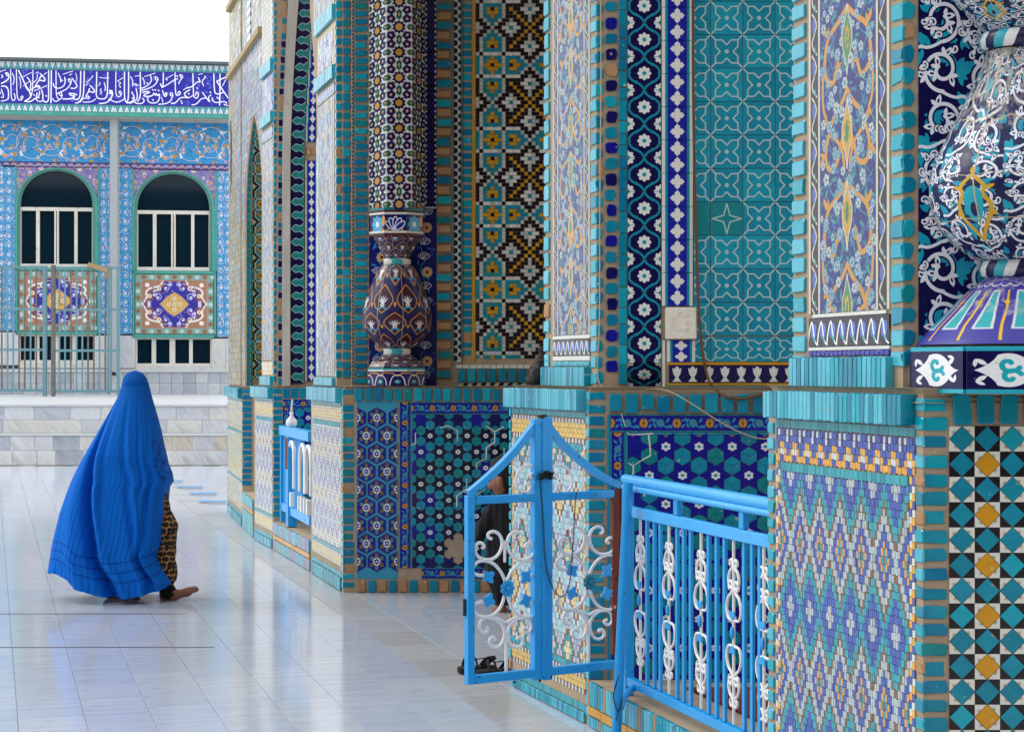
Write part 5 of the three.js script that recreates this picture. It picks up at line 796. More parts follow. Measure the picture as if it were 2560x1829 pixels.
const callTex = canvasTex(2048, 312, (x, w, h) => {
  x.fillStyle = '#1310a0'; x.fillRect(0, 0, w, h);
  for (let i = 0; i < 70; i++) { const a = rnd() * w, b = rnd() * h; spiral(x, a, b, rr(14, 40), 4, rnd() * 6, rnd() * 6 + 5, '#4f74e6', 3.5); leaf(x, a, b, rr(14, 30), rnd() * 6.3, '#5a86ee'); }
  const A = (l, wd = 10.5) => draw(l, 0, 215, 47, wd), B = (l, wd = 10.5) => draw(l, 270, 270, 48, wd);
  const draw = (l, x0, top, tilt, wd) => { const p = []; for (let i = 0; i < l.length; i += 2) p.push((x0 + l[i] / 7.577) * w / 570, (l[i + 1] - (top + tilt * l[i] / 2273)) / 655 * h); if (p.length === 4) { x.strokeStyle = '#f6f4fb'; x.lineWidth = wd * 0.85; x.beginPath(); x.moveTo(p[0], p[1]); x.lineTo(p[2], p[3]); x.stroke(); } else curve(x, p, '#f6f4fb', wd * 0.85); };
  const dotsA = (...l) => { for (let i = 0; i < l.length; i += 2) A([l[i] - 6, l[i + 1] - 6, l[i] + 6, l[i + 1] + 6], 13); }, dotsB = (...l) => { for (let i = 0; i < l.length; i += 2) B([l[i] - 6, l[i + 1] - 6, l[i] + 6, l[i + 1] + 6], 13); };
  // left half
  A([85, 300, 130, 290, 150, 350, 150, 400, 90, 460, 0, 500], 14); A([130, 290, 95, 310, 110, 350, 150, 350]); A([0, 330, 40, 350, 30, 380, 0, 390], 10); A([0, 260, 95, 235], 8); A([0, 555, 70, 540, 130, 580, 150, 700, 135, 800], 13); A([0, 600, 45, 700, 50, 780, 0, 760]); A([0, 840, 80, 830, 135, 800]);
  A([183, 230, 190, 600, 195, 770, 225, 835, 262, 820, 274, 760, 250, 690]); A([215, 300, 255, 370, 245, 470, 228, 520], 10); A([293, 230, 300, 600, 310, 770, 345, 830, 395, 808, 425, 760, 405, 735, 372, 765, 392, 812]);
  A([335, 250, 385, 350, 470, 540, 560, 680, 574, 740, 540, 790, 470, 835], 15); A([610, 240, 606, 500, 600, 640, 578, 730]); A([345, 370, 380, 470, 375, 590], 9); A([420, 375, 500, 320, 580, 290], 8); A([500, 380, 560, 450, 574, 520, 555, 590], 12); A([430, 545, 520, 470, 560, 455], 8); A([690, 330, 700, 400, 640, 470, 610, 490], 9); A([665, 300, 700, 275, 715, 290], 8);
  A([745, 310, 842, 395, 832, 458, 775, 440, 722, 440, 740, 380, 775, 350], 14); A([722, 440, 640, 560, 690, 540, 740, 545, 730, 590, 690, 545, 600, 600, 520, 640, 470, 560], 13); A([820, 330, 840, 300, 870, 290], 8);
  A([905, 245, 906, 700, 904, 820, 870, 862, 815, 850, 790, 800, 800, 720, 770, 620], 13); A([958, 250, 950, 870], 14); A([870, 540, 740, 600, 630, 640], 9); A([730, 650, 740, 710, 690, 780, 640, 800], 11); A([780, 840, 720, 860, 660, 790, 690, 700], 12); A([450, 840, 520, 860, 600, 830, 640, 790], 13); dotsA(860, 740, 630, 720, 690, 690, 720, 770);
  A([1045, 250, 1045, 640, 1060, 760, 1100, 810, 1150, 790, 1165, 720, 1135, 660, 1100, 700, 1130, 740, 1165, 730]); A([1085, 300, 1130, 380, 1135, 470], 11); A([985, 790, 1000, 840, 1060, 850, 1110, 810], 11); A([995, 500, 1000, 560, 1070, 600, 1180, 570, 1225, 480, 1210, 380], 12); A([1290, 410, 1330, 420, 1335, 480, 1290, 470, 1285, 420], 11); A([1335, 480, 1290, 580, 1170, 650, 1060, 700], 12); A([1350, 400, 1430, 500, 1450, 560, 1400, 600, 1330, 590], 13); A([1180, 320, 1370, 255], 8); A([1300, 340, 1350, 310], 8); dotsA(1160, 440);
  A([1515, 265, 1510, 600, 1500, 770, 1440, 820, 1370, 790], 13); A([1580, 265, 1575, 600, 1560, 760, 1480, 870, 1420, 880], 13); A([1440, 720, 1360, 690, 1280, 690, 1340, 740, 1420, 740, 1340, 800, 1180, 800], 14); A([1420, 300, 1450, 400, 1430, 450], 8); A([1690, 540, 1780, 620, 1770, 680, 1710, 660, 1660, 660, 1680, 600], 13); A([1660, 660, 1600, 760, 1640, 740, 1690, 760, 1650, 800, 1570, 770, 1500, 860], 12); A([1620, 480, 1700, 420, 1745, 350], 9); A([1600, 540, 1660, 500], 8);
  A([1818, 280, 1815, 600, 1805, 740, 1850, 800, 1990, 800, 2020, 700], 13); A([2028, 285, 2025, 600, 2015, 760, 1960, 800], 13); A([1960, 480, 1985, 560, 1975, 640], 10); A([1870, 380, 1950, 400, 2050, 390], 8); A([1870, 480, 1900, 500, 1850, 540], 8); A([1905, 600, 1870, 640, 1920, 660, 1880, 700], 9); A([2070, 640, 2120, 650, 2110, 710, 2065, 690, 2080, 640], 12); A([2120, 700, 2100, 800, 2000, 880, 1870, 890], 13); A([1560, 860, 1700, 870, 1800, 800], 10);
  // right half
  B([135, 285, 130, 640, 140, 740, 190, 780, 240, 740, 235, 660, 190, 660, 200, 710, 245, 710]); B([60, 650, 90, 720, 40, 800, 0, 830], 12); B([10, 650, 60, 640, 60, 700, 15, 700], 11); B([40, 830, 110, 880, 210, 870, 300, 810], 12); B([300, 290, 296, 700, 305, 840, 345, 890], 13); B([378, 290, 378, 700, 370, 820, 345, 890], 13); B([345, 890, 420, 890, 500, 800, 440, 680], 13); B([415, 380, 460, 450, 455, 560], 11); B([520, 620, 550, 740, 530, 840, 400, 900], 12); B([165, 470, 270, 400], 9); B([190, 490, 240, 490, 190, 550], 9); dotsB(215, 580, 455, 800);
  B([598, 295, 605, 640, 598, 780, 550, 860], 13); B([480, 530, 540, 510, 500, 560, 565, 545], 10); B([500, 370, 590, 360], 8); B([640, 400, 680, 470, 675, 530], 11); B([680, 380, 880, 310], 8); B([790, 360, 825, 430, 780, 520, 680, 590, 610, 610], 12); B([880, 380, 935, 400, 930, 450, 880, 440, 885, 390], 11); B([935, 430, 900, 540, 740, 620, 600, 650], 12); B([640, 690, 720, 660, 790, 690, 700, 710, 650, 760, 780, 770, 840, 740], 13); B([640, 800, 690, 840, 640, 900, 560, 910, 490, 880], 12); dotsB(730, 505, 840, 640, 885, 640, 945, 650, 840, 835);
  B([840, 740, 850, 680, 890, 760, 900, 690, 930, 770, 960, 700, 970, 800, 920, 890, 800, 900, 740, 850, 740, 780], 12); B([1035, 310, 1035, 570, 1010, 590, 980, 520], 13); B([1010, 590, 1100, 550, 1240, 440, 1310, 420], 12); B([1085, 420, 1220, 345], 8); B([1020, 650, 1050, 760, 1090, 770, 1110, 700, 1080, 690, 1060, 740], 12); B([1000, 790, 1030, 850, 1020, 880], 9); B([1170, 700, 1215, 700, 1215, 760, 1165, 750, 1170, 700], 11); B([1215, 750, 1190, 850, 1090, 910, 950, 920], 12); B([1260, 305, 1262, 700, 1290, 750, 1340, 740, 1370, 690, 1330, 660, 1310, 710], 12); B([1350, 340, 1400, 350, 1405, 400, 1360, 390, 1350, 345], 11); B([1400, 400, 1340, 470, 1330, 520], 11); dotsB(1100, 440, 1300, 370, 1520, 715);
  B([1540, 640, 1430, 690, 1450, 760, 1530, 800, 1440, 780, 1340, 800, 1270, 900, 1190, 900], 13); B([1595, 320, 1605, 640, 1610, 760, 1650, 810, 1700, 780, 1700, 690, 1660, 680, 1650, 740], 12); B([1530, 790, 1600, 750], 11); B([1700, 400, 1750, 500, 1700, 470, 1640, 520, 1560, 590, 1480, 600], 13); B([1830, 400, 1760, 460, 1800, 560], 11); B([1700, 340, 1780, 320], 8); B([1420, 640, 1480, 600], 9); B([1780, 690, 1850, 790, 1900, 860], 12); B([1940, 740, 1880, 770, 1920, 870], 11); B([1850, 800, 1760, 800, 1700, 880, 1640, 930, 1580, 930], 12); dotsB(1680, 605, 1380, 860, 1390, 900, 1830, 380, 1930, 690);
  B([1995, 325, 2000, 640, 2030, 720, 2100, 720, 2170, 690], 13); B([2112, 330, 2112, 700, 2105, 940], 13); B([2273, 370, 2060, 460, 2050, 480, 2110, 560, 2200, 700, 2273, 800], 14); B([1960, 800, 1980, 880, 2080, 890, 2200, 860, 2240, 900], 12); B([2160, 560, 2230, 430], 9); dotsB(2060, 790, 2090, 810, 2200, 930, 2240, 940);
}, { repeat: false });
const miniBorder = canvasTex(512, 96, (x, w, h) => { x.fillStyle = '#3d8f94'; x.fillRect(0, 0, w, h); for (let k = 0; k < 8; k++) { const o = k * 64 + 16; x.fillStyle = '#dfe6ec'; x.beginPath(); x.moveTo(o - 26, 6); x.lineTo(o + 26, 6); x.lineTo(o + 9, 60); x.lineTo(o, 84); x.lineTo(o - 9, 60); x.fill(); flower(x, o, 22, 11, 6, '#f2f2f4', '#6a4a78', '#7a6a9a'); flower(x, o, 52, 9, 6, '#e8d8c8', '#8a6a4a'); flower(x, o + 32, 56, 14, 7, '#7cc3e2', '#2f4a9a', '#3a6aa8'); leaf(x, o + 20, 80, 20, -1, '#2a6a58'); } });
const purpleBorder = canvasTex(512, 96, (x, w, h) => { x.fillStyle = '#4a3a78'; x.fillRect(0, 0, w, h); for (let k = 0; k < 8; k++) { const o = k * 64 + 32; flower(x, o, 44, 22, 8, pick(['#c8b8d8', '#d8b8a8']), '#7a4a4a', '#2a3a88'); leaf(x, o + 32, 80, 40, -1.5, '#8a9ae0'); leaf(x, o + 32, 80, 30, -0.8, '#c08a78'); leaf(x, o + 32, 80, 30, -2.3, '#c08a78'); } });
const sideTex = canvasTex(512, 1024, (x, w, h) => { x.fillStyle = '#3f93c6'; x.fillRect(0, 0, w, h); for (let r = 0; r < 8; r++) for (let c = 0; c < 4; c++) { spiral(x, 64 + c * 128, 64 + r * 128, 56, 14, r + c, r + c + 7, '#dfe8f4', 8, '#2a4fa8'); flower(x, 64 + c * 128, 64 + r * 128, 20, 7, '#d8e4f2', '#a8584a'); } for (let i = 0; i < 90; i++) { leaf(x, rnd() * w, rnd() * h, rr(20, 46), rnd() * 6, pick(['#2456a8', '#55b4d8', '#e4ecf4', '#2a6f9a'])); } for (let i = 0; i < 40; i++) flower(x, rnd() * w, rnd() * h, rr(10, 18), 6, pick(['#e8dcd8', '#b8a8d8', '#c87a4a']), '#5a3a68'); });
const spandrelTex = canvasTex(512, 256, (x, w, h) => { x.fillStyle = '#7f78ae'; x.fillRect(0, 0, w, h); for (let i = 0; i < 26; i++) { spiral(x, rnd() * w, rnd() * h, rr(20, 46), 8, rnd() * 6, rnd() * 6 + 6, pick(['#dcd4ea', '#5a3f8a', '#b58a9a']), 7); } for (let i = 0; i < 16; i++) flower(x, rnd() * w, rnd() * h, rr(14, 30), 8, pick(['#e8dcc8', '#c89a8a', '#d8cce8']), '#7a4a58'); });
const carpetTex = canvasTex(1024, 832, (x, w, h) => {
  x.fillStyle = '#7fa398'; x.fillRect(0, 0, w, h); x.strokeStyle = '#20332e'; x.lineWidth = 10; x.strokeRect(5, 5, w - 10, h - 10);
  for (let k = 0; k < 5; k++) for (const y of [44, h - 44]) { flower(x, 120 + k * 196, y, 34, 8, '#a8745a', '#6a4a38', '#4a6a5a'); flower(x, 218 + k * 196, y, 26, 6, '#d8dde2', '#7a5a78', '#5a9a92'); }
  for (let k = 0; k < 4; k++) for (const a of [44, w - 44]) { flower(x, a, 150 + k * 180, 34, 8, '#a8745a', '#6a4a38', '#4a6a5a'); flower(x, a, 240 + k * 180, 26, 6, '#d8dde2', '#7a5a78'); }
  x.fillStyle = '#a8765c'; x.fillRect(92, 88, w - 184, h - 176); for (let i = 0; i < 60; i++) leaf(x, rr(96, w - 96), rr(92, h - 92), 24, rnd() * 6, pick(['#c8863a', '#8a5a4a', '#b8a090']));
  const four = (f) => { for (const [a, b] of [[1, 1], [-1, 1], [1, -1], [-1, -1]]) { x.save(); x.translate(w / 2, h / 2); x.scale(a, b); f(); x.restore(); } };
  four(() => { x.fillStyle = '#8a4a48'; x.beginPath(); x.moveTo(0, 0); x.lineTo(410, 0); x.quadraticCurveTo(330, 90, 340, 220); x.quadraticCurveTo(220, 220, 130, 318); x.lineTo(0, 318); x.fill(); curve(x, [412, 10, 340, 90, 372, 160, 330, 210, 250, 235, 190, 240, 150, 310], '#e8e4e2', 26); for (let k = 0; k < 9; k++) { x.fillStyle = '#4a2a2a'; x.beginPath(); const f = k / 8; x.arc(400 - 250 * f, 30 + 270 * Math.pow(f, 1.1), 8, 0, 7); x.fill(); } x.fillStyle = '#f2e6e4'; x.beginPath(); x.arc(350, 262, 30, 0, 7); x.fill(); for (const [q, r] of [[250, 170], [320, 110], [200, 210]]) flower(x, q, r, 30, 5, '#f2e2c8', '#5a3a28'); });
  four(() => { x.fillStyle = '#2c2596'; x.beginPath(); x.moveTo(0, 0); x.lineTo(380, 0); x.quadraticCurveTo(300, 40, 270, 60); x.lineTo(300, 180); x.lineTo(200, 170); x.quadraticCurveTo(150, 200, 110, 306); x.lineTo(0, 306); x.fill(); for (const [q, r, s] of [[110, 220, 60], [210, 90, 56], [60, 270, 36], [260, 130, 40], [330, 16, 30]]) { spiral(x, q, r, s, 12, 1, 7, '#c9c4ee', 9); flower(x, q, r, 18, 6, '#dfe0f6', '#b0644a'); } for (let i = 0; i < 26; i++) leaf(x, rr(10, 280), rr(60, 290) * 0.9, 34, rnd() * 6, pick(['#3f7fd8', '#b8b4ea', '#5a3aa8', '#a86a58'])); });
  x.fillStyle = '#d6a45c'; x.strokeStyle = '#6a7a98'; x.lineWidth = 8; x.beginPath(); x.moveTo(w / 2 - 190, h / 2); x.lineTo(w / 2 - 90, h / 2 - 108); x.lineTo(w / 2, h / 2 - 166); x.lineTo(w / 2 + 90, h / 2 - 108); x.lineTo(w / 2 + 190, h / 2); x.lineTo(w / 2 + 90, h / 2 + 108); x.lineTo(w / 2, h / 2 + 166); x.lineTo(w / 2 - 90, h / 2 + 108); x.closePath(); x.fill(); x.stroke();
  for (let i = 0; i < 110; i++) { const a = rnd() * 6.3, r = rr(20, 118); leaf(x, w / 2 + r * Math.cos(a), h / 2 + r * 0.8 * Math.sin(a), 22, rnd() * 6, pick(['#b8703a', '#ead8b0', '#8a5a40', '#e0bc80', '#6a8a78'])); }
  for (const [a, b] of [[0, 0], [70, 0], [-70, 0], [0, 74], [0, -74]]) flower(x, w / 2 + a, h / 2 + b, 30, 8, '#efe2b8', '#4f8a7a', '#a8783a');
});
const glass = new THREE.MeshPhysicalMaterial({ color: '#07202e', roughness: 0.05, ior: 1.32 });
const frameWhite = new THREE.MeshStandardMaterial({ map: glazeTex('#d8d4cc', ['#bdb5a8', '#ece9e4', '#c9c0b2'], '#7a6f60', 30), roughness: 0.6 });
const verdigris = new THREE.MeshStandardMaterial({ map: glazeTex('#3f9a8e', ['#2f8478', '#57b0a2', '#4a9a98'], '#8a8a78', 10), roughness: 0.45 });
{
  const t = thing('tiled_gallery', 'long gallery building faced in blue tiles under a calligraphy cornice', 'building', [-9, 1.0, -43.6]), base = [-9, 1.0, -43.6];
  const W = new Face(-160, 43.3, 640, 44.28), at2 = (f) => { const m = new THREE.Group(); return m; };
  const wp = (face, name, s0, s1, y0, y1, z0, z1, mat) => { const m = new THREE.Mesh(metreUV(boxAt(s0, s1, y0, y1, z0, z1)), mat); m.name = name; m.castShadow = m.receiveShadow = true; face.place(m, [base[0], 0, base[2]]); m.position.y = -base[1]; t.add(m); return m; };
  const X = (x) => W.s(x), Y = (x, y) => W.h(x, y), L = W.len;
  const wall = wp(W, 'wall', 0, L, 1.0, Y(0, 160), -0.9, -0.3, plaster);
  const flat = (name, mat, x0, x1, ya, yb, px, rx = 1, ry = 1, z = 0) => { const m = panelTile(wall, name, mat, X(x0), X(x1), Y(px, yb), Y(px, ya), rx, ry, 0.02); m.position.z = z - 0.02; return m; };
  // courses along the whole front
  const runM = (name, tex, s0, s1, y0, y1, tile, z = 0) => { const n = Math.max(1, Math.round((s1 - s0) / tile)), w = (s1 - s0) / n; for (let i = 0; i < n; i++) { const g = unitTile(w - 0.004, y1 - y0, 0.02); part(wall, name, g, tex, s0 + (i + 0.5) * w, (y0 + y1) / 2, z - 0.02); } };
  const fr = new THREE.MeshStandardMaterial({ map: friezeTex, roughness: 0.35 }), ca = new THREE.MeshStandardMaterial({ map: callTex, roughness: 0.3 }), mb = new THREE.MeshStandardMaterial({ map: miniBorder, roughness: 0.35 }), pb = new THREE.MeshStandardMaterial({ map: purpleBorder, roughness: 0.4 }), sd = new THREE.MeshStandardMaterial({ map: sideTex, roughness: 0.35 }), sp = new THREE.MeshStandardMaterial({ map: spandrelTex, roughness: 0.4 }), cp = new THREE.MeshStandardMaterial({ map: carpetTex, roughness: 0.35 });
  const yA = Y(0, 297), yB = Y(0, 402), yC = Y(0, 417); runM('dark_border_panel', pb, 0, L, yA, Y(0, 282), 1.5); runM('frieze_panel', fr, 0, L, yB, yA - 0.004, 1.75); runM('border_panel', pb, 0, L, yC, yB - 0.004, 1.5);
  // cornice
  const K = new Face(-170, 42.6, 640, 43.56), cs = (x) => K.s(x), cy = (y) => K.h(0, y), cor = wp(K, 'cornice', 0, K.len, cy(288), cy(150), -0.95, -0.02, plaster);
  const ct = (name, mat, s0, s1, y0, y1, rx = 1, z = -0.02) => { const m = panelTile(cor, name, mat, s0, s1, y0, y1, rx, 1, 0.02); m.position.z = z; return m; };
  for (let i = -1; i < 7; i++) { const s0 = cs(i * 95), s1 = cs(i * 95 + 95); for (const [a, b, q] of [[170, 151, 0], [275, 257, 1]]) { const m = ct('cornice_border', mb, s0, s1 - 0.004, cy(a), cy(b), 0.78 * 1); if (q) { m.rotation.z = Math.PI; } } }
  for (let i = 0; i < 6; i++) { const s0 = cs(i * 95), s1 = cs(i * 95 + 95), m = ct('calligraphy_panel', ca, s0, s1 - 0.003, cy(256), cy(171)), u = m.geometry.attributes.uv; for (let q = 0; q < u.count; q++) u.setX(q, (i + u.getX(q)) / 6); }
  for (const i of [-1, 6]) { const m = ct('calligraphy_panel', ca, cs(i * 95), cs(i * 95 + 95) - 0.003, cy(256), cy(171)), u = m.geometry.attributes.uv; for (let q = 0; q < u.count; q++) u.setX(q, (((i + 12) % 6) + u.getX(q)) / 6); }
  wp(K, 'cornice_cap', -0.1, K.len, cy(150) + 0.002, cy(143), -1.2, 0.12, plain('#5b6466', 0.7)); wp(K, 'cornice_moulding', -0.05, K.len, cy(286), cy(276), -0.5, 0.05, verdigris);
  // bays
  const arch = (x0, x1, ytop, yspr, px) => { const s0 = X(x0), s1 = X(x1), m = (s0 + s1) / 2, a = (s1 - s0) / 2, h = Y(px, ytop) - Y(px, yspr), o = []; for (let k = 0; k <= 24; k++) { const q = Math.PI - k / 24 * Math.PI; o.push([m + a * Math.cos(q), Y(px, yspr) + h * Math.pow(Math.sin(q), 0.9)]); } return o; };
  for (const [dx, dy, px, which] of [[0, 0, 140, 'window'], [293, 8, 432, 'window'], [-293, -8, -150, 'window']]) {
    const x = (a) => a + dx, y = (b) => b + dy, gl = arch(x(48), x(229), y(426), y(516), px), out = arch(x(37), x(243), y(419), y(520), px);
    // spandrel with an arched opening
    const sh = new THREE.Shape(); sh.moveTo(X(x(36)), Y(px, y(520))); sh.lineTo(X(x(36)), Y(px, y(417))); sh.lineTo(X(x(244)), Y(px, y(417))); sh.lineTo(X(x(244)), Y(px, y(520))); for (let k = out.length - 1; k >= 0; k--) sh.lineTo(out[k][0], out[k][1]);
    const sg = new THREE.ExtrudeGeometry(sh, { depth: 0.12, bevelEnabled: false }), u = sg.attributes.uv; for (let k = 0; k < u.count; k++) u.setXY(k, u.getX(k) * 1.1, u.getY(k) * 2.2); part(wall, 'spandrel', sg, sp, 0, 0, -0.12);
    const ring = (A, B2, z0, z1) => { const q = new THREE.Shape(); q.moveTo(A[0][0], Y(px, y(668))); for (const p of A) q.lineTo(p[0], p[1]); q.lineTo(A[24][0], Y(px, y(668))); q.lineTo(B2[24][0], Y(px, y(668))); for (let k = 24; k >= 0; k--) q.lineTo(B2[k][0], B2[k][1]); q.lineTo(B2[0][0], Y(px, y(668))); q.closePath(); return metreUV(new THREE.ExtrudeGeometry(q, { depth: z1 - z0, bevelEnabled: false }).translate(0, 0, z0)); };
    const mid = arch(x(42), x(236), y(422), y(518), px); part(wall, 'arch_moulding', ring(out, mid, -0.12, 0.03), verdigris); part(wall, 'arch_moulding', ring(mid, gl, -0.2, -0.03), new THREE.MeshStandardMaterial({ color: '#5f8f86', roughness: 0.6 }));
    const win = part(wall, 'arched_window', (() => { const q = new THREE.Shape(); q.moveTo(gl[0][0], Y(px, y(662))); for (const p of gl) q.lineTo(p[0], p[1]); q.lineTo(gl[24][0], Y(px, y(662))); q.closePath(); return new THREE.ExtrudeGeometry(q, { depth: 0.02, bevelEnabled: false }).translate(0, 0, -0.18); })(), glass);
    const bar = (a, b, c, d, z = -0.08) => part(win.parent, 'window_bar', metreUV(boxAt(X(x(a)), X(x(b)), Y(px, y(d)), Y(px, y(c)), z - 0.08, z)), frameWhite);
    bar(46, 231, 517, 526); bar(46, 231, 659, 668, -0.05); bar(46, 50, 526, 659); bar(227, 231, 526, 659); bar(87, 96, 526, 659); bar(133, 137.5, 526, 659, -0.07); bar(139.5, 144, 526, 659); bar(183, 191, 526, 659);
    flat('carpet_panel', cp, x(42), x(241), y(676), y(828), px);
    for (const [a, b, c, d] of [[37, 42, 668, 836], [241, 246, 668, 836], [37, 246, 669, 676], [37, 246, 828, 836]]) part(wall, 'panel_frame', metreUV(boxAt(X(x(a)), X(x(b)), Y(px, y(d)), Y(px, y(c)), -0.1, 0.02)), verdigris);
    for (const [a, b] of [[35, 40], [243, 248]]) part(wall, 'pilaster_strip', metreUV(boxAt(X(x(a)), X(x(b)), Y(px, y(668)), Y(px, y(417)), -0.1, 0.015)), verdigris);
    flat('side_panel', sd, x(248), x(329), y(417), y(834), px, 1.1, 2.3); // between the bays, the pillar stands before it
    // basement window
    const bg = part(wall, 'basement_window', metreUV(boxAt(X(x(46)), X(x(234)), Y(px, y(901)), Y(px, y(838)), -0.2, -0.17)), glass);
    for (const [a, b, c, d] of [[44, 236, 836, 840], [44, 236, 900, 906], [44, 48, 840, 900], [231, 236, 840, 900], [84, 95, 840, 900], [129, 143, 840, 900], [178, 187, 840, 900]]) part(wall, 'window_bar', metreUV(boxAt(X(x(a)), X(x(b)), Y(px, y(d)), Y(px, y(c)), -0.17, -0.1)), frameWhite);
    // marble facing between the basement windows, in slabs
    let sx = X(x(236)); const end = X(x(337)); const nn = 3; for (let k = 0; k < nn; k++) { const w = (end - sx) / nn; part(wall, 'facing_slab', unitTile(w - 0.006, Y(px, y(838)) - Y(px, y(920)), 0.1), pick([stepTile[6], stepTile[0], stepTile[2]]), sx + (k + 0.5) * w, (Y(px, y(838)) + Y(px, y(920))) / 2, -0.1); }
    part(wall, 'facing_slab', metreUV(boxAt(X(x(44)), X(x(236)), Y(px, y(920)), Y(px, y(906)), -0.15, -0.01)), stepTile[2]);
  }
  const y1 = Y(200, 922), y2 = Y(200, 930); wp(W, 'base_moulding', 0, L, y2, y1, -0.3, 0.12, coping);
  for (let r = 0, n = 26; r < 2; r++) for (let k = 0; k < n; k++) { const w = L / n, h = (y2 - 1.02) / 2; part(wall, 'plinth_slab', unitTile(w - 0.008, h - 0.006, 0.12), pick([stepTile[0], stepTile[1], stepTile[3], stepTile[5]]), (k + 0.5) * w, 1.02 + (r + 0.5) * h, -0.05); }
  const P = new THREE.Mesh(metreUV(boxAt(-0.09, 0.09, Y(285, 940), Y(285, 287), -0.12, 0.1), 0.7), new THREE.MeshStandardMaterial({ map: canvasTex(256, 256, (x, w, h) => { x.fillStyle = '#a6abb0'; x.fillRect(0, 0, w, h); speckle(x, w, h, 1400, ['#8f9499', '#bcc0c4', '#999ea2'], 0.6, 3, 0.5); }), roughness: 0.9 })); P.name = 'pillar'; const pp = at(284.5, HOR, 43.4); P.position.set(pp.x, 0, pp.z); P.castShadow = P.receiveShadow = true; tag(P, 'square grey concrete pillar between the two arched windows', 'pillar');
  part(P, 'drain_mouth', new THREE.SphereGeometry(0.075, 12, 8, 0, 6.3, 0, 1.57), plain('#0c1016', 0.9), 0, Y(285, 939) + 0.02, 0.09);
}
// ---------------------------------------------------------------- railings on the platform
const oldBlue = new THREE.MeshStandardMaterial({ map: glazeTex('#668f9a', ['#547f8c', '#7aa4ae', '#6a7f84', '#5a94aa'], '#6a4a38', 60), roughness: 0.6 });
const oldRust = new THREE.MeshStandardMaterial({ map: glazeTex('#6d6a66', ['#5a524c', '#7d8a8c', '#6a5246'], '#4a3022', 60), roughness: 0.7 });
{
  const Zf = 40, t = thing('iron_fence', 'faded blue and rusty iron bar fence on the platform', 'fence', [at(150, 0, Zf).x, 1.02, -Zf]), x0 = t.position.x, X = (x) => at(x, 0, Zf).x - x0, Y = (y) => hgt(y, Zf) - 1.02;
  const bar = (n, a, b, c, d, m, dz = 0.03) => part(t, n, metreUV(boxAt(X(a), X(b), Y(d), Y(c), -dz, dz), 2), m);
  for (const [a, b] of [[664, 670], [769, 775], [871, 877], [972, 979]]) { bar('rail', -60, 105, a, b, oldBlue, 0.02); bar('rail', 138, 298, a + 2, b + 2, oldBlue, 0.022); }
  for (let i = 0, x = -55; x < 292; i++, x += 14.4) { if ((x > 100 && x < 140) || x > 284) continue; bar('bar', x - 1.9, x + 1.9, 668, 976, i % 3 === 1 ? oldRust : i % 4 === 0 ? oldRust : oldBlue, 0.012); }
  bar('post', 106, 115, 664, 990, oldBlue, 0.05); bar('post', 127, 136, 662, 993, oldRust, 0.05); bar('post', 291, 298, 672, 988, oldBlue, 0.05); bar('post', 267, 271, 672, 986, oldBlue, 0.04);
  const cb = new THREE.Mesh(new THREE.BoxGeometry(0.46, 0.1, 0.03).rotateZ(-0.3), plain('#a88a66', 0.95)); cb.name = 'cardboard_scrap'; const p = at(243, 668, Zf - 0.06); cb.position.copy(p); part(cb, 'folded_flap', new THREE.BoxGeometry(0.08, 0.2, 0.02), plain('#9c7c58', 0.95), 0.2, -0.15, 0.0); tag(cb, 'scrap of brown cardboard stuck on top of the iron fence', 'cardboard');
  const sg = new THREE.Mesh(new THREE.BoxGeometry(0.12, 0.085, 0.03), plain('#c79a3e', 0.6)); sg.name = 'padlock'; sg.position.copy(at(152, 768, Zf - 0.04)); part(sg, 'shackle', new THREE.TorusGeometry(0.04, 0.008, 6, 14, Math.PI), plain('#7a6a4a', 0.5), 0, 0.04, 0); tag(sg, 'small brass padlock hanging on the fence rail before the left carpet panel', 'padlock');
}
// ---------------------------------------------------------------- gate, railings
const bluePaintTex = canvasTex(512, 512, (x, w, h) => {
  x.fillStyle = '#0f98e0'; x.fillRect(0, 0, w, h);
  for (let i = 0; i < 160; i++) { x.globalAlpha = rr(0.05, 0.16); x.fillStyle = pick(['#0a8cd2', '#22a6ea', '#0f92d2', '#30acea']); x.beginPath(); x.ellipse(rnd() * w, rnd() * h, rr(6, 60), rr(4, 30), rnd() * 3, 0, 7); x.fill(); }
  x.globalAlpha = 1; speckle(x, w, h, 80, ['#20262c', '#3a2a22', '#0f3a5a', '#5a3a28'], 0.8, 4, 0.9); speckle(x, w, h, 34, ['#7a4a30', '#2a3038', '#4a2f22'], 1.5, 7, 0.6); for (let i = 0; i < 40; i++) { x.globalAlpha = 0.25; x.strokeStyle = pick(['#6fc0f0', '#0a6ab0']); x.lineWidth = 1.2; const a = rnd() * w, b = rnd() * h; x.beginPath(); x.moveTo(a, b); x.lineTo(a + rr(-4, 4), b + rr(20, 90)); x.stroke(); } x.globalAlpha = 1;
});
const bluePaint = new THREE.MeshStandardMaterial({ map: bluePaintTex, roughness: 0.36, bumpMap: bumpTex, bumpScale: 0.0012 });
const paleBlue = new THREE.MeshStandardMaterial({ map: glazeTex('#3aaaee', ['#2a98de', '#58bcf4', '#46b0ea'], '#2a3440', 16), roughness: 0.34 });
const whitePaint = new THREE.MeshStandardMaterial({ map: glazeTex('#e4e6ea', ['#d2d4d8', '#f0f2f4', '#ddd6cc'], '#8a7358', 40), roughness: 0.42 });
const rust = new THREE.MeshStandardMaterial({ map: glazeTex('#6a2f26', ['#52231c', '#7d4030', '#4a2a20', '#8a5a3a'], '#2a1a14', 50), roughness: 0.85 });
const iron = plain('#17161a', 0.6);
function flat2(pts, r, mat, closed) { return new THREE.TubeGeometry(new THREE.CatmullRomCurve3(pts, !!closed, 'centripetal'), pts.length * 5, r, 8, false); }
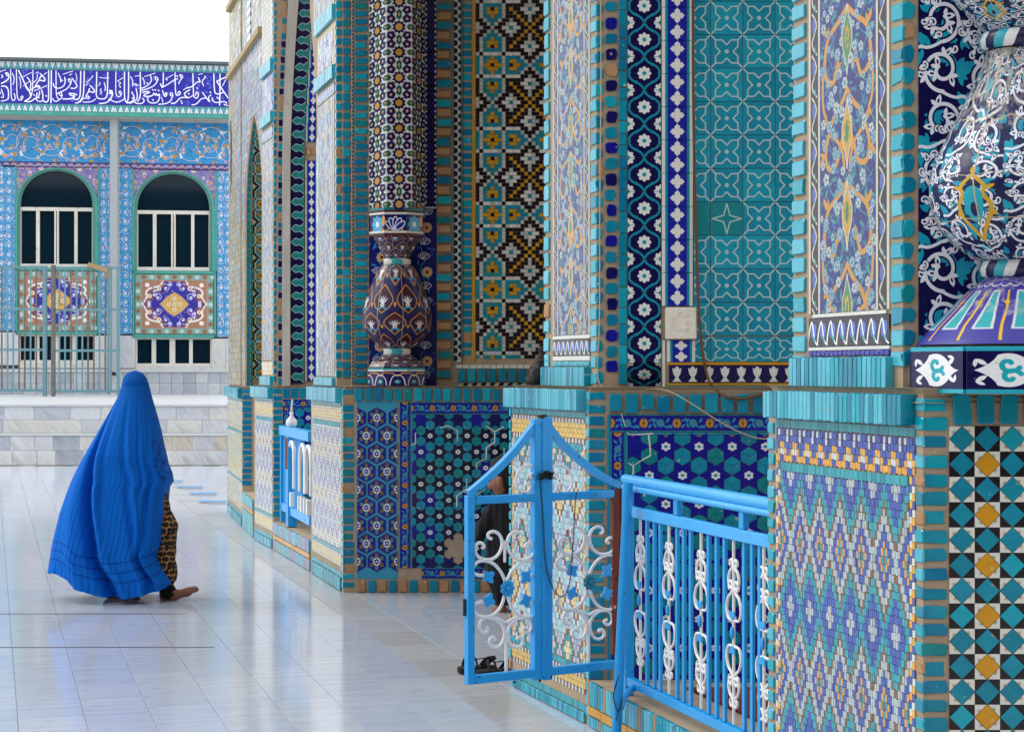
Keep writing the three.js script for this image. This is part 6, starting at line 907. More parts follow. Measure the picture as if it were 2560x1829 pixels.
{
  const G = new Face(1165, 7.47, 1550, 7.9), t = thing('iron_gate', 'open blue iron gate leaf with a pointed top and white scrolls', 'gate', [G.L[0], 0, -G.L[1]]); t.rotation.y = G.th;
  const S = (x) => G.s(x), Hh = (x, y) => G.h(x, y), hb = 0.295, hm = 1.058, w = 0.034;
  const box = (name, s0, s1, y0, y1, d = 0.017, m = bluePaint) => part(t, name, metreUV(new RoundedBoxGeometry(s1 - s0, y1 - y0, d * 2, 2, 0.004).translate((s0 + s1) / 2, (y0 + y1) / 2, 0), 1.3), m);
  const e = G.len; box('stile', 0, w, hb, hm + 0.022); box('stile', e - w - 0.01, e - 0.01, hb + 0.06, hm + 0.02, 0.014, rust); box('bottom_rail', w + 0.001, e - 0.02, hb, hb + 0.036); box('middle_rail', w + 0.001, e - 0.04, hm - 0.016, hm + 0.018);
  const c0 = S(1331), c1 = S(1376), cm = (c0 + c1) / 2; box('centre_post', c0, cm - 0.002, hb - 0.012, 1.392, 0.02); box('centre_post', cm + 0.002, c1, hb - 0.016, 1.4, 0.02); box('cover_strip', cm - 0.011, cm + 0.011, hb, 1.39, 0.026);
  const arcBar = (l) => { const p = l.map(([x, y]) => new THREE.Vector3(S(x), Hh(x, y), 0)), cv = new THREE.CatmullRomCurve3(p), sh = new THREE.Shape([[-0.015, -0.015], [0.015, -0.015], [0.015, 0.015], [-0.015, 0.015]].map(([a, b]) => new THREE.Vector2(a, b))); return metreUV(new THREE.ExtrudeGeometry(sh, { steps: 30, extrudePath: cv, bevelEnabled: false }), 1.3); };
  part(t, 'curved_bar', arcBar([[1342, 1056], [1318, 1086], [1283, 1130], [1245, 1170], [1210, 1202], [1172, 1234]]), bluePaint); part(t, 'curved_bar', arcBar([[1366, 1060], [1400, 1104], [1440, 1142], [1480, 1174], [1515, 1197], [1547, 1214]]), bluePaint);
  part(t, 'finial_stub', boxAt(cm - 0.012, cm + 0.02, 1.395, 1.41, -0.015, 0.015), plain('#26221f', 0.8));
  const q8 = (l, ox, oy, k, mir) => { const o = []; for (let i = 0; i < l.length; i += 2) { const zx = mir ? 2 * mir - l[i] : l[i]; o.push([ox + zx / k, oy + l[i + 1] / k]); } return o; };
  const x1 = S(1265), dS = S(1471) - x1, r = 0.0072, toS = (l) => l.map(([x, y]) => new THREE.Vector3(S(x), Hh(x, y), 0));
  const A = [1145, 1140, 1120, 1125, 1124, 1101, 1155, 1087, 1195, 1105, 1217, 1150, 1215, 1200, 1190, 1250, 1150, 1280, 1105, 1285, 1060, 1270, 1033, 1235, 1032, 1195, 1052, 1168, 1080, 1172, 1093, 1195, 1075, 1206];
  const B = [1242, 1440, 1236, 1425, 1210, 1370, 1160, 1315, 1100, 1292, 1050, 1300, 1018, 1335, 1015, 1370, 1040, 1390, 1090, 1396];
  const Cc = [508, 395, 492, 460, 450, 530, 390, 575, 320, 585, 250, 560, 228, 510, 240, 472, 310, 445], Dd = [520, 640, 470, 610, 410, 592, 340, 596, 300, 630, 291, 690, 318, 726, 358, 716, 364, 688, 342, 680], Ee = [345, 592, 420, 603, 482, 652, 510, 720, 502, 790, 462, 850, 410, 856, 374, 822, 384, 780, 414, 770, 428, 794];
  const lobes = () => { const s = new THREE.Shape(); s.moveTo(-0.03, 0); s.quadraticCurveTo(-0.012, 0.006, -0.004, 0.022); s.quadraticCurveTo(0.006, 0.036, 0.012, 0.02); s.quadraticCurveTo(0.012, 0.008, 0.026, 0.006); s.quadraticCurveTo(0.038, 0, 0.024, -0.008); s.quadraticCurveTo(0.01, -0.008, 0.006, -0.022); s.quadraticCurveTo(-0.004, -0.032, -0.008, -0.018); s.quadraticCurveTo(-0.014, -0.006, -0.03, 0); return new THREE.ExtrudeGeometry(s, { depth: 0.006, bevelEnabled: true, bevelSize: 0.002, bevelThickness: 0.002, bevelSegments: 2 }).translate(0, 0, -0.003); };
  const leafG = lobes(), rose = (() => { const l = [new THREE.SphereGeometry(0.011, 12, 8).scale(1, 1, 0.7).translate(0, 0, 0.008)]; for (let k = 0; k < 9; k++) { const a = k / 9 * 6.283; l.push(new THREE.SphereGeometry(0.0125, 10, 8).scale(1.15, 0.8, 0.5).rotateZ(a).translate(Math.cos(a) * 0.021, Math.sin(a) * 0.021, 0)); } return mergeGeometries(l); })();
  const greenish = new THREE.MeshStandardMaterial({ map: glazeTex('#1f7f9a', ['#17708a', '#2a90a8', '#1b6a70'], '#2a3a3a', 20), roughness: 0.45 });
  for (const k of [0, 1]) {
    const off = k * dS, add = (n, g, m, z = 0) => part(t, n, g, m, off, 0, z);
    for (const mir of [0, 1]) {
      add('scroll', flat2(toS(q8(A, 820, 940, 2.8, mir && 1237)), r), whitePaint); add('scroll', flat2(toS(q8(B, 820, 940, 2.8, mir && 1246)), r), whitePaint);
      for (const l of [Cc, Ee, Dd]) add('scroll', flat2(toS(q8(l, 1120, 1380, 3.617, mir && 525)), r * 0.98), whitePaint, l === Dd ? -0.004 : 0);
      for (const [zx, zy, a] of [[355, 218, -0.9], [355, 432, -0.35]]) { const px = 1120 + (mir ? 1050 - zx : zx) / 3.617, m = part(t, 'leaf', leafG, bluePaint, S(px) + off, Hh(px, 1380 + zy / 3.617), 0.008); m.rotation.z = mir ? Math.PI - a : a; m.scale.setScalar(1.05); }
    }
    const px = 1265, m = part(t, 'rosette', rose, k ? greenish : bluePaint, S(px) + off, Hh(px, 1470), 0.012); m.scale.setScalar(1.05);
    add('stem', new THREE.CylinderGeometry(0.0075, 0.0075, Hh(1265, 1585) - hb - 0.03, 8).translate(S(1265.5), (Hh(1265, 1585) + hb + 0.03) / 2, 0), whitePaint);
    add('stem', new THREE.CylinderGeometry(0.006, 0.006, 0.09, 8).translate(S(1262), Hh(1262, 1378), 0), whitePaint);
  }
  const Fq = [865, 790, 842, 786, 834, 762, 855, 742, 890, 752, 918, 735, 900, 688, 850, 662, 780, 668, 718, 718, 690, 800, 702, 880, 742, 928, 800, 930, 834, 892, 826, 854, 792, 850, 780, 876];
  part(t, 'scroll', flat2(toS(q8(Fq, 1120, 1000, 4.06, 0)), r * 0.9), whitePaint); part(t, 'scroll', flat2(toS(q8(Fq, 1120, 1000, 4.06, 975)), r * 0.9), whitePaint);
  part(t, 'hinge_lug', boxAt(-0.009, 0.0, 0.58, 0.65, -0.012, 0.0), iron); for (const [x, y] of [[1280, 1703], [1372, 1690], [1344, 1700]]) part(t, 'bolt_hole', new THREE.CylinderGeometry(0.006, 0.006, 0.004, 10).rotateX(Math.PI / 2), iron, S(x), Hh(x, y), 0.0185);
  // chain looped over the middle rail
  const cp = [[1338, 1200], [1341, 1232], [1346, 1300], [1350, 1380], [1356, 1425], [1368, 1462], [1384, 1487], [1396, 1488], [1408, 1470], [1416, 1430], [1420, 1370], [1424, 1300], [1427, 1248], [1429, 1232]].map(([x, y]) => new THREE.Vector3(S(x), Hh(x, y), 0.036)), cv = new THREE.CatmullRomCurve3(cp), n = 100, ls = [], up = new THREE.Vector3(0, 1, 0);
  for (let i = 0; i < n; i++) { const p = cv.getPointAt(i / (n - 1)), d = cv.getTangentAt(i / (n - 1)), g = new THREE.TorusGeometry(0.004, 0.0011, 5, 9); g.scale(1, 1.6, 1); g.applyQuaternion(new THREE.Quaternion().setFromAxisAngle(up, i % 2 ? 1.3 : 0.2)); g.applyQuaternion(new THREE.Quaternion().setFromUnitVectors(up, d)); g.translate(p.x, p.y, p.z); ls.push(g); }
  for (let i = 0; i < 90; i++) { const f = rnd(), g = new THREE.TorusGeometry(0.0055, 0.0017, 5, 8); g.rotateX(rnd() * 6); g.rotateY(rnd() * 6); g.translate(S(1338) + f * 0.062 + rr(-0.006, 0.006), Hh(1350, 1192) + Math.sin(f * 3) * 0.012 + rr(-0.013, 0.013), 0.03 + rr(0, 0.016)); ls.push(g); }
  const ch = new THREE.Mesh(mergeGeometries(ls), iron); ch.name = 'iron_chain'; ch.position.copy(t.position); ch.rotation.y = G.th; ch.castShadow = true; tag(ch, 'thin black iron chain knotted on the gate post and looping down', 'chain');
}
function cScroll(w, h, s) { return [[0.004, -h * 0.5], [w * 0.75, -h * 0.46], [w, -h * 0.2], [w * 0.75, h * 0.1], [w * 0.3, h * 0.25], [w * 0.12, h * 0.42], [w * 0.3, h * 0.56], [w * 0.62, h * 0.5], [w * 0.62, h * 0.34], [w * 0.45, h * 0.33]].map(([a, b]) => new THREE.Vector3(a * s, b, 0)); }
{
  const G = new Face(1565, 7.75, 1945, 6.27), t = thing('iron_railing', 'blue iron railing with white scroll balusters between the two nearest piers', 'railing', [G.L[0], 0, -G.L[1]]); t.rotation.y = G.th;
  const S = (x) => G.s(x), e = G.len, bx = (n, a, b, c, d, z, m) => part(t, n, metreUV(new RoundedBoxGeometry(b - a, d - c, z * 2, 2, Math.min(0.004, z * 0.4)).translate((a + b) / 2, (c + d) / 2, 0), 1.3), m);
  part(t, 'handrail', new THREE.CapsuleGeometry(0.023, e, 6, 14).rotateZ(Math.PI / 2).translate(e / 2, 1.13, 0), paleBlue); part(t, 'handrail_bead', new THREE.CapsuleGeometry(0.014, e - 0.02, 5, 10).rotateZ(Math.PI / 2).translate(e / 2, 1.098, 0.012), paleBlue);
  bx('upper_rail', 0.03, e, 0.975, 1.02, 0.014, paleBlue); bx('bottom_rail', 0.03, e, 0.25, 0.288, 0.016, bluePaint); bx('end_post', 0.0, 0.05, 0.21, 1.1, 0.02, bluePaint);
  for (const x of [1695, 1860]) bx('short_post', S(x) - 0.022, S(x) + 0.022, 1.021, 1.086, 0.012, bluePaint);
  for (const x of [1619, 1637, 1652, 1694, 1711, 1728, 1773, 1793, 1813, 1862, 1882, 1901]) bx('bar', S(x) - 0.0115, S(x) + 0.0115, 0.289, 0.974, 0.006, bluePaint);
  for (const x of [1601.5, 1673, 1753.5, 1835, 1911]) {
    const s = S(x), st = part(t, 'white_baluster', new THREE.CylinderGeometry(0.006, 0.006, 0.68, 8).translate(0, 0.635, 0), whitePaint, s, 0, 0.0);
    for (const sg of [1, -1]) { for (const [y, h, w, f] of [[0.845, 0.1, 0.048, 1], [0.745, 0.135, 0.066, 1], [0.515, 0.135, 0.066, -1], [0.415, 0.1, 0.048, -1]]) { const l = cScroll(w, h, sg).map((v) => new THREE.Vector3(v.x, v.y * f + y, 0)); part(st, 'scroll', new THREE.TubeGeometry(new THREE.CatmullRomCurve3(l), 36, 0.0056, 7, false), whitePaint); }
      for (const [y, f] of [[0.68, 1], [0.585, -1]]) part(st, 'leaf', (() => { const q = new THREE.Shape(); q.moveTo(0, 0); q.quadraticCurveTo(0.022, 0.004, 0.026, 0.034); q.quadraticCurveTo(0.014, 0.024, 0, 0.03); q.closePath(); return new THREE.ExtrudeGeometry(q, { depth: 0.005, bevelEnabled: false }); })(), bluePaint, 0, y, 0.004).scale.set(sg, f, 1); }
    part(st, 'rosette', new THREE.SphereGeometry(0.014, 10, 8).scale(0.9, 1.7, 0.6), bluePaint, 0, 0.632, 0.006);
  }
  for (const y of [0.205]) bx('foot', 0.005, 0.045, y, 0.249, 0.016, plain('#2b2a2a', 0.8));
}
{ // leaning pole and hinge post
  const a = at(1571, 1208, 7.55), b = at(1538, 0, 7.42); b.y = 0.0; const g = new THREE.TubeGeometry(new THREE.LineCurve3(a, b), 1, 0.0205, 12, false), m = new THREE.Mesh(metreUV(g, 1.2), bluePaint); m.name = 'leaning_pole'; m.castShadow = true; tag(m, 'slanted blue pipe propped against the end of the railing', 'pole');
  part(m, 'brace_pipe', tube([at(1551, 1770, 7.5), at(1560, 1745, 7.55), at(1580, 1722, 7.6), at(1606, 1712, 7.66)], 0.015, 20, 9), bluePaint); part(m, 'tie_wire', tube([at(1546, 1690, 7.44), at(1534, 1740, 7.43), at(1546, 1780, 7.41), at(1556, 1745, 7.42), at(1540, 1800, 7.41)], 0.0025, 30, 5), iron);
  const p = at(1553, 1450, 7.92), hp = new THREE.Mesh(metreUV(new RoundedBoxGeometry(0.036, 0.86, 0.03, 2, 0.004)), rust); hp.name = 'hinge_post'; hp.position.set(p.x, 0.66, p.z); hp.castShadow = true; tag(hp, 'rusty brown hinge post between the gate and the railing', 'post'); for (const y of [-0.18, 0.22]) { part(hp, 'hinge', new RoundedBoxGeometry(0.05, 0.07, 0.036, 2, 0.006), plain('#6a4a1e', 0.7), 0.012, y, 0.006); }
  part(hp, 'top_weld', new THREE.BoxGeometry(0.05, 0.03, 0.034), plain('#3a2a22', 0.9), 0.004, 0.43, 0);
}
{ // small far balustrade
  const G = new Face(706, 16.02, 780, 14.36), t = thing('small_balustrade', 'small pale blue balustrade with white arches in the far niche', 'railing', [G.L[0], 0, -G.L[1]]); t.rotation.y = G.th;
  const e = G.len, S = (x) => G.s(x), bx = (n, a, b, c, d, z, m, dz = 0) => part(t, n, metreUV(boxAt(a, b, c, d, dz - z, dz + z), 1.3), m);
  bx('top_rail', 0, e, 1.03, 1.11, 0.035, paleBlue); bx('bottom_rail', 0, e, 0.36, 0.43, 0.025, paleBlue); const p0 = S(725), p1 = S(731); bx('post', p0, p1, 0.26, 1.03, 0.04, bluePaint); bx('post', 0.03, 0.1, 0.26, 1.03, 0.03, bluePaint);
  for (let k = 0; k < 6; k++) bx('bar', 0.12 + k * 0.055, 0.14 + k * 0.055, 0.431, 1.029, 0.01, paleBlue);
  for (let k = 0; k < 6; k++) bx('bar', S(738) + 0.02 + k * 0.075, S(738) + 0.045 + k * 0.075, 0.431, 1.029, 0.012, paleBlue);
  for (const c of [S(735), S(762), S(777)]) { const l = [], w = 0.14; l.push(new THREE.Vector3(c - w, 0.6, 0.02)); l.push(new THREE.Vector3(c - w, 0.85, 0.02)); for (let k = 1; k < 6; k++) { const a = Math.PI - k / 6 * Math.PI; l.push(new THREE.Vector3(c + w * Math.cos(a), 0.87 + 0.12 * Math.sin(a), 0.02)); } l.push(new THREE.Vector3(c + w, 0.85, 0.02), new THREE.Vector3(c + w, 0.6, 0.02)); part(t, 'white_arch', new THREE.TubeGeometry(new THREE.CatmullRomCurve3(l, false, 'centripetal'), 40, 0.018, 7, false), whitePaint); bx('white_pier', c - w - 0.02, c - w + 0.03, 0.44, 0.56, 0.02, whitePaint, 0.02); bx('white_pier', c - 0.02, c + 0.05, 0.44, 0.56, 0.02, whitePaint, 0.02); }
  part(t, 'knob', new THREE.LatheGeometry([[0, 0.14], [0.02, 0.125], [0.012, 0.1], [0.045, 0.06], [0.05, 0.03], [0.035, 0], [0, 0]].map(([a, b]) => new THREE.Vector2(a, b)), 14), whitePaint, (p0 + p1) / 2, 1.11, 0); part(t, 'knob_twig', tube([new THREE.Vector3(0, 0, 0), new THREE.Vector3(0.02, 0.05, 0), new THREE.Vector3(0.06, 0.1, 0)], 0.008, 10, 5), whitePaint, (p0 + p1) / 2, 1.25, 0); part(t, 'rust_patch', boxAt(p0 - 0.02, p0 + 0.1, 0.75, 1.02, 0.041, 0.045), rust);
}
// ---------------------------------------------------------------- figures
function capsuleField(bones, blend) { // signed distance of tapered bones joined smoothly
  return (x, y, z) => {
    let d = 1e3;
    for (const [a, b, ra, rb] of bones) {
      const bx = b[0] - a[0], by = b[1] - a[1], bz = b[2] - a[2], px = x - a[0], py = y - a[1], pz = z - a[2], l = bx * bx + by * by + bz * bz || 1e-9;
      const h = Math.min(1, Math.max(0, (px * bx + py * by + pz * bz) / l)), q = Math.hypot(px - bx * h, py - by * h, pz - bz * h) - (ra + (rb - ra) * h);
      const k = Math.max(blend - Math.abs(d - q), 0) / blend; d = Math.min(d, q) - k * k * blend * 0.25;
    }
    return d;
  };
}
function fieldMesh(f, lo, hi, res) {
  const size = Math.max(hi[0] - lo[0], hi[1] - lo[1], hi[2] - lo[2]) / 2 * 1.08, c = [0, 1, 2].map((k) => (lo[k] + hi[k]) / 2), mc = new MarchingCubes(res, new THREE.MeshBasicMaterial(), false, false, 400000);
  mc.isolation = 0; const hf = res / 2; for (let k = 0; k < res; k++) for (let j = 0; j < res; j++) for (let i = 0; i < res; i++) mc.field[i + j * res + k * res * res] = -f(c[0] + (i - hf) / hf * size, c[1] + (j - hf) / hf * size, c[2] + (k - hf) / hf * size) * 10;
  mc.update(); const n = mc.count, p = new Float32Array(n * 3), m = new Float32Array(n * 3); for (let i = 0; i < n * 3; i++) { p[i] = mc.positionArray[i] * size + c[i % 3]; m[i] = mc.normalArray[i]; }
  let g = new THREE.BufferGeometry(); g.setAttribute('position', new THREE.BufferAttribute(p, 3)); g = mergeVertices(g, 1e-5); g.computeVertexNormals();
  { // face normals outward
    const nn = g.attributes.normal, pp = g.attributes.position; let s = 0; for (let i = 0; i < pp.count; i += 7) { const x = pp.getX(i), y = pp.getY(i), z = pp.getZ(i), e = 0.004; s += f(x + nn.getX(i) * e, y + nn.getY(i) * e, z + nn.getZ(i) * e) > 0 ? 1 : -1; } if (s < 0) { const ix = g.index.array; for (let i = 0; i < ix.length; i += 3) { const t = ix[i]; ix[i] = ix[i + 1]; ix[i + 1] = t; } g.computeVertexNormals(); } }
  return g;
}
const skin = new THREE.MeshStandardMaterial({ map: glazeTex('#8a5a44', ['#7c4e3a', '#9a684e', '#84533e'], '#6a4030', 0), roughness: 0.6 });
{ // woman in a burqa, walking to the right
  const Z = 12.57, k = Z / FOC, X = (x) => (x - 330) * k, Y = (y) => hgt(y, Z), t = thing('person', 'person in a flowing bright blue burqa and leopard-print trousers walking barefoot', 'person', [at(330, 0, Z).x, 0, -Z]);
  // body: head, trunk, legs in stride, feet, arm bent under the cloth
  const P = (x, y, z = 0) => [X(x), Y(y), z];
  const bones = [[P(337, 962), P(337, 975), 0.066, 0.06], [P(336, 980), P(335, 1030), 0.045, 0.05], [P(332, 1070), P(334, 1120), 0.1, 0.1], [P(334, 1120), P(336, 1190), 0.12, 0.14], [P(332, 1062, 0.06), P(340, 1120, 0.1), 0.042, 0.036], [P(340, 1120, 0.1), P(368, 1160, 0.05), 0.034, 0.026], [P(332, 1062, -0.06), P(338, 1120, -0.1), 0.042, 0.036], [P(338, 1120, -0.1), P(366, 1160, -0.05), 0.034, 0.026], [P(368, 1160, 0.05), P(380, 1168, 0.03), 0.024, 0.016],
    [P(350, 1205, 0.04), P(406, 1335, 0.025), 0.07, 0.05], [P(406, 1335, 0.025), P(418, 1474, 0.05), 0.048, 0.034], [P(330, 1205, -0.05), P(315, 1345, -0.07), 0.07, 0.05], [P(315, 1345, -0.07), P(270, 1470, -0.06), 0.048, 0.034]];
  const footF = [[P(418, 1470, 0.05), P(412, 1487, 0.05), 0.034, 0.032], [P(412, 1488, 0.05), P(440, 1486, 0.05), 0.028, 0.032], [P(440, 1484, 0.05), P(472, 1479, 0.055), 0.03, 0.026], [P(470, 1478, 0.05), P(486, 1472, 0.045), 0.022, 0.014]];
  for (let i = 0; i < 5; i++) footF.push([P(474, 1477, 0.034 + i * 0.0115), P(494 - i * 3.2, 1471.5 - i * 0.2, 0.03 + i * 0.0135), 0.0105, 0.0085 - i * 0.0004]);
  const footR = [[P(270, 1468, -0.06), P(266, 1484, -0.06), 0.034, 0.03], [P(266, 1488, -0.06), P(300, 1489, -0.06), 0.026, 0.03], [P(300, 1488, -0.06), P(330, 1492, -0.062), 0.028, 0.018]]; for (let i = 0; i < 5; i++) footR.push([P(324, 1492.5, -0.085 + i * 0.0115), P(341 - i * 2.6, 1494, -0.09 + i * 0.0135), 0.0105, 0.0085]);
  const f = capsuleField([...bones, ...footF, ...footR], 0.035), g1 = fieldMesh(f, [X(250), 0.1, -0.3], [X(450), 1.64, 0.3], 96), ff = capsuleField([bones[10], ...footF], 0.018), fr = capsuleField([bones[12], ...footR], 0.018);
  const cut = (g, ymax) => g; const g2 = fieldMesh((x, y, z) => Math.max(ff(x, y, z), y - 0.2), [X(405), 0, -0.05], [X(505), 0.2, 0.16], 64), g3 = fieldMesh((x, y, z) => Math.max(fr(x, y, z), y - 0.2), [X(255), 0, -0.16], [X(350), 0.2, 0.04], 64);
  const strip = (g) => { const q = g.toNonIndexed(); for (const n of Object.keys(q.attributes)) if (!['position', 'normal'].includes(n)) q.deleteAttribute(n); return q; };
  const body = mergeGeometries([strip(g1), strip(g2), strip(g3)]); metreUV(body, 2); part(t, 'body', body, skin);
  // trousers
  const leo = canvasTex(512, 512, (x, w, h) => { x.fillStyle = '#a87c48'; x.fillRect(0, 0, w, h); for (let i = 0; i < 60; i++) { x.globalAlpha = 0.3; x.fillStyle = pick(['#bd9058', '#7d5226']); x.beginPath(); x.arc(rnd() * w, rnd() * h, rr(10, 40), 0, 7); x.fill(); } x.globalAlpha = 1; for (let r = -1; r < 7; r++) for (let c = -1; c < 7; c++) { const cx = c * 80 + (r % 2) * 40 + rr(-9, 9), cy = r * 80 + rr(-9, 9); x.fillStyle = '#120b09'; x.beginPath(); for (let q = 0; q < 9; q++) { const a = q / 9 * 6.283, k = rr(32, 45); x.lineTo(cx + k * Math.cos(a), cy + k * Math.sin(a)); } x.fill(); x.fillStyle = '#4a2c16'; x.beginPath(); x.ellipse(cx, cy, rr(6, 13), rr(5, 10), rnd() * 3, 0, 7); x.fill(); } });
  const leoM = new THREE.MeshStandardMaterial({ map: leo, roughness: 0.9 }), darkM = new THREE.MeshStandardMaterial({ color: '#0e0a0a', roughness: 0.95 });
  const tr = capsuleField([[P(385, 1232, 0.02), P(411, 1320, 0.02), 0.085, 0.083], [P(411, 1320, 0.02), P(416, 1430, 0.04), 0.083, 0.07], [P(416, 1430, 0.04), P(418, 1462, 0.05), 0.066, 0.055], [P(335, 1200, -0.06), P(315, 1345, -0.07), 0.12, 0.09], [P(315, 1345, -0.07), P(275, 1455, -0.06), 0.085, 0.055]], 0.05);
  const wav = (x, y, z) => tr(x, y, z) + 0.003 * Math.sin(y * 38 + z * 20 + x * 9) + 0.002 * Math.sin(y * 70 - x * 40);
  part(t, 'trousers', metreUV(fieldMesh(wav, [X(255), Y(1470), -0.25], [X(455), Y(1140), 0.22], 84), 4.2), leoM);
  const cuffF = capsuleField([[P(413, 1450, 0.05), P(421, 1476, 0.05), 0.066, 0.052], [P(421, 1476, 0.05), P(432, 1482, 0.05), 0.05, 0.036]], 0.02); part(t, 'trouser_cuff', metreUV(fieldMesh((x, y, z) => cuffF(x, y, z) + 0.004 * Math.sin(y * 140 + x * 60), [X(388), Y(1494), -0.06], [X(448), Y(1432), 0.16], 40)), darkM);
  const cuffR = capsuleField([[P(276, 1452, -0.06), P(268, 1480, -0.06), 0.055, 0.048]], 0.02); part(t, 'trouser_cuff', metreUV(fieldMesh(cuffR, [X(245), Y(1498), -0.15], [X(300), Y(1436), 0.03], 32)), darkM);
  // burqa: cap, then a pleated cloth that swings back
  const tab = [[926, 333, 339], [929, 322, 350], [936, 312, 359], [946, 307, 365], [958, 305, 369], [964, 303, 371], [980, 299, 375], [1000, 290, 380], [1040, 268, 391], [1080, 245, 400], [1120, 222, 406], [1160, 200, 414], [1185, 187, 424], [1205, 178, 427], [1218, 173, 418], [1240, 165, 415], [1280, 151, 414], [1320, 141, 412], [1360, 132, 407], [1385, 128, 398], [1410, 124, 408], [1432, 120, 424], [1448, 119, 433], [1495, 117, 438]];
  const lr = (y) => { for (let i = 1; i < tab.length; i++) if (y <= tab[i][0]) { const a = tab[i - 1], b = tab[i], f = Math.max(0, (y - a[0]) / (b[0] - a[0])), s = f; return [a[1] + (b[1] - a[1]) * s, a[2] + (b[2] - a[2]) * s]; } return tab[tab.length - 1].slice(1); };
  const hemT = [[115, 1434], [122, 1436], [150, 1451], [185, 1458], [210, 1459], [235, 1465], [255, 1473], [280, 1481], [310, 1484], [340, 1482], [370, 1476], [400, 1469], [420, 1462], [434, 1447], [442, 1444]], hem = (x) => { for (let i = 1; i < hemT.length; i++) if (x <= hemT[i][0]) { const [a, b] = hemT[i - 1], [c, d] = hemT[i]; return b + (d - b) * Math.max(0, (x - a) / (c - a)); } return 1444; };
  const nearHem = (x) => { const T = [[100, 1432], [120, 1431], [139, 1425], [162, 1428], [190, 1438], [212, hem(212)]]; for (let i = 1; i < T.length; i++) if (x <= T[i][0]) { const [a, b] = T[i - 1], [c, d] = T[i]; return b + (d - b) * Math.max(0, (x - a) / (c - a)); } return hem(x); };
  const depth = (y) => { const f = (y - 926) / 560; return y < 965 ? 0.088 * Math.sqrt(Math.min(1, Math.max(0.0, (y - 925.5) / 26))) : 0.088 + 0.17 * Math.min(1, (y - 965) / 170) + 0.1 * Math.max(0, f - 0.4); };
  const NU = 420, NV = 150, pos = [], uv = [], idx = [];
  for (let j = 0; j <= NV; j++) for (let i = 0; i <= NU; i++) {
    const v = Math.pow(j / NV, 0.96), ph = i / NU * Math.PI * 2, cs = Math.cos(ph), sn = Math.sin(ph); // ph = 0 points right (front of the figure), pi/2 to the camera
    const [bl, br] = lr(1440), xb = (bl + br) / 2 + (br - bl) / 2 * cs, yh = (sn > 0 && xb < 212 ? nearHem(xb) : hem(xb)) + (sn < 0 && xb > 212 ? 6 * sn : 0), py = 926 + v * (yh - 926), [l, r] = lr(py);
    const cx = (l + r) / 2, a = (r - l) / 2, w = Math.max(0, (py - 965) / 520), fold = Math.max(0, py - 985) / 480;
    // broad folds falling from the cap, each with its own place; shallow near the head
    let q = 0; const F = (p0, wd, amp, dir = 0) => { let d = ph - (p0 + dir * fold); d = Math.atan2(Math.sin(d), Math.cos(d)); q += amp * Math.exp(-d * d / (wd * wd)); };
    F(2.7, 0.1, -0.13 * Math.min(1, fold * 2.2), -1.25); F(2.5, 0.1, 0.035 * Math.min(1, fold * 2), -1.25); F(3.0, 0.16, 0.04 * fold, -1.1); F(1.77, 0.075, -0.05 * fold, -1.09); F(1.62, 0.07, 0.03 * fold, -1.09); F(0.74, 0.06, -0.06 * fold, 0.03); F(0.88, 0.06, 0.03 * fold, 0.03); F(0.56, 0.05, 0.03 * fold, 0.02); F(0.38, 0.07, -0.03 * fold); F(1.2, 0.04, -0.016 * Math.min(1, fold * 3), -0.5); F(1.0, 0.035, -0.014 * Math.min(1, fold * 3), -0.5); F(1.35, 0.2, 0.02 * fold, -0.5); F(2.2, 0.06, -0.014 * Math.min(1, fold * 2), -0.9); F(2.9, 0.06, -0.016 * fold, -0.5); if (sn < 0) q += 0.02 * fold * Math.sin(ph * 9); q += 0.0028 * fold * Math.sin(ph * 61) + 0.0016 * Math.min(1, fold * 3) * Math.sin(ph * 140 + Math.sin(py * 0.02) * 0.5); if (py > 1100 && py < 1215 && cs > 0.5) q += 0.012 * Math.sin(py * 0.11) * Math.sin((py - 1100) / 115 * 3.14) * (cs - 0.5) * 2 * Math.cos(ph * 9);
    const dz = depth(py) + q * Math.abs(sn) * 1.2, ext = 1 + q * 0.5 * Math.abs(sn) * Math.abs(sn) / Math.max(0.05, a * k);
    pos.push(X(cx + a * cs * (0.5 * ext + 0.5)), Y(py), dz * Math.sign(sn) * Math.pow(Math.abs(sn), cs > 0 ? 0.86 - 0.44 * Math.min(1, fold * 3) * Math.min(1, cs * 1.5) : 0.86)); uv.push(i / NU, 1 - v);
  }
  for (let j = 0; j < NV; j++) for (let i = 0; i < NU; i++) { const a = j * (NU + 1) + i; idx.push(a, a + 1, a + NU + 1, a + 1, a + NU + 2, a + NU + 1); }
  const bg = new THREE.BufferGeometry(); bg.setAttribute('position', new THREE.Float32BufferAttribute(pos, 3)); bg.setAttribute('uv', new THREE.Float32BufferAttribute(uv, 2)); bg.setIndex(idx); bg.computeVertexNormals();
  const clothTex = canvasTex(2048, 1024, (x, w, h) => {
    x.fillStyle = '#0668cc'; x.fillRect(0, 0, w, h); for (let i = 0; i < 2048; i += 5) { x.globalAlpha = rr(0.1, 0.35); x.fillStyle = pick(['#055ab6', '#0c76dc', '#0660c2']); x.fillRect(i, 0, rr(1.5, 3), h); }
    x.globalAlpha = 0.8; x.fillStyle = '#0544a0'; for (const y of [862, 905, 948]) x.fillRect(0, y, w, 7); x.globalAlpha = 0.8; x.fillStyle = '#0668cc'; x.fillRect(0, 0, w, 58); x.globalAlpha = 0.5; for (let i = 0; i < 900; i++) { x.strokeStyle = pick(['#2a82f0', '#084fb0']); x.lineWidth = 1.5; const a = rnd() * w, b = rnd() * 58; x.beginPath(); x.arc(a, b, rr(3, 9), 0, 4); x.stroke(); }
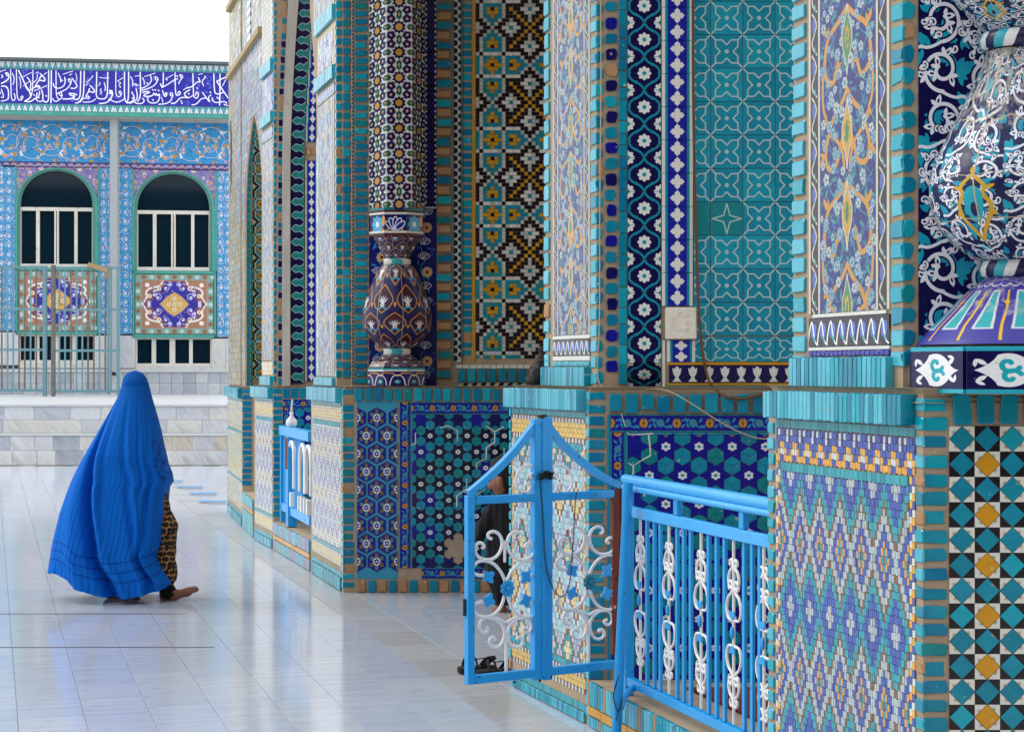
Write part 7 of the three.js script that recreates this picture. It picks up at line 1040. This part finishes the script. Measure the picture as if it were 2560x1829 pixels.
    x.globalAlpha = 0.75; for (let i = 0; i < 60; i++) { const a = (rr(-0.02, 0.085) + 1) % 1 * w, b = rr(330, 520); x.fillStyle = '#0a3a96'; x.beginPath(); x.ellipse(a, b, rr(6, 16), rr(5, 12), rnd() * 3, 0, 7); x.fill(); } x.globalAlpha = 1; // dark lace on the front edge
  });
  const pleat = canvasTex(1024, 32, (x, w, h) => { x.fillStyle = '#808080'; x.fillRect(0, 0, w, h); for (let i = 0; i < w; i += 8) { const g = x.createLinearGradient(i, 0, i + 8, 0); g.addColorStop(0, '#404040'); g.addColorStop(0.5, '#d0d0d0'); g.addColorStop(1, '#404040'); x.fillStyle = g; x.fillRect(i, 0, 8, h); } }, { srgb: false }); pleat.repeat.set(2, 1);
  const cloth = new THREE.MeshPhysicalMaterial({ map: clothTex, roughness: 0.8, specularIntensity: 0.25, bumpMap: pleat, bumpScale: 0.004, side: THREE.DoubleSide });
  part(t, 'burqa', bg, cloth);
  part(t, 'cap_band', new THREE.TorusGeometry(1, 0.05, 8, 60).rotateX(Math.PI / 2).scale(X(369) - X(337), 0.09, 0.089), cloth, X(337), Y(958), 0);
}
{ // boy by the pier, seen from behind
  const Z = 11.9, k = Z / FOC, X = (x) => (x - 1258) * k, Y = (y) => hgt(y, Z), P = (x, y, z = 0) => [X(x), Y(y), z], t = thing('person', 'small barefoot child in black clothes half hidden behind the pier and gate', 'person', [at(1258, 0, Z).x, 0, -Z]);
  const bones = [[P(1252, 1185, -0.01), P(1250, 1205, 0.005), 0.082, 0.068], [P(1252, 1212, 0), P(1254, 1245, 0), 0.04, 0.045], [P(1262, 1265), P(1262, 1340), 0.075, 0.09], [P(1262, 1340), P(1262, 1390), 0.09, 0.085], [P(1238, 1258, 0.02), P(1212, 1310, 0.03), 0.034, 0.028], [P(1212, 1310, 0.03), P(1190, 1356, 0.06), 0.027, 0.02], [P(1288, 1258), P(1300, 1320), 0.034, 0.028], [P(1300, 1320), P(1298, 1370, 0.05), 0.027, 0.02], [P(1250, 1395), P(1249, 1450), 0.06, 0.045], [P(1249, 1450), P(1252, 1516), 0.042, 0.028], [P(1276, 1395, -0.03), P(1280, 1450, -0.03), 0.06, 0.045], [P(1280, 1450, -0.03), P(1284, 1516, -0.03), 0.042, 0.028], [P(1252, 1516), P(1256, 1524, 0.0), 0.026, 0.022], [P(1256, 1525, 0), P(1240, 1526, -0.03), 0.02, 0.018], [P(1284, 1516, -0.03), P(1286, 1524, -0.03), 0.026, 0.022], [P(1286, 1525, -0.03), P(1270, 1526, -0.06), 0.02, 0.018], [P(1190, 1356, 0.06), P(1184, 1368, 0.07), 0.02, 0.017], [P(1222, 1194, -0.012), P(1219, 1199, -0.014), 0.012, 0.01], [P(1250, 1196, 0.078), P(1251, 1208, 0.076), 0.014, 0.011], [P(1230, 1212, 0), P(1226, 1215, 0), 0.03, 0.02]];
  for (let i = 0; i < 4; i++) bones.push([P(1183, 1369, 0.058 + i * 0.008), P(1178 + i, 1380, 0.054 + i * 0.009), 0.007, 0.006]); bones.push([P(1187, 1364, 0.05), P(1190, 1375, 0.04), 0.008, 0.006]); for (let i = 0; i < 5; i++) bones.push([P(1241, 1527, -0.045 + i * 0.009), P(1235 + i, 1528, -0.05 + i * 0.009), 0.008, 0.006]);
  part(t, 'body', metreUV(fieldMesh(capsuleField(bones, 0.022), [X(1170), -0.01, -0.14], [X(1315), 1.02, 0.14], 110), 2), skin);
  const hair = capsuleField([[P(1258, 1172, -0.005), P(1262, 1198, 0.0), 0.092, 0.078]], 0.02), hc = (x, y, z) => Math.max(hair(x, y, z) + 0.003 * Math.sin(x * 300 + y * 140) , -(x - X(1236)) - (y - Y(1180)) * 0.5), hm = new THREE.MeshStandardMaterial({ color: '#0a0808', roughness: 0.75 }); part(t, 'hair', metreUV(fieldMesh(hc, [X(1215), Y(1235), -0.12], [X(1305), Y(1135), 0.12], 56)), hm);
  for (const z of [0.03, -0.05]) part(t, 'eye', new THREE.SphereGeometry(0.008, 8, 6), plain('#e8e4dc', 0.3), X(1223), Y(1188), z);
  const cl = capsuleField([[P(1240, 1252), P(1284, 1252), 0.045, 0.045], [P(1262, 1262), P(1262, 1340), 0.095, 0.11], [P(1262, 1340), P(1260, 1430), 0.11, 0.135], [P(1238, 1258, 0.02), P(1212, 1310, 0.03), 0.046, 0.044], [P(1212, 1310, 0.03), P(1192, 1350, 0.055), 0.044, 0.038], [P(1288, 1258), P(1300, 1320), 0.046, 0.044], [P(1300, 1320), P(1298, 1362, 0.05), 0.044, 0.038], [P(1250, 1425), P(1251, 1500), 0.06, 0.05], [P(1278, 1425, -0.03), P(1282, 1500, -0.03), 0.06, 0.05]], 0.03), blackM = new THREE.MeshStandardMaterial({ color: '#0d0e16', roughness: 0.9 });
  part(t, 'tunic', metreUV(fieldMesh((x, y, z) => cl(x, y, z) + 0.004 * Math.sin(y * 60 + x * 30) + 0.003 * Math.sin(x * 120 + z * 60), [X(1160), Y(1522), -0.18], [X(1330), Y(1230), 0.18], 96)), blackM);
}
{ // sandals
  const mk = (label, x, y, rot) => { const Z = 7200 / (y - 925), t = thing('sandal', label, 'sandal', [at(x, 0, Z).x, 0.004, -Z], 'black sandals left by the pier'); t.rotation.y = rot; const s = new THREE.Shape(); s.moveTo(-0.1, -0.02); s.bezierCurveTo(-0.11, -0.055, -0.02, -0.05, 0.02, -0.034); s.bezierCurveTo(0.06, -0.026, 0.11, -0.04, 0.11, 0); s.bezierCurveTo(0.11, 0.036, 0.06, 0.03, 0.02, 0.034); s.bezierCurveTo(-0.03, 0.045, -0.11, 0.05, -0.1, -0.02); const g = new THREE.ExtrudeGeometry(s, { depth: 0.02, bevelEnabled: true, bevelSize: 0.004, bevelThickness: 0.004, bevelSegments: 2 }).rotateX(-Math.PI / 2).translate(0, 0.006, 0); part(t, 'sole', g, plain('#17151a', 0.85)); const st = (n, l, w) => { const cv = new THREE.CatmullRomCurve3(l.map((p) => new THREE.Vector3(...p))); const sh = new THREE.Shape([[-0.002, -w], [0.002, -w], [0.002, w], [-0.002, w]].map(([a, b]) => new THREE.Vector2(a, b))); part(t, n, new THREE.ExtrudeGeometry(sh, { steps: 24, extrudePath: cv, bevelEnabled: false }), plain('#0b0a0c', 0.8)); };
    st('toe_strap', [[-0.05, 0.02, 0.046], [-0.045, 0.06, 0.03], [-0.04, 0.074, 0], [-0.045, 0.06, -0.034], [-0.05, 0.02, -0.05]], 0.014); st('cross_strap', [[0.0, 0.02, 0.036], [-0.01, 0.07, 0.02], [-0.03, 0.09, -0.005], [-0.05, 0.06, -0.035], [-0.055, 0.02, -0.05]], 0.011); st('heel_strap', [[0.03, 0.02, 0.034], [0.07, 0.06, 0.034], [0.11, 0.07, 0], [0.07, 0.06, -0.034], [0.03, 0.02, -0.034]], 0.009); st('heel_strap', [[-0.01, 0.07, 0.02], [0.04, 0.075, 0.034], [0.07, 0.06, 0.034]], 0.007); };
  mk('black strap sandal standing just behind the gate stile', 1190, 1681, 0.35); mk('black strap sandal next to the foot of the pier, right one of the pair', 1238, 1689, 0.28);
}
{ // black bag on the ledge
  const Z = 8.98, f = capsuleField([[[0, 0.03, 0], [0.02, 0.1, 0.0], 0.05, 0.042], [[0.02, 0.1, 0], [0.012, 0.17, 0], 0.04, 0.024], [[-0.02, 0.03, 0.02], [0.05, 0.03, -0.01], 0.045, 0.04]], 0.04), g = metreUV(fieldMesh((x, y, z) => f(x, y, z) + 0.004 * Math.sin(y * 90 + x * 60) + 0.003 * Math.sin(z * 130 + y * 50), [-0.09, -0.02, -0.09], [0.13, 0.22, 0.09], 48)), m = new THREE.Mesh(g, plain('#0c0b0d', 0.7)); m.name = 'black_bag'; const p = at(1351, 964, Z); m.position.set(p.x, LEDGE[2] + 0.012, p.z); m.castShadow = true; tag(m, 'crumpled black bag tucked on the ledge behind the pier corner', 'bag');
  part(m, 'strap', tube([new THREE.Vector3(-0.05, 0.02, 0.04), new THREE.Vector3(-0.06, 0.07, 0.05), new THREE.Vector3(-0.02, 0.12, 0.06), new THREE.Vector3(0.04, 0.13, 0.05)], 0.004, 24, 6), plain('#6a4a34', 0.6)); part(m, 'strap', tube([new THREE.Vector3(-0.045, 0.02, 0.05), new THREE.Vector3(-0.02, 0.045, 0.06), new THREE.Vector3(0.05, 0.06, 0.055)], 0.006, 20, 6), plain('#3a2a22', 0.6));
}
renderer.render(scene, camera);
